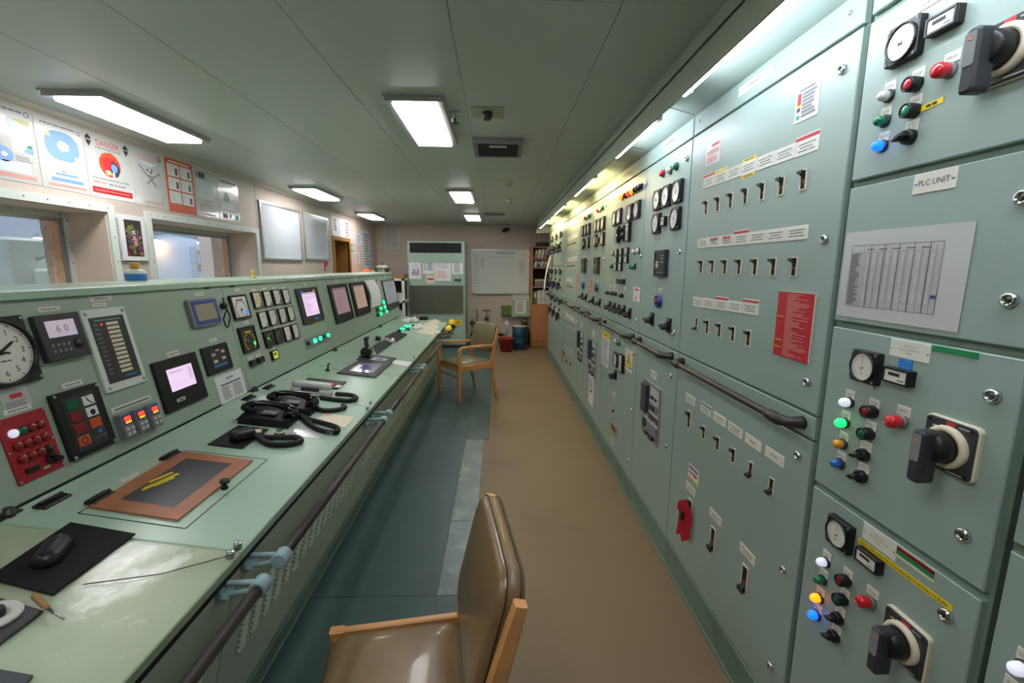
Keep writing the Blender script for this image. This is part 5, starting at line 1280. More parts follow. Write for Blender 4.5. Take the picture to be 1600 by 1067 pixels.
# mouse pad and mouse
pts = [V(DU(*p)) for p in ((110, 820), (212, 838), (82, 934), (-20, 908))]
r = empty('mouse_pad', tuple(DK.at((pts[0].x+pts[2].x)/2, (pts[0].y+pts[2].y)/2).translation), 'black fabric mouse pad on the film covered desk', 'mouse pad')
q = MB(); q.ext(ccw(pts), .006, .010, 'blackmatt', .001); mk('pad', q, r, DK.at(0, 0))
u, v = DU(82, 862, .02); r = empty('computer_mouse', tuple(DK.at(u, v, .01).translation), 'black computer mouse on the black mouse pad', 'mouse')
q = MB(); q.loft(.062, .115, .03, [(.002, .0105), (0, .016), (.002, .026), (.008, .036), (.016, .041)], 'black', .003); mk('mouse_body', q, r, DK.at(u, v, 0, -1.15))
q = MB(); q.tube([(0, .036, .040), (0, .05, .034)], .004, 8, 'grey'); mk('scroll_wheel', q, r, DK.at(u, v, 0, -1.15))
# screwdriver
a = DU(52, 928, .02); b_ = DU(76, 950, .02); c = DU(100, 967, .012)
r = empty('screwdriver', tuple(DK.at(*b_, .01).translation), 'small screwdriver with a worn wooden handle on the film', 'screwdriver')
q = MB(); aa, bb, cc = V((*a, .018)), V((*b_, .018)), V((*c, .012)); q.tube([aa, aa.lerp(bb, .1), aa.lerp(bb, .8), bb], [.004, .007, .006, .004], 10, 'card'); mk('handle', q, r, DK.at(0, 0))
q = MB(); q.tube([bb, cc], [.003, .0022], 8, 'steel'); mk('blade', q, r, DK.at(0, 0))
# grey compass like dial plate at the left edge
pts = [V(DU(*p)) for p in ((-60, 922), (68, 960), (-4, 1014), (-170, 990))]
r = empty('dial_plate', tuple(DK.at(*DU(0, 970)).translation), 'grey plate with a white round dial at the left edge of the desk', 'dial plate')
q = MB(); q.ext(ccw(pts), .006, .012, 'charcoal', .002); mk('plate', q, r, DK.at(0, 0))
u, v = DU(-10, 966, .01); q = MB(); q.lathe([(.045, .012), (.045, .018), (.040, .020), (.022, .020), (.020, .014)], 30, 'lightgrey'); mk('ring', q, r, DK.at(u, v))
q = MB(); q.lathe([(.018, .014), (.017, .03), (.012, .034), (0, .034)], 18, 'black'); mk('knob', q, r, DK.at(u, v))
r = empty('dark_folder', tuple(DK.at(*DU(10, 1062)).translation), 'dark blue folder edge at the bottom left corner', 'folder')
pts = [V(DU(*p)) for p in ((-40, 1046), (52, 1062), (20, 1100), (-90, 1080))]; q = MB(); q.ext(ccw(pts), .006, .012, 'scrink' if False else 'slate', .001); mk('cover', q, r, DK.at(0, 0))
# hand microphone on its black plate
def coil(q, pts, r0=.0075, rt=.0028, turns=38, m='black'):
    P = [V(p) for p in pts]; L = [0]
    for i in range(1, len(P)): L.append(L[-1]+(P[i]-P[i-1]).length)
    def at(t):
        s_ = t*L[-1]
        for i in range(1, len(P)):
            if s_ <= L[i] or i == len(P)-1: return P[i-1].lerp(P[i], (s_-L[i-1])/max(L[i]-L[i-1], 1e-6)), (P[i]-P[i-1]).normalized()
    out = []; n = turns*7
    for k in range(n+1):
        p, d = at(k/n); z = V((0, 0, 1)); x = d.cross(z).normalized(); a = 2*math.pi*k/7
        out.append(p+x*math.cos(a)*r0+z*(math.sin(a)*r0))
    q.tube(out, rt, 5, m)
def smooth(pts, n=6):
    P = [V(p) for p in pts]; out = []
    for i in range(len(P)-1):
        p0, p1, p2, p3 = P[max(i-1, 0)], P[i], P[i+1], P[min(i+2, len(P)-1)]
        for k in range(n):
            t = k/n; out.append(.5*((2*p1)+(p2-p0)*t+(2*p0-5*p1+4*p2-p3)*t*t+(3*p1-p0-3*p2+p3)*t**3))
    return out+[P[-1]]
pts = [V(DU(*p)) for p in ((324, 695.7), (372, 666), (420, 672), (379, 702))]
r = empty('hand_microphone', tuple(DK.at((pts[0].x+pts[2].x)/2, (pts[0].y+pts[2].y)/2).translation), 'black hand microphone clipped on a flat black plate', 'microphone')
q = MB(); q.ext(ccw(pts), .0006, .006, 'black', .001); mk('plate', q, r, DK.at(0, 0))
u, v = DU(379, 677, .03); q = MB(); q.loft(.06, .10, .018, [(.004, .010), (0, .02), (.002, .036), (.010, .046)], 'black', .002); mk('microphone_body', q, r, DK.at(u, v, 0, 1.0))
u2, v2 = DU(403, 675); q = MB(); q.slab(.04, .028, .006, .0068, 'cream'); mk('label', q, r, DK.at(u2, v2, 0, .3))
pa = [(*DU(400, 683, .012), .02), (*DU(412, 690, .01), .012), (*DU(425, 695, .01), .012), (*DU(450, 695, .01), .012), (*DU(470, 690, .01), .012), (*DU(462, 684, .01), .012), (*DU(440, 684, .01), .012), (*DU(418, 684, .01), .012), (*DU(404, 682, .01), .012)]
q = MB(); coil(q, smooth(pa), .0105, .0036, 62); mk('coil_cord', q, r, DK.at(0, 0))
# push button with green top, small cards
u, v = DU(437, 676, .01); r = empty('bell_push', tuple(DK.at(u, v).translation), 'small round button with a green top beside the microphone', 'button')
q = MB(); q.lathe([(.022, .0006), (.022, .010), (.020, .012)], 18, 'black'); mk('base', q, r, DK.at(u, v)); q = MB(); q.lathe([(.020, .012), (.020, .018), (.016, .020)], 18, 'cream'); mk('collar', q, r, DK.at(u, v)); q = MB(); q.lathe([(.015, .020), (.015, .024), (0, .025)], 18, 'greenlens'); mk('button_cap', q, r, DK.at(u, v))
u, v = DU(425, 677); nameplate(DK, own(u), u, v, .06, .016, None, 1, rot=.0)
def sheet(name, c4, label, m='paper', fn=None, cat='paper', th=.0014, z0=.0006):
    pts = [V(DU(*p)) for p in c4]; c = (pts[0]+pts[1]+pts[2]+pts[3])/4
    r = empty(name, tuple(DK.at(c.x, c.y).translation), label, cat)
    q = MB(); q.ext(ccw(pts), z0, z0+th, m); mk('sheet', q, r, DK.at(0, 0))
    if fn: q = MB(); fn(q, pts, z0+th+.0006); mk('print', q, r, DK.at(0, 0))
    return r
def bil(p, s_, t): return p[0].lerp(p[1], s_).lerp(p[3].lerp(p[2], s_), t)
def prt_lines(q, p, z, n=5, m='paperprint', a=.1, b_=.9):
    for k in range(n):
        t = .15+.7*k/max(n-1, 1); x = bil(p, a, t); y = bil(p, a+(b_-a)*(.6+.4*random.random()), t); q.line(x.x, x.y, y.x, y.y, .003, z, m)
def red_corner(q, p, z):
    for a in (((.02, .1), (.25, .05), (.1, .3)), ((.02, .85), (.12, .6), (.2, .9))): q.poly([tuple(bil(p, *k)) for k in a], z, 'pinkprint')
sheet('memo_sheet', ((509.6, 646), (555, 652), (539, 668.5), (491, 659)), 'pale yellow memo sheet with red corner by the desk edge', 'cream', red_corner)
sheet('plastic_sheet', ((469, 661), (505.6, 680), (498, 687), (448, 680)), 'glossy white card in a sleeve under the coiled phone cord', 'laminate', lambda q, p, z: prt_lines(q, p, z, 3, 'paperblue'))
sheet('white_card', ((405, 620), (420, 617.5), (424, 626), (400, 626)), 'small blank white card behind the black telephones', 'paper')
sheet('desk_label_card', ((618, 563), (644, 566), (637, 572.5), (612, 568)), 'white printed card at the front edge by the lever screens', 'paper', lambda q, p, z: prt_lines(q, p, z, 3, 'pinkprint', .5, .95))
# black telephones
def telephone(px, py, rot, label, sc=1.0, mb='black', cord=None, mb2='blackgloss', slim=False):
    u, v = DU(px, py, .02)
    r = empty('telephone', tuple(DK.at(u, v).translation), label, 'telephone', 'telephones on the console')
    T = DK.at(u, v, .0006, rot) @ Matrix.Scale(sc, 4)
    q = MB()
    if not slim:
        q.add([(-.115, -.066, 0), (.115, -.066, 0), (.115, .066, 0), (-.115, .066, 0), (-.11, -.061, .035), (.11, -.061, .035), (.11, .061, .05), (-.11, .061, .05)], [(0, 3, 2, 1), (4, 5, 6, 7), (0, 1, 5, 4), (1, 2, 6, 5), (2, 3, 7, 6), (3, 0, 4, 7)], mb)
    else: q.loft(.235, .085, .02, [(.002, 0), (0, .01), (.002, .03), (.01, .04)], mb, .003)
    mk('base', q, r, T)
    if not slim:
        q = MB(); q.slab(.07, .05, .045, .0465, 'grey', .003, .001, 0, .0); mk('name_card', q, r, T)
        for s_ in (-1, 1): q = MB(); q.loft(.035, .05, .012, [(.003, .04), (0, .05), (.004, .062)], mb, 0, T=Matrix.Translation((s_*.082, .0, 0))); mk('cradle', q, r, T)
        q = MB(); prof_ = smooth([(-.105, 0, .055), (-.10, 0, .070), (-.07, 0, .084), (0, 0, .090), (.07, 0, .084), (.10, 0, .070), (.105, 0, .055)], 5)
        q.tube(prof_, [.022, .022, .021, .020, .019, .018, .017, .016, .0155, .015, .015, .015, .015, .015, .015, .0155, .016, .017, .018, .019, .020, .021, .0215, .022, .022, .023, .023, .024, .024, .024, .024][:len(prof_)] if len(prof_) <= 31 else .020, 12, mb2)
        for s_ in (-1, 1): q.lathe([(.022, .046), (.029, .050), (.030, .062), (.024, .074), (0, .078)], 16, mb2, s_*.103)
        mk('handset', q, r, T)
    else:
        q = MB(); q.loft(.22, .058, .02, [(.003, .042), (0, .05), (.001, .064), (.008, .075)], mb2, .004); mk('handset', q, r, T)
        q = MB(); q.slab(.10, .012, .03, .05, 'charcoal', .003, .002, .0, -.036); mk('grip_recess', q, r, T)
    if cord:
        q = MB(); coil(q, smooth([(*DU(a, b_, .012), h_) for a, b_, h_ in cord]), .0105, .0036, 58); mk('coil_cord', q, r, DK.at(0, 0))
    return r
telephone(421, 652.5, -1.52, 'black telephone with its handset nearest the microphone', 1.0, cord=[(455, 655, .03), (470, 650, .012), (482, 662, .012), (500, 672, .012), (524, 676, .012), (526, 668, .012), (505, 661, .012), (488, 657, .012), (474, 652, .012)])
telephone(457, 635, -1.52, 'second black telephone between the first and the grey handset', 1.0, cord=[(488, 634, .03), (500, 640, .012), (520, 641, .012), (538, 637, .012), (536, 633, .012)])
telephone(487, 611, -1.48, 'light grey slim telephone in front of the red lit keypad', 1.0, 'lightgrey', [(500, 621, .012), (520, 624, .012), (545, 626, .012), (557, 622, .012), (548, 617, .012), (524, 615, .012)], 'lightgrey', True)
# keypad with two red lamps behind the grey phone
pts = [V(DU(*p)) for p in ((480, 592), (541, 598), (527, 609), (470, 604))]
r = empty('red_lamp_keypad', tuple(DK.at((pts[0].x+pts[2].x)/2, (pts[0].y+pts[2].y)/2).translation), 'dark keypad with two red lamps behind the grey telephone', 'keypad')
q = MB(); q.ext(ccw(pts), .0006, .010, 'charcoal', .002); mk('body', q, r, DK.at(0, 0))
for px, py in ((502, 598.5), (519, 600.5)): u, v = DU(px, py, .012); q = MB(); q.slab(.03, .03, .010, .014, 'redlensdark', .003, .001); q.poly(circ(.009, 10), .0146, 'litred'); mk('red_key', q, r, DK.at(u, v))
u, v = DU(529, 603, .012); q = MB(); q.slab(.05, .03, .010, .011, 'paper', rot if False else 0); mk('label', q, r, DK.at(u, v))
# pen / marker behind phones
a = DU(374, 654, .01); b_ = DU(392, 648, .01); r = empty('green_marker', tuple(DK.at(*a).translation), 'green marker pen behind the nearest black telephone', 'pen')
q = MB(); q.tube([(*a, .009), (*b_, .009)], .0085, 10, 'dkgreen'); mk('barrel', q, r, DK.at(0, 0)); q = MB(); aa = V((*a, .009)); bb = V((*b_, .009)); q.tube([aa.lerp(bb, -.18), aa], [.006, .009], 10, 'dkgreen'); mk('cap', q, r, DK.at(0, 0))
u, v = DU(446, 612); q = MB(); q.slab(.05, .03, .0006, .0016, 'yellow'); mk('yellow_note', q, None, DK.at(u, v, 0, .6), 'small yellow sticky note beside the grey telephone', 'note')
# small lever switch in front of the green lamps
u, v = DU(512, 577, .01); r = empty('toggle_lever', tuple(DK.at(u, v).translation), 'small black toggle lever standing alone on the desk', 'lever')
q = MB(); q.lathe([(.016, .0006), (.016, .008), (.010, .014)], 14, 'black'); mk('base', q, r, DK.at(u, v)); q = MB(); q.tube([(0, 0, .012), (.03, .01, .035), (.055, .012, .036)], [.006, .006, .008], 8, 'black'); mk('arm', q, r, DK.at(u, v))
# two screens let into the desk with the telegraph lever
def desk_screen(name, c4, s4, label, sm):
    pts = [V(DU(*p)) for p in c4]; r = empty(name, tuple(DK.at((pts[0].x+pts[2].x)/2, (pts[0].y+pts[2].y)/2).translation), label, 'screen')
    q = MB(); q.ext(ccw(pts), .0006, .012, 'charcoal', .003); mk('bezel', q, r, DK.at(0, 0))
    pts = [V(DU(*p, .012)) for p in s4]; q = MB(); q.ext(ccw(pts), .011, .0128, sm); mk('screen', q, r, DK.at(0, 0))
    c = (pts[0]+pts[2])/2; q = MB(); q.poly([tuple(c.lerp(p, .5)) for p in (pts if ccw(pts)[0] == tuple(pts[0]) else list(reversed(pts)))], .0134, 'scrink'); mk('screen_print', q, r, DK.at(0, 0))
desk_screen('desk_display', ((526, 584), (560.5, 564), (613.4, 567.4), (586.6, 591)), ((545, 579), (563, 567.5), (598.5, 568.8), (582.5, 583)), 'larger desk display in front of the control lever', 'scrdesk')
desk_screen('desk_display', ((557, 562.6), (581, 555.7), (619, 561), (608.6, 567.4)), ((577, 561.5), (587, 557.6), (607, 560.5), (602, 564)), 'narrow desk display under the control lever', 'scrgrey')
u, v = DU(572, 560, 0); v -= .06; r = empty('telegraph_lever', tuple(DK.at(u, v).translation), 'black twin control lever on a drum in front of the keyboards', 'lever')
q = MB(); q.box(-.045, .045, -.05, .05, .0126, .02, 'black'); mk('foot', q, r, DK.at(u, v+.06))
T = DK.at(u, v+.06) @ Matrix.Translation((0, 0, .058)) @ Matrix.Rotation(math.pi/2, 4, 'Y')
q = MB(); q.lathe([(.036, -.045), (.042, -.04), (.042, .04), (.036, .045)], 24, 'blackgloss', T=Matrix.Identity(4)); mk('drum', q, r, T)
for s_ in (-1, 1):
    q = MB(); q.bar([(s_*.022, 0, .09), (s_*.022, .012, .13), (s_*.022, .014, .165)], .016, .026, 'black'); lv = mk('lever_arm', q, r, DK.at(u, v+.06)); q = MB(); q.tube([(s_*.022-.018, .014, .168), (s_*.022+.018, .014, .168)], .012, 12, 'blackgloss'); mk('grip', q, lv, DK.at(u, v+.06))
def keyboard(c4, label):
    pts = [V(DU(*p, .01)) for p in c4]; r = empty('keyboard', tuple(DK.at((pts[0].x+pts[2].x)/2, (pts[0].y+pts[2].y)/2).translation), label, 'keyboard', 'keyboards on the console')
    q = MB(); q.ext(ccw(pts), .0006, .016, 'black', .003); mk('case', q, r, DK.at(0, 0))
    q = MB()
    for i in range(14):
        for j in range(5):
            a0 = .04+.92*i/14; a1 = .04+.92*(i+.8)/14; b0 = .1+.8*j/5; b1 = .1+.8*(j+.78)/5
            pp = [bil(pts, a0, b0), bil(pts, a1, b0), bil(pts, a1, b1), bil(pts, a0, b1)]; q.ext(ccw(pp), .016, .020, 'charcoal')
    mk('keys', q, r, DK.at(0, 0), kind='stuff')
keyboard(((582.5, 540.6), (601.7, 531), (612.7, 536), (589.4, 553)), 'dark keyboard right behind the control lever')
keyboard(((601.7, 526), (617, 518.6), (636, 522), (620, 533)), 'dark keyboard beside the green lit buttons')
u, v = DU(590.7, 530, .01); r = empty('emergency_button', tuple(DK.at(u, v).translation), 'red emergency button behind the keyboards', 'button')
q = MB(); q.lathe([(.03, .0006), (.03, .015), (.02, .02)], 16, 'black'); mk('base', q, r, DK.at(u, v)); q = MB(); q.lathe([(.016, .02), (.028, .028), (.026, .04), (0, .044)], 16, 'redlensdark'); mk('cap', q, r, DK.at(u, v))
u, v = DU(609, 531, .02); r = empty('silver_trackball', tuple(DK.at(u, v).translation), 'silver rounded trackball unit between the keyboards', 'trackball')
q = MB(); q.loft(.10, .12, .04, [(.0, .0006), (0, .014), (.01, .03), (.025, .04)], 'alu', .004); mk('shell', q, r, DK.at(u, v)); q = MB(); q.lathe([(.022, .04), (.018, .052), (.01, .058), (0, .06)], 16, 'redlensdark'); mk('ball', q, r, DK.at(u, v))
for i, (px, py, c, d) in enumerate(((624, 516.5, 'black', .04), (628.6, 513.7, 'litteal', .05), (634.7, 509.6, 'litteal', .06), (641, 509, 'litteal', .035), (637.5, 513.5, 'greencap', .05), (645, 508.5, 'black', .04))):
    u, v = DU(px, py, .015); lamp(DK, k4, u, v, c, d, 'push_button')
# papers and devices at the far end
for i, (c4, lb) in enumerate(((((650, 519), (672, 512), (690, 519), (677, 524)), 'pale form sheet at the front of the far paper pile'), (((655, 512), (672, 507), (688, 511), (676, 517)), 'second pale form sheet of the far paper pile'), (((660, 508), (676, 501), (688, 505), (676, 511)), 'third pale form sheet further back in the pile'), (((668, 503), (680, 499), (688, 503), (678, 507)), 'small tan sheet at the far end of the desk'), (((643, 512), (655, 506), (662, 510), (650, 516)), 'white slip beside the green lit buttons'))):
    sheet('form_sheet', c4, lb, 'cream' if i != 4 else 'paper', lambda q, p, z: prt_lines(q, p, z, 5), z0=.0006+.0018*i)
u, v = DU(648, 500, .02); r = empty('hand_scanner', tuple(DK.at(u, v).translation), 'white handset device with red button at the desk end', 'handset')
q = MB(); q.loft(.20, .10, .035, [(.0, .0006), (0, .02), (.01, .045), (.03, .06)], 'trimwhite', .004); mk('shell', q, r, DK.at(u, v)); q = MB(); q.loft(.06, .03, .01, [(0, .05), (.002, .07)], 'redprint', .002, T=Matrix.Translation((0, -.03, 0))); mk('button', q, r, DK.at(u, v))
u, v = DU(662, 497.5, .02); r = empty('black_stapler', tuple(DK.at(u, v).translation), 'black stapler lying behind the white handset', 'stapler')
q = MB(); q.loft(.18, .05, .015, [(.0, .0006), (0, .015)], 'black', .0); mk('base', q, r, DK.at(u, v, 0, -.5)); q = MB(); q.loft(.17, .04, .015, [(0, .018), (.002, .04), (.01, .05)], 'black', .003); mk('arm', q, r, DK.at(u, v, 0, -.5))
u, v = DU(634, 499, .01); sheet('loose_sheet', ((626, 500), (640, 496), (648, 499), (636, 504)), 'white sheet under the white handset device', 'paper')
# torches hung at the end of the rail
for i, (px, py, Y, lb) in enumerate(((706, 503, 6.05, 'yellow topped torch hanging at the console end, upper one'), (700.7, 513, 5.75, 'yellow topped torch hanging at the console end, lower one'))):
    d = CR*((px-800)/F_PX)-CU*((py-533.5)/F_PX)+_f; P = CAM+d*(Y/d.y)
    r = empty('torch', tuple(P), lb, 'torch')
    T = Matrix.Translation(P) @ Matrix.Rotation(math.radians(62), 4, 'X')
    q = MB(); q.lathe([(.0, .012), (.04, .010), (.045, 0), (.042, -.02)], 20, 'brightyellow'); mk('head', q, r, T)
    q = MB(); q.lathe([(.043, -.018), (.04, -.05), (.026, -.07), (.026, -.17), (.02, -.18), (0, -.18)], 18, 'black'); mk('barrel', q, r, T)
for y in (5.72, 6.02):
    q = MB(); q.box(-.74, -.60, y-.02, y+.02, .70, .71, 'black'); mk('torch_bracket', q, k4)
q = MB(); q.tube([(-.70, 5.3, .74), (-.62, 5.5, .75), (-.60, 6.35, .77)], .014, 10, 'darkmetal'); mk('handrail', q, k4)
# objects on the console top
u0 = 4.86; r = empty('brass_bell', (-1.62, 3.05, 1.52), 'tiny brass fitting standing on the console top', 'fitting')
T = Matrix.Translation((-1.62, 3.05, 1.52))
WM[r] = T; r.matrix_basis = T
q = MB(); q.lathe([(.014, 0), (.014, .006), (.006, .01), (.006, .03), (.012, .036), (.008, .05), (0, .052)], 12, 'brightyellow'); mk('stem', q, r, T)
q = MB(); q.lathe([(.02, 0), (.02, .003)], 12, 'card'); mk('foot', q, r, T)
# ================================================================ chairs
def chair(loc, rz, label, leather, arms):
    r = empty('armchair' if arms else 'side_chair', loc, label, 'chair', rz=rz)
    T = WM[r]
    fx = -.25 if arms else -.182; sl = .47 if arms else .405; sx_ = -.02 if arms else .012
    q = MB(); q.loft(sl, .44 if not arms else .45, .05, [(.016, .395), (.002, .405), (0, .425), (.004, .447), (.03, .462)], leather, .010, T=Matrix.Translation((sx_, 0, 0))); st = mk('seat', q, r, T)
    q = MB(); q.ring(rrect(sl+.004, .444 if not arms else .454, .05, 5, sx_, 0), rrect(sl-.004, .436 if not arms else .446, .05, 5, sx_, 0), .434, .438, 'seam'); mk('piping', q, st, T)
    for s_ in (-1, 1):
        y = s_*.24
        q = MB(); q.bar([(fx, y, .405), (.22, y, .405)], .024, .075 if arms else .09, 'wood'); mk('side_rail', q, r, T)
        lean = [(.285, y, .004), (.262, y, .12), (.232, y, .30), (.225, y, .45), (.25, y, .62), (.30, y, .80), (.318, y, .865)]
        q = MB(); q.bar(lean, .028, [.03, .034, .044, .05, .044, .036, .03], 'wood'); mk('back_post', q, r, T)
        if arms:
            pts = [(-.255, y, .004), (-.25, y, .2), (-.248, y, .42), (-.252, y, .56), (-.245, y, .615), (-.225, y, .645), (-.19, y, .658), (-.05, y, .655), (.10, y, .650), (.245, y, .640)]
            q = MB(); q.bar(pts[:7], .03, [.032, .040, .046, .044, .042, .038, .032], 'wood'); mk('front_leg', q, r, T)
            q = MB(); q.bar(pts[5:], [.032, .036, .048, .046, .034], .028, 'wood'); mk('arm', q, r, T)
        else:
            q = MB(); q.bar([(fx-.005, y, .004), (fx, y, .2), (fx+.002, y, .448)], .034, [.032, .040, .046], 'wood'); mk('front_leg', q, r, T)
    q = MB(); q.bar([(fx+.005, -.225, .40), (fx+.005, .225, .40)], .024, .06, 'wood'); mk('front_rail', q, r, T)
    q = MB(); q.bar([(.225, -.225, .40), (.225, .225, .40)], .024, .06, 'wood'); mk('back_rail', q, r, T)
    if arms: q = MB(); q.bar([(-.245, -.225, .30), (-.245, .225, .30)], .02, .03, 'wood'); mk('stretcher', q, r, T)
    # back pad: rounded cushion between the posts, leaning back
    a = math.radians(14)
    h0 = .36
    TB = Matrix.Translation((.272, 0, .725)) @ Matrix.Rotation(a, 4, 'Y') @ Matrix.Rotation(math.pi/2, 4, 'Z') @ Matrix.Rotation(math.pi/2, 4, 'X')
    q = MB(); q.loft(.452, h0, .07, [(.022, -.036), (.006, -.030), (0, -.015), (0, .015), (.006, .028), (.026, .037)], leather, .012, 6, T=TB); bp_ = mk('backrest', q, r, T)
    q = MB()
    for z in (-.017, .017): q.ring(rrect(.455, h0+.003, .07, 6), rrect(.447, h0-.005, .07, 6), z-.0015, z+.0015, 'seam', T=TB)
    mk('piping', q, bp_, T)
    return r
chair((-.30, 1.07, .004), math.radians(8.5), 'brown leather armless chair cropped by the bottom of the picture', 'leather', False)
chair((-.394, 5.509, .004), math.radians(36.6), 'wooden armchair with olive leather seat beside the console end', 'leatherolive', True)

# ================================================================ posters and boards on the left wall
PB = [(-92, 262), (66, 291), (141, 304), (212, 318), (264.5, 329), (308, 337), (344, 343), (376, 349)]
us = [LW.uv(*p)[0] for p in PB]; zb = [LW.uv(*p)[1] for p in PB]
ZT = 2.405
def poster(i, label, fn, m='laminate'):
    u0, u1 = us[i]+.004, us[i+1]-.004; z0 = (zb[i]+zb[i+1])/2; w_, h_ = u1-u0, ZT-z0
    r = empty('wall_poster', (XL, (u0+u1)/2, z0), label, 'poster', 'safety posters above the windows')
    T = LW.at((u0+u1)/2, (z0+ZT)/2)
    q = MB(); q.slab(w_, h_, .0006, .002, m, .003); mk('sheet', q, r, T)
    q = MB(); fn(q, w_, h_, .0027); mk('print', q, r, T)
def blob(q, cx, cy, rx, ry, z, m, n=22, wob=.06):
    random.seed(int(abs(cx*991+cy*331+rx*77)*100) % 9999)
    q.poly([(cx+rx*(1+wob*(random.random()-.5))*math.cos(2*math.pi*k/n), cy+ry*(1+wob*(random.random()-.5))*math.sin(2*math.pi*k/n)) for k in range(n)], z, m)
def p1(q, w, h, z):
    q.words(-w*.1, w*.4, h*.44, .009, z, 'plateprint')
    q.ring(circ(w*.035, 14, w*.44, h*.43), circ(w*.02, 14, w*.44, h*.43), z-.0005, z, 'grey')
    q.quad(-w*.1, w*.1, h*.22, h*.36, z, 'cream'); q.quad(w*.2, w*.46, h*.2, h*.33, z, 'paperblue'); q.poly([(w*.2, h*.34), (w*.46, h*.26), (w*.46, h*.36)], z+.0004, 'hazeyellow')
    q.quad(-w*.12, w*.10, -h*.07, h*.14, z, 'blueprint'); q.poly([(-w*.1, 0), (0, -h*.03), (-w*.02, h*.09)], z+.0004, 'yellow')
    q.quad(w*.22, w*.46, -h*.1, h*.11, z, 'lightgrey'); q.poly([(w*.34, -h*.08), (w*.46, -h*.1), (w*.46, h*.05)], z+.0004, 'blueprint'); blob(q, w*.42, h*.0, w*.03, h*.02, z+.0008, 'greenprint')
    blob(q, w*.12, -h*.16, w*.10, h*.10, z, 'blueprint'); blob(q, w*.12, -h*.16, w*.035, h*.03, z+.0004, 'paper', 12, .3)
    q.quad(-w*.1, w*.4, -h*.38, -h*.24, z, 'paperblue'); q.quad(-w*.45, w*.45, -h*.45, -h*.4, z, 'pinkprint'); q.rows(w*.24, w*.46, -h*.14, -h*.22, 3, z)
    q.quad(-w*.46, -w*.2, -h*.3, h*.36, z, 'paperblue')
def p2(q, w, h, z):
    q.words(-w*.38, w*.34, h*.42, .008, z, 'plateprint'); q.ring(circ(w*.045, 14, w*.42, h*.40), circ(w*.028, 14, w*.42, h*.40), z-.0005, z, 'grey')
    q.poly(rrect(w*.72, h*.42, w*.26, 5, w*.02, h*.14), z, 'blueprint'); blob(q, w*.03, h*.14, w*.13, h*.075, z+.0004, 'paper', 14, .35); blob(q, -w*.26, h*.27, w*.06, h*.04, z+.0004, 'hazeyellow', 10, .4); blob(q, w*.3, h*.0, w*.05, h*.025, z+.0004, 'hazeyellow', 10, .4)
    blob(q, -w*.08, -h*.14, w*.06, h*.04, z, 'lightgrey', 10, .5); blob(q, w*.12, -h*.16, w*.10, h*.05, z, 'lightgrey', 10, .5); blob(q, w*.12, -h*.16, w*.085, h*.04, z+.0004, 'paper', 10, .5)
    q.quad(-w*.2, w*.26, -h*.29, -h*.26, z, 'blueprint'); q.quad(-w*.3, w*.38, -h*.38, -h*.33, z, 'blueprint'); q.quad(-w*.38, w*.44, -h*.46, -h*.42, z, 'pinkprint'); q.text('RED', -w*.02, -h*.235, .012, z, 'redprint')
def p3(q, w, h, z):
    for sx in (-1, 1):
        cx = sx*w*.41; q.poly([(cx-w*.06, h*.41), (cx-w*.05, h*.34), (cx, h*.27), (cx+w*.05, h*.34), (cx+w*.06, h*.41), (cx, h*.46)], z, 'ink')
        for e in (-1, 1): q.poly(circ(w*.016, 8, cx+e*w*.024, h*.375), z+.0005, 'lightgrey')
    q.text('DANGER', 0, h*.37, .036, z, 'redprint', w*.5); q.words(-w*.28, w*.28, h*.29, .009, z, 'paperprint')
    blob(q, 0, h*.05, w*.24, h*.2, z, 'posterorange'); blob(q, -w*.02, h*.06, w*.17, h*.12, z+.0004, 'redprint', 12, .4); blob(q, w*.10, h*.0, w*.11, h*.12, z+.0008, 'slate', 12, .4); blob(q, w*.08, h*.01, w*.07, h*.08, z+.0012, 'blueprint', 10, .4); blob(q, -w*.06, -h*.08, w*.07, h*.04, z+.0012, 'hazeyellow', 10, .3); blob(q, w*.05, -h*.1, w*.03, h*.05, z+.0016, 'cream', 8, .3)
    q.words(-w*.42, w*.42, -h*.2, .008, z, 'paperprint'); q.words(-w*.4, -w*.12, -h*.265, .014, z, 'pinkprint'); q.words(-w*.08, w*.3, -h*.27, .010, z, 'paperprint')
    q.quad(-w*.45, w*.45, -h*.44, -h*.34, z, 'redprint'); q.quad(-w*.38, w*.38, -h*.395, -h*.385, z+.0004, 'pinkprint')
def p4(q, w, h, z):
    q.text('WARNING', 0, h*.36, .034, z, 'pinkprint', w*.62); q.poly([(-w*.28, h*.29), (w*.28, h*.29), (w*.05, h*.22), (-w*.05, h*.22)], z, 'paperblue'); q.ring(circ(w*.06, 14, w*.34, h*.40), circ(w*.04, 14, w*.34, h*.40), z-.0005, z, 'slate')
    for a, b_ in (((-.3, .22), (-.1, .06)), ((-.1, .06), (.12, .04)), ((.12, .04), (.32, .14)), ((-.05, .05), (.18, -.12)), ((.1, .02), (-.12, -.1))): q.line(w*a[0], h*a[1], w*b_[0], h*b_[1], .012, z, 'grey')
    for a in ((-.06, .15), (.04, .12), (.08, .16)): q.poly(circ(w*.025, 8, w*a[0], h*a[1]), z+.0004, 'ink')
    q.rows(-w*.38, w*.4, -h*.16, -h*.38, 7, z, 'lightgrey', .4, .2); q.quad(-w*.25, w*.35, -h*.435, -h*.41, z, 'pinkprint')
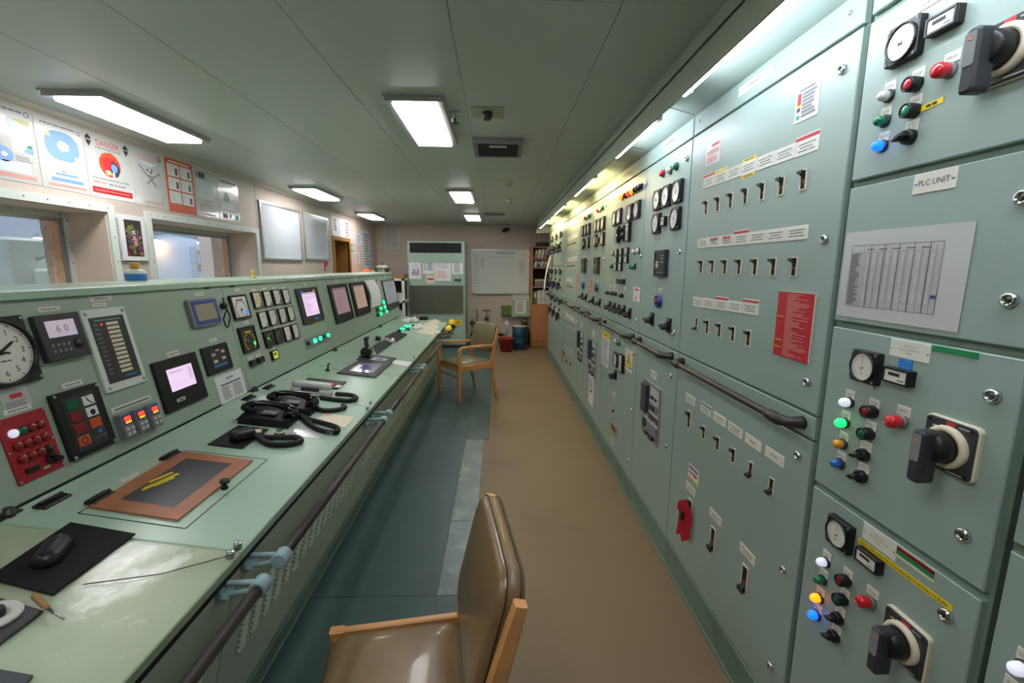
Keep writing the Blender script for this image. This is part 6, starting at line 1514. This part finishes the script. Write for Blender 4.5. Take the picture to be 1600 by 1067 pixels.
def p5(q, w, h, z):
    q.quad(-w*.36, w*.36, h*.43, h*.46, z, 'cream')
    for i in range(2):
        for j in range(3):
            x0 = -w*.44+w*.45*i; y1 = h*(.40-.255*j); q.quad(x0, x0+w*.41, y1-h*.225, y1, z, 'paper')
            if not (i == 0 and j == 2):
                c = ('redlensdark', 'slate', 'slate', 'dkgreen', 'boxgreen', 'screenblue')[i*3+j]; q.slab(w*.09, h*.13, z, z+.0005, c, .006, 0, x0+w*.31, y1-h*.13)
            q.rows(x0+w*.03, x0+w*.22, y1-h*.02, y1-h*.2, 6, z+.0004, 'lightgrey', .4, .4)
def p6(q, w, h, z):
    for k in range(3): q.quad(-w*.42+w*.13*k, -w*.31+w*.13*k, h*.30, h*.42, z, 'ink' if k else 'grey')
    q.quad(-w*.1, w*.4, h*.43, h*.44, z, 'plateprint'); q.rows(-w*.42, w*.42, h*.26, -h*.12, 10, z, 'paperblue', .5, .2); q.text('WARNING', 0, -h*.17, .018, z, 'redprint', w*.3)
    q.rows(-w*.36, w*.38, -h*.22, -h*.38, 4, z, 'plateprint', .3, .2); q.quad(-w*.3, w*.3, -h*.45, -h*.42, z, 'pinkprint')
def p7(q, w, h, z):
    q.quad(-w*.38, w*.38, h*.36, h*.385, z, 'ink'); q.rows(-w*.4, w*.4, h*.32, h*.1, 6, z, 'paperblue', .5, .3); q.poly([(-w*.3, -h*.06), (w*.04, -h*.06), (w*.04, h*.05), (-w*.15, h*.15)], z, 'grey')
    q.rows(-w*.4, w*.4, -h*.1, -h*.24, 4, z, 'paperblue', .5, .3); q.quad(-w*.3, w*.35, -h*.29, -h*.265, z, 'pinkprint'); q.quad(-w*.36, -w*.14, -h*.44, -h*.34, z, 'slate'); q.poly(circ(w*.06, 12, 0, -h*.38), z, 'card'); q.quad(w*.24, w*.42, -h*.44, -h*.34, z, 'tealprint')
poster(0, 'pale map poster at the left edge with blue insets', p1); poster(1, 'poster with a large round blue sea map', p2); poster(2, 'danger poster with skulls and a round red picture', p3)
poster(3, 'white warning poster with a grey sketch', p4); poster(4, 'orange bordered poster with six boxed pictures', p5, 'posterorange'); poster(5, 'text poster beside the orange one with three dark photos', p6); poster(6, 'last text poster in the row with a teal corner block', p7)
# picture calendar between the windows
u, v, w_, h_, ro = LW.rect((177, 333), (222.5, 340), (228, 406), (186, 409))
r = empty('picture_calendar', (XL, u, v-h_/2), 'spiral bound calendar with a colourful figure picture between the windows', 'calendar')
T = LW.at(u, v); q = MB(); q.slab(w_, h_, .002, .016, 'paper', .004, .002); mk('pages', q, r, T)
q = MB(); q.quad(-w_*.26, w_*.34, -h_*.40, h_*.40, .0166, 'darkbrown'); z = .0172
for k in range(70):
    a = (k*.618) % 1; b_ = (k*.381+.13*(k % 7)) % 1; cx_ = w_*(-.18+.44*a); cy_ = h_*(-.34+.68*b_)
    dd = abs(cx_-w_*.04)/(w_*.3)+abs(cy_-h_*.02)/(h_*.4)
    pal = ('skin', 'pinkprint', 'purple', 'lightgrey') if dd < .55 else (('slate', 'darkbrown', 'card', 'purple', 'boxgreen') if cy_ > -h_*.2 else ('bookred', 'darkbrown', 'purple', 'card'))
    blob(q, cx_, cy_, w_*.085, h_*.05, z+.0003*k/10, pal[k % len(pal)], 9, .5)
mk('picture', q, r, T)
q = MB()
for k in range(18): q.tube([(-w_*.5, h_*(-.45+.05*k), .004), (-w_*.52, h_*(-.45+.05*k), .02), (-w_*.46, h_*(-.45+.05*k), .02)], .002, 6, 'grey')
mk('spiral_binding', q, r, T, kind='stuff')
M('jarcap', (206, 150, 60), .4)
# squat jar on the console top
r = empty('white_jar', (-1.84, 2.36, 1.52), 'white jar with blue label and amber cap on the console top', 'jar')
T = Matrix.Translation((-1.84, 2.36, 1.52)); q = MB(); q.lathe([(.042, 0), (.044, .004), (.044, .042), (.038, .054), (.024, .060), (.02, .062)], 24, 'trimwhite'); mk('body', q, r, T)
q = MB(); q.lathe([(.0445, .004), (.0448, .005), (.0448, .036), (.0445, .037)], 24, 'bluetape', cap=False); mk('label', q, r, T)
q = MB(); q.lathe([(.018, .062), (.021, .066), (.021, .09), (.018, .093), (0, .093)], 18, 'jarcap'); mk('cap', q, r, T)
# whiteboards on the left wall
def wboard(c4, label, n):
    u, v, w_, h_, ro = LW.rect(*c4); r = empty('whiteboard', (XL, u, v-h_/2), label, 'whiteboard'); T = LW.at(u, v)
    q = MB(); q.frame(w_, h_, .022, .001, .02, 'alu'); mk('frame', q, r, T)
    q = MB(); q.slab(w_-.03, h_-.03, .001, .008, 'whiteboard'); mk('writing_surface', q, r, T)
    q = MB(); q.rows(-w_*.4, w_*.4, h_*.36, -h_*.3, n, .0086, 'lightgrey', .12, .7); mk('faint_writing', q, r, T)
M('whiteboard', (206, 212, 222), .18, var=.03, vscale=5, coat=.6)
M('whiteboardg', (214, 219, 214), .2, var=.04, vscale=3, coat=.5)
wboard(((402, 312), (467, 330), (471, 408), (410.5, 406)), 'larger wall whiteboard next to the second window', 9)
wboard(((472, 331), (511, 342), (514, 405.5), (475, 408)), 'narrower wall whiteboard reflecting the ceiling light', 7)
# signs and sheets near the doorway
def wall_sheet(fr, c4, label, name='notice_sheet', m='paper', fn=None, cat='paper', th=.0014, group=None):
    u, v, w_, h_, ro = fr.rect(*c4); P = fr.at(u, v-h_/2).translation
    r = empty(name, tuple(P), label, cat, group); T = fr.at(u, v)
    q = MB(); q.slab(w_, h_, .0008, .0008+th, m); mk('sheet', q, r, T)
    q = MB(); (fn or (lambda q, w, h, z: q.rows(-w*.4, w*.4, h*.42, -h*.42, 12, z)))(q, w_, h_, .0008+th+.0006); mk('print', q, r, T)
wall_sheet(LW, ((506, 408.5), (511.5, 409), (512.3, 423), (507, 423)), 'small red fire sign between whiteboard and doorway', 'fire_sign', 'redprint', lambda q, w, h, z: q.quad(-w*.1, w*.35, -h*.42, -h*.02, z, 'cream'), 'sign')
def dsheet(q, w, h, z):
    q.rows(-w*.42, -w*.25, h*.42, -h*.2, 6, z, 'plateprint', .6, .5); q.quad(-w*.2, w*.2, -h*.42, h*.3, z, 'paperblue'); q.rows(w*.26, w*.42, h*.4, -h*.42, 5, z, 'redprint', .5, .4)
wall_sheet(LW, ((519, 339), (545.5, 344.5), (547, 374), (519, 369)), 'wide white notice above the wooden doorway', fn=dsheet)
wall_sheet(LW, ((548, 381), (551.3, 381.5), (551.8, 393), (548.5, 393)), 'small green exit sign beside the doorway', 'exit_sign', 'greenprint', lambda q, w, h, z: q.slab(w*.5, h*.6, z-.0004, z, 'cream'), 'sign')
wall_sheet(LW, ((554.5, 364), (564, 366), (565, 382.5), (555, 381)), 'upper small framed notice right of the doorway', m='paperblue')
wall_sheet(LW, ((555.5, 394), (561.5, 395), (562, 412.5), (556, 412)), 'lower small notice right of the doorway')
wall_sheet(LW, ((566, 359), (577, 362), (579, 420), (568, 419)), 'tall narrow grey chart near the room corner', m='paperblue')
wall_sheet(FW, ((600.5, 355.5), (625, 357), (625, 390), (601, 389.5)), 'large faded sheet high on the far wall', m='lightgrey', fn=lambda q, w, h, z: q.rows(-w*.4, w*.4, h*.4, -h*.4, 14, z, 'grey', .25, .3))

# ================================================================ far end of the room
# white rack with pot, boxes
RX0, RX1, RY0, RY1 = -2.46, -1.74, 8.45, 8.95
r = empty('white_rack', ((RX0+RX1)/2, (RY0+RY1)/2, 0), 'white metal shelf rack beside the air conditioner', 'shelf')
for x in (RX0, RX1-.05):
    for y in (RY0, RY1-.05): q = MB(); q.box(x, x+.05, y, y+.05, .004, 1.38, 'trimwhite'); mk('upright', q, r)
for z in (.12, .50, .93, 1.34): q = MB(); q.box(RX0, RX1, RY0, RY1, z, z+.04, 'trimwhite'); mk('shelf_board', q, r)
q = MB(); q.box(RX0+.01, RX1-.01, RY1-.01, RY1, .1, 1.34, 'darkbrown'); mk('back_panel', q, r)
def cbox(x0, x1, y0, y1, z0, z1, m, label, name='carton', lid=None):
    r = empty(name, ((x0+x1)/2, (y0+y1)/2, z0), label, 'box')
    q = MB(); q.box(x0, x1, y0, y1, z0, z1, m); mk('carton_body', q, r)
    q = MB(); q.box(x0-.003, x1+.003, y0-.003, y1+.003, z1-.03, z1+.004, lid or m); mk('lid', q, r)
cbox(-2.0, -1.76, 8.47, 8.9, 1.38, 1.46, 'card', 'flat cardboard tray on the rack top')
cbox(-1.98, -1.80, 8.5, 8.8, .97, 1.10, 'bookwhite', 'pale box on the middle rack shelf')
cbox(-2.0, -1.81, 8.5, 8.8, .54, .78, 'bookwhite', 'white box on the lower rack shelf')
cbox(-2.4, -2.1, 8.5, 8.85, .97, 1.25, 'darkbrown', 'dark box deep on the middle rack shelf')
r = empty('steel_pot', (-2.20, 8.72, 1.38), 'steel cooking pot with a white domed lid on the rack', 'pot'); T = Matrix.Translation((-2.20, 8.72, 1.38))
q = MB(); q.lathe([(.10, 0), (.115, .01), (.115, .19), (.12, .195)], 26, 'pot', T=T); mk('pot_body', q, r)
q = MB(); q.lathe([(.12, .195), (.11, .22), (.06, .25), (0, .255)], 26, 'lightgrey', T=T); q.lathe([(.022, .252), (.026, .275), (0, .28)], 12, 'black', T=T); mk('lid', q, r)
for s_ in (-1, 1): q = MB(); q.tube([(s_*.112, 0, .15), (s_*.15, 0, .16), (s_*.15, 0, .185), (s_*.112, 0, .18)], .007, 8, 'darkmetal', T=T); mk('handle', q, r)
r = empty('yellow_bottle', (-2.38, 8.7, 1.38), 'small yellow bottle left of the steel pot', 'bottle'); T = Matrix.Translation((-2.38, 8.7, 1.38))
q = MB(); q.lathe([(.035, 0), (.037, .01), (.037, .13), (.02, .155), (.016, .165)], 16, 'hazeyellow', T=T); mk('bottle_body', q, r); q = MB(); q.lathe([(.018, .165), (.018, .185), (0, .186)], 12, 'card', T=T); mk('cap', q, r)
# low cabinet below the notices with an orange cloth
r = empty('low_cabinet', (-2.36, 8.1, 0), 'dark wooden cabinet against the wall past the doorway', 'cabinet')
q = MB(); q.box(-2.49, -2.2, 7.9, 8.4, .01, 1.44, 'darkbrown'); mk('carcass', q, r); q = MB(); q.box(-2.2, -2.185, 7.91, 8.39, .03, 1.42, 'doorwood'); mk('door', q, r)
r = empty('orange_cloth', (-2.32, 8.1, 1.44), 'bright orange cloth heaped on the dark cabinet', 'cloth')
q = MB(); T = Matrix.Translation((-2.33, 8.12, 1.442)); q.loft(.22, .34, .06, [(.0, 0), (.01, .03), (.05, .06)], 'glowingorange', .06, T=T @ Matrix.Rotation(.3, 4, 'X') if False else T); mk('folds', q, r)
# air conditioner
AY = 8.85; AC = Fr((0, AY, 0), (1, 0, 0), (0, 0, 1)); AX0, AX1, AZ = -1.745, -.64, 2.09
r = empty('air_conditioner', ((AX0+AX1)/2, AY+.3, 0), 'tall green floor standing air conditioner at the far wall', 'air conditioner')
q = MB(); q.box(AX0, AX1, AY+.01, 9.44, .06, AZ, 'acgreen'); mk('cabinet_body', q, r)
ac_ = (AX0+AX1)/2; W_ = AX1-AX0
def acp(c4): return AC.rect(*c4)
q = MB(); q.slab(W_, AZ-1.68, 0, .03, 'acgreen', .006, .004); 
mk('top_panel', q, r, AC.at(ac_, (AZ+1.68)/2, -.012))
q = MB(); q.slab(W_-.01, 1.67-1.24, 0, .012, 'acgreen', 0, .003); mk('control_panel', q, r, AC.at(ac_, (1.67+1.24)/2, -.004))
u, v, w_, h_, ro = acp(((640, 379.4), (721, 379.6), (721, 395.3), (640.5, 395))); q = MB(); q.slab(w_, h_, .018, .0195, 'recess'); o = mk('outlet', q, r, AC.at(u, v, 0))
for k in range(5): q = MB(); q.box(-w_/2, w_/2, -.004, .004, .0195, .028, 'charcoal'); mk('louvre', q, o, AC.at(u, v-h_/2+h_*(k+.5)/5))
for k in range(2): q = MB(); q.box(-.003, .003, -h_/2, h_/2, .019, .024, 'black'); mk('vane', q, o, AC.at(u-w_*.16+w_*.4*k, v))
for sx in (AX0+.03, AX1-.03):
    for z in (AZ-.04, 1.72): screw(AC, r, sx, z, .022).matrix_basis = AC.at(sx, z, .018)
u, v, w_, h_, ro = acp(((640, 446), (724, 446), (724.5, 491), (641, 491))); q = MB(); q.frame(w_+.02, h_+.02, .012, 0, .014, 'acgreen'); q.slab(w_, h_, 0, .004, 'grille'); o = mk('intake_grille', q, r, AC.at(u, v))
q = MB()
for k in range(34): y = -h_/2+h_*(k+.5)/34; q.add([(-w_/2, y-.006, .004), (w_/2, y-.006, .004), (w_/2, y+.004, .013), (-w_/2, y+.004, .013), (-w_/2, y+.004, .004), (w_/2, y+.004, .004)], [(0, 1, 2, 3), (3, 2, 5, 4)], 'grille')
q.box(-.004, .004, -h_/2, h_/2, .012, .015, 'grille'); mk('grille_slats', q, o, AC.at(u, v), kind='stuff')
zl = v-h_/2-.02
q = MB(); q.slab(W_-.01, zl-.08, 0, .012, 'acgreen', 0, .003); mk('lower_panel', q, r, AC.at(ac_, (zl+.08)/2, -.004))
q = MB(); q.box(AX0+.01, AX1-.01, AY+.03, 9.42, .004, .07, 'charcoal'); mk('base', q, r)
for px in (712.5, 718): u, v = AC.uv(px, 437.5, .02); q = MB(); q.lathe([(.028, .008), (.026, .03), (0, .032)], 14, 'black'); q.box(-.006, .006, -.024, .024, .03, .042, 'black'); mk('control_knob', q, r, AC.at(u, v))
u, v = AC.uv(648, 405); q = MB(); q.slab(.09, .022, .008, .010, 'slate'); mk('badge', q, r, AC.at(u, v))
AF = Fr((0, AY-.009, 0), (1, 0, 0), (0, 0, 1))
def sheet_a(q, w, h, z):
    q.rows(-w*.3, w*.35, h*.36, h*.2, 3, z, 'blueprint', .3, .2)
    for i in range(4):
        for j in range(4): q.quad(w*(-.32+.17*i), w*(-.32+.17*i+.14), h*(-.32+.11*j), h*(-.32+.11*j+.09), z, ('blueprint', 'purple', 'bluetape', 'pinkprint', 'paperblue', 'redprint')[(i*3+j*2) % 6])
wall_sheet(AF, ((639.4, 409.3), (657.5, 409.3), (658.2, 435.5), (640, 435.5)), 'sheet with a blue and red picture on the air conditioner', fn=sheet_a)
wall_sheet(AF, ((660, 402.5), (678.5, 402.5), (679, 427.6), (660.8, 428)), 'grey table sheet second from left on the air conditioner', fn=lambda q, w, h, z: (q.rows(-w*.42, -w*.2, h*.4, -h*.3, 14, z), q.quad(-w*.12, w*.42, -h*.3, h*.42, z, 'paperblue'), q.rows(-w*.1, w*.4, h*.4, -h*.28, 14, z+.0004)))
wall_sheet(AF, ((679.2, 402.3), (704.5, 402.5), (705, 439), (680, 438.5)), 'longest printed sheet in the middle of the air conditioner', fn=lambda q, w, h, z: (q.grid(-w*.38, w*.3, h*.05, h*.4, 3, 10, z, .003), q.rows(-w*.4, w*.35, -h*.05, -h*.4, 7, z, 'pinkprint', .4, .4)))
wall_sheet(AF, ((705.8, 403), (723, 403.3), (723.2, 428.3), (706.3, 428)), 'sheet with a blue heading at the right of the air conditioner', fn=lambda q, w, h, z: (q.quad(-w*.45, w*.4, h*.40, h*.46, z, 'bluetape'), q.rows(-w*.3, w*.3, h*.34, -h*.42, 12, z, 'paperprint', .5, .3)))
wall_sheet(AF, ((666, 430), (679, 430), (679, 442.5), (666.3, 442.3)), 'cream sticker with a red band on the air conditioner', 'sticker', 'cream', lambda q, w, h, z: (q.quad(-w*.36, w*.36, -h*.1, h*.14, z, 'redprint')), 'sticker')
AF2 = AF
wall_sheet(AF2, ((711, 499.5), (722, 499.5), (722, 508.5), (711, 508.5)), 'yellow tag low on the air conditioner', 'yellow_tag', 'brightyellow', lambda q, w, h, z: q.rows(-w*.35, w*.35, h*.3, -h*.3, 3, z, 'card'), 'sign')
# far whiteboard
r = empty('whiteboard', (.06, 9.5, 1.07), 'large far wall whiteboard with rounded corners and faint notes', 'whiteboard')
FB = Fr((0, 9.5, 0), (1, 0, 0), (0, 0, 1)); u, v, w_, h_, ro = FB.rect((736, 389), (828.5, 390.5), (826.5, 458.5), (737, 458)); T = FB.at(u, v)
q = MB(); q.ring(rrect(w_, h_, .06, 5), rrect(w_-.035, h_-.035, .045, 5), .001, .03, 'alu'); mk('frame', q, r, T)
q = MB(); q.ext(rrect(w_-.02, h_-.02, .05, 5), .001, .012, 'whiteboardg'); mk('writing_surface', q, r, T)
q = MB(); z = .0127; q.words(-w_*.08, w_*.24, h_*.42, .022, z, 'grey'); q.rows(-w_*.46, -w_*.35, h_*.4, -h_*.3, 12, z, 'card', .12, .4); q.rows(-w_*.33, -w_*.27, h_*.3, h_*.1, 4, z, 'plateprint', .3, .4); q.rows(w_*.32, w_*.44, h_*.24, -h_*.05, 6, z, 'grey', .25, .4); q.quad(-w_*.2, w_*.2, h_*.32, h_*.325, z, 'grey')
for i in range(3): q.ring(circ(.03, 10, w_*.38, h_*(.42-.08*i)), circ(.024, 10, w_*.38, h_*(.42-.08*i)), z-.0005, z, 'pinkprint')
mk('handwriting', q, r, T)
q = MB(); q.box(-w_*.45, w_*.45, -h_/2-.012, -h_/2+.006, .012, .07, 'alu'); mk('pen_tray', q, r, T)
# bookshelf and its books
BX0, BX1, BY0, BY1 = .675, 1.45, 9.05, 9.47
r = empty('bookshelf', ((BX0+BX1)/2, (BY0+BY1)/2, 0), 'brown wooden bookshelf with files at the end of the switchboard', 'bookshelf')
q = MB(); q.box(BX0, BX0+.025, BY0, BY1, .004, 2.03, 'shelfwood'); mk('side_panel', q, r); q = MB(); q.box(BX1-.025, BX1, BY0, BY1, .004, 2.03, 'shelfwood'); mk('side_panel', q, r)
BZ = [2.005, 1.77, 1.60, 1.215, .86]
for z in BZ: q = MB(); q.box(BX0+.025, BX1-.025, BY0, BY1-.01, z-.022, z, 'shelfwood'); mk('shelf_board', q, r)
q = MB(); q.box(BX0+.02, BX1-.02, BY1-.012, BY1, .01, 2.02, 'darkbrown'); mk('back_panel', q, r)
q = MB(); q.box(BX0+.028, BX1-.028, BY0-.018, BY0, .10, .835, 'shelfwood'); mk('cupboard_door', q, r)
q = MB(); q.box(BX0, BX1, BY0-.005, BY0+.02, .004, .09, 'shelfwood'); mk('kick_board', q, r)
bk = ('bookwhite', 'bookwhite', 'booktan', 'bookblue', 'bookred', 'bookwhite', 'yellow', 'booktan')
NB = ('brown backed book leaning on the top shelf', 'first white file leaning on the top shelf', 'second white file leaning on the top shelf', 'tan file leaning on the top shelf')
def book(x, z, w_, h_, d_, tilt, m, label):
    r = empty('file_binder', (x, BY0+.05, z), label, 'file', 'files on the bookshelf'); T = Matrix.Translation((x, BY0+.03, z+w_*math.sin(tilt))) @ Matrix.Rotation(tilt, 4, 'Y')
    q = MB(); q.box(0, w_, 0, d_, 0, h_, m); mk('cover', q, r, T); q = MB(); q.quad(w_*.2, w_*.8, h_*.5, h_*.85, .0005, 'paper', Matrix.Rotation(math.pi/2, 4, 'X')) ; mk('spine_label', q, r, T)
x = BX0+.05
shelf_books = [(1.77, .19, 7, .22, ('booktan', 'bookwhite', 'bookwhite', 'booktan', 'bookred', 'bookwhite', 'bookred'), 'top'), (1.60, .13, 7, .2, ('bookwhite', 'bookblue', 'bookwhite', 'booktan', 'yellow', 'bookwhite', 'bookred'), 'second'), (.86, .29, 8, 0, ('boxgreen', 'bookwhite', 'bookwhite', 'bookwhite', 'bookwhite', 'bookwhite', 'bookwhite', 'bookwhite'), 'bottom open')]
ORD = ('first', 'second', 'third', 'fourth', 'fifth', 'sixth', 'seventh', 'eighth')
CN = {'booktan': 'tan', 'bookwhite': 'white', 'bookred': 'red', 'bookblue': 'blue', 'yellow': 'yellow', 'boxgreen': 'green'}
for z, h_, n, tl, ms, nm in shelf_books:
    for i in range(n):
        book(BX0+.045+i*(.065 if h_ < .25 else .078), z+.004, .05 if h_ < .25 else .07, h_*(.92+.08*((i*37) % 5)/5), .25, tl, ms[i], '%s file, %s from the left on the %s bookshelf shelf' % (CN[ms[i]], ORD[i], nm))
cbox(.74, .98, 9.1, 9.35, 1.219, 1.36, 'grey', 'grey letter tray box on the middle bookshelf shelf', 'letter_tray', 'lightgrey')
r = empty('paper_stack', (.95, 9.2, 2.01), 'dark pile of folders lying on the bookshelf top', 'folders')
for k in range(3): q = MB(); q.box(.76+.01*k, 1.12-.02*k, 9.08, 9.36, 2.009+.03*k, 2.036+.03*k, ('slate', 'darkbrown', 'charcoal')[k]); mk('folder', q, r)
# green document box and olive box on the far wall
r = empty('document_box', (.47, 9.4, .58), 'pale green wall box holding a printed sheet', 'box')
q = MB(); q.box(.285, .68, 9.34, 9.49, .58, .94, 'acgreen'); mk('box_body', q, r); q = MB(); q.box(.31, .66, 9.42, 9.49, .94, 1.03, 'lightgrey'); mk('inner_papers', q, r)
q = MB(); q.slab(.22, .29, .001, .003, 'paper'); q.rows(-.08, .08, .09, -.1, 12, .0036, 'paperprint'); q.quad(-.06, .06, .11, .12, .0036, 'plateprint'); mk('sheet', q, r, Fr((0, 9.34, 0), (1, 0, 0), (0, 0, 1)).at(.475, .78))
r = empty('olive_tray', (.18, 9.42, .62), 'olive green tray fixed beside the pale green wall box', 'tray')
q = MB(); q.prof([(9.36, .62), (9.36, .74), (9.49, .80), (9.49, .62)], .07, .285, 'boxgreen', Matrix(((0, 1, 0, 0), (1, 0, 0, 0), (0, 0, 1, 0), (0, 0, 0, 1)))); mk('tray_body', q, r)
q = MB(); q.box(.065, .29, 9.352, 9.36, .612, .64, 'boxgreen'); mk('lip', q, r)
# bucket, drum, bag
r = empty('red_bucket', (.16, 8.50, .0), 'red plastic bucket on the floor by the drum', 'bucket'); T = Matrix.Translation((.16, 8.50, .004))
q = MB(); q.lathe([(.115, 0), (.14, .245), (.15, .25), (.15, .262), (.137, .262), (.112, .012), (0, .012)], 26, 'bucket', T=T); mk('pail', q, r)
q = MB(); q.tube([(.148*math.cos(a), -.148*math.sin(a)*.9, .25-.13*math.sin(a)) for a in [math.pi*k/12 for k in range(13)]], .004, 6, 'black', T=T); mk('bail_handle', q, r)
r = empty('oil_drum', (.435, 8.78, 0), 'dark teal drum with a yellow rimmed lid', 'drum'); T = Matrix.Translation((.435, 8.78, .004))
q = MB(); q.lathe([(.145, 0), (.15, .006), (.15, .13), (.154, .14), (.15, .15), (.15, .29), (.154, .30), (.15, .31), (.15, .44), (.145, .448)], 28, 'drum', T=T); mk('shell', q, r); q = MB(); q.lathe([(.14, .448), (.14, .456), (0, .458)], 24, 'hazeyellow', T=T); mk('lid', q, r)
r = empty('brown_bag', (.60, 9.2, 0), 'dark brown bag slumped behind the drum', 'bag'); T = Matrix.Translation((.55, 9.22, .004))
q = MB(); q.loft(.22, .3, .08, [(.02, 0), (0, .1), (.01, .3), (.05, .44)], 'darkbrown', .05, T=T); mk('sack', q, r); q = MB(); q.tube([(-.06, 0, .44), (-.05, 0, .54), (.05, 0, .54), (.06, 0, .44)], .012, 8, 'darkbrown', T=T); mk('strap', q, r)
# pipes and valves on the far wall
r = empty('valve_pipework', (-.35, 9.35, 0), 'dark pipes with flanges and a hand valve low on the far wall', 'pipework')
q = MB(); q.tube([(-.58, 9.3, .45), (-.45, 9.3, .45), (-.38, 9.35, .35), (-.38, 9.35, .01)], .035, 12, 'charcoal'); q.tube([(-.58, 9.3, .2), (.10, 9.36, .2)], .03, 12, 'charcoal'); mk('pipe', q, r)
for z in (.45, .2): q = MB(); q.tube([(-.545, 9.3, z), (-.52, 9.3, z)], .09, 18, 'slate'); mk('flange', q, r)
q = MB(); q.tube([(-.44, 9.4, .4), (-.44, 9.4, .72)], .018, 10, 'card'); mk('riser', q, r)
q = MB(); q.tube([(-.24, 9.40, .2), (-.24, 9.40, .60)], .022, 10, 'grey'); q.tube([(-.24, 9.40, .5), (-.24, 9.40, .56)], .045, 12, 'charcoal'); mk('valve_body', q, r)
q = MB(); q.tube([(-.24, 9.40, .60), (-.24, 9.40, .70)], .01, 8, 'steel'); q.tube([(-.31, 9.40, .70), (-.17, 9.40, .70)], .014, 8, 'charcoal'); mk('hand_wheel', q, r)
r = empty('pressure_gauge', (.19, 9.2, .2), 'small white pressure gauge on a stem above the bucket', 'gauge')
GF = Fr((.19, 9.22, .46), (1, 0, 0), (0, 0, 1))
q = MB(); q.lathe([(.055, -.02), (.06, 0), (.055, .01), (.05, .006)], 20, 'steel'); q.poly(circ(.05, 20), .007, 'dial'); q.line(0, 0, .025, .03, .006, .0076, 'ink'); mk('gauge_head', q, r, GF.at(0, 0)); q = MB(); q.tube([(.19, 9.23, .40), (.19, 9.25, .2), (.10, 9.36, .2)], .012, 8, 'steel'); mk('stem', q, r)
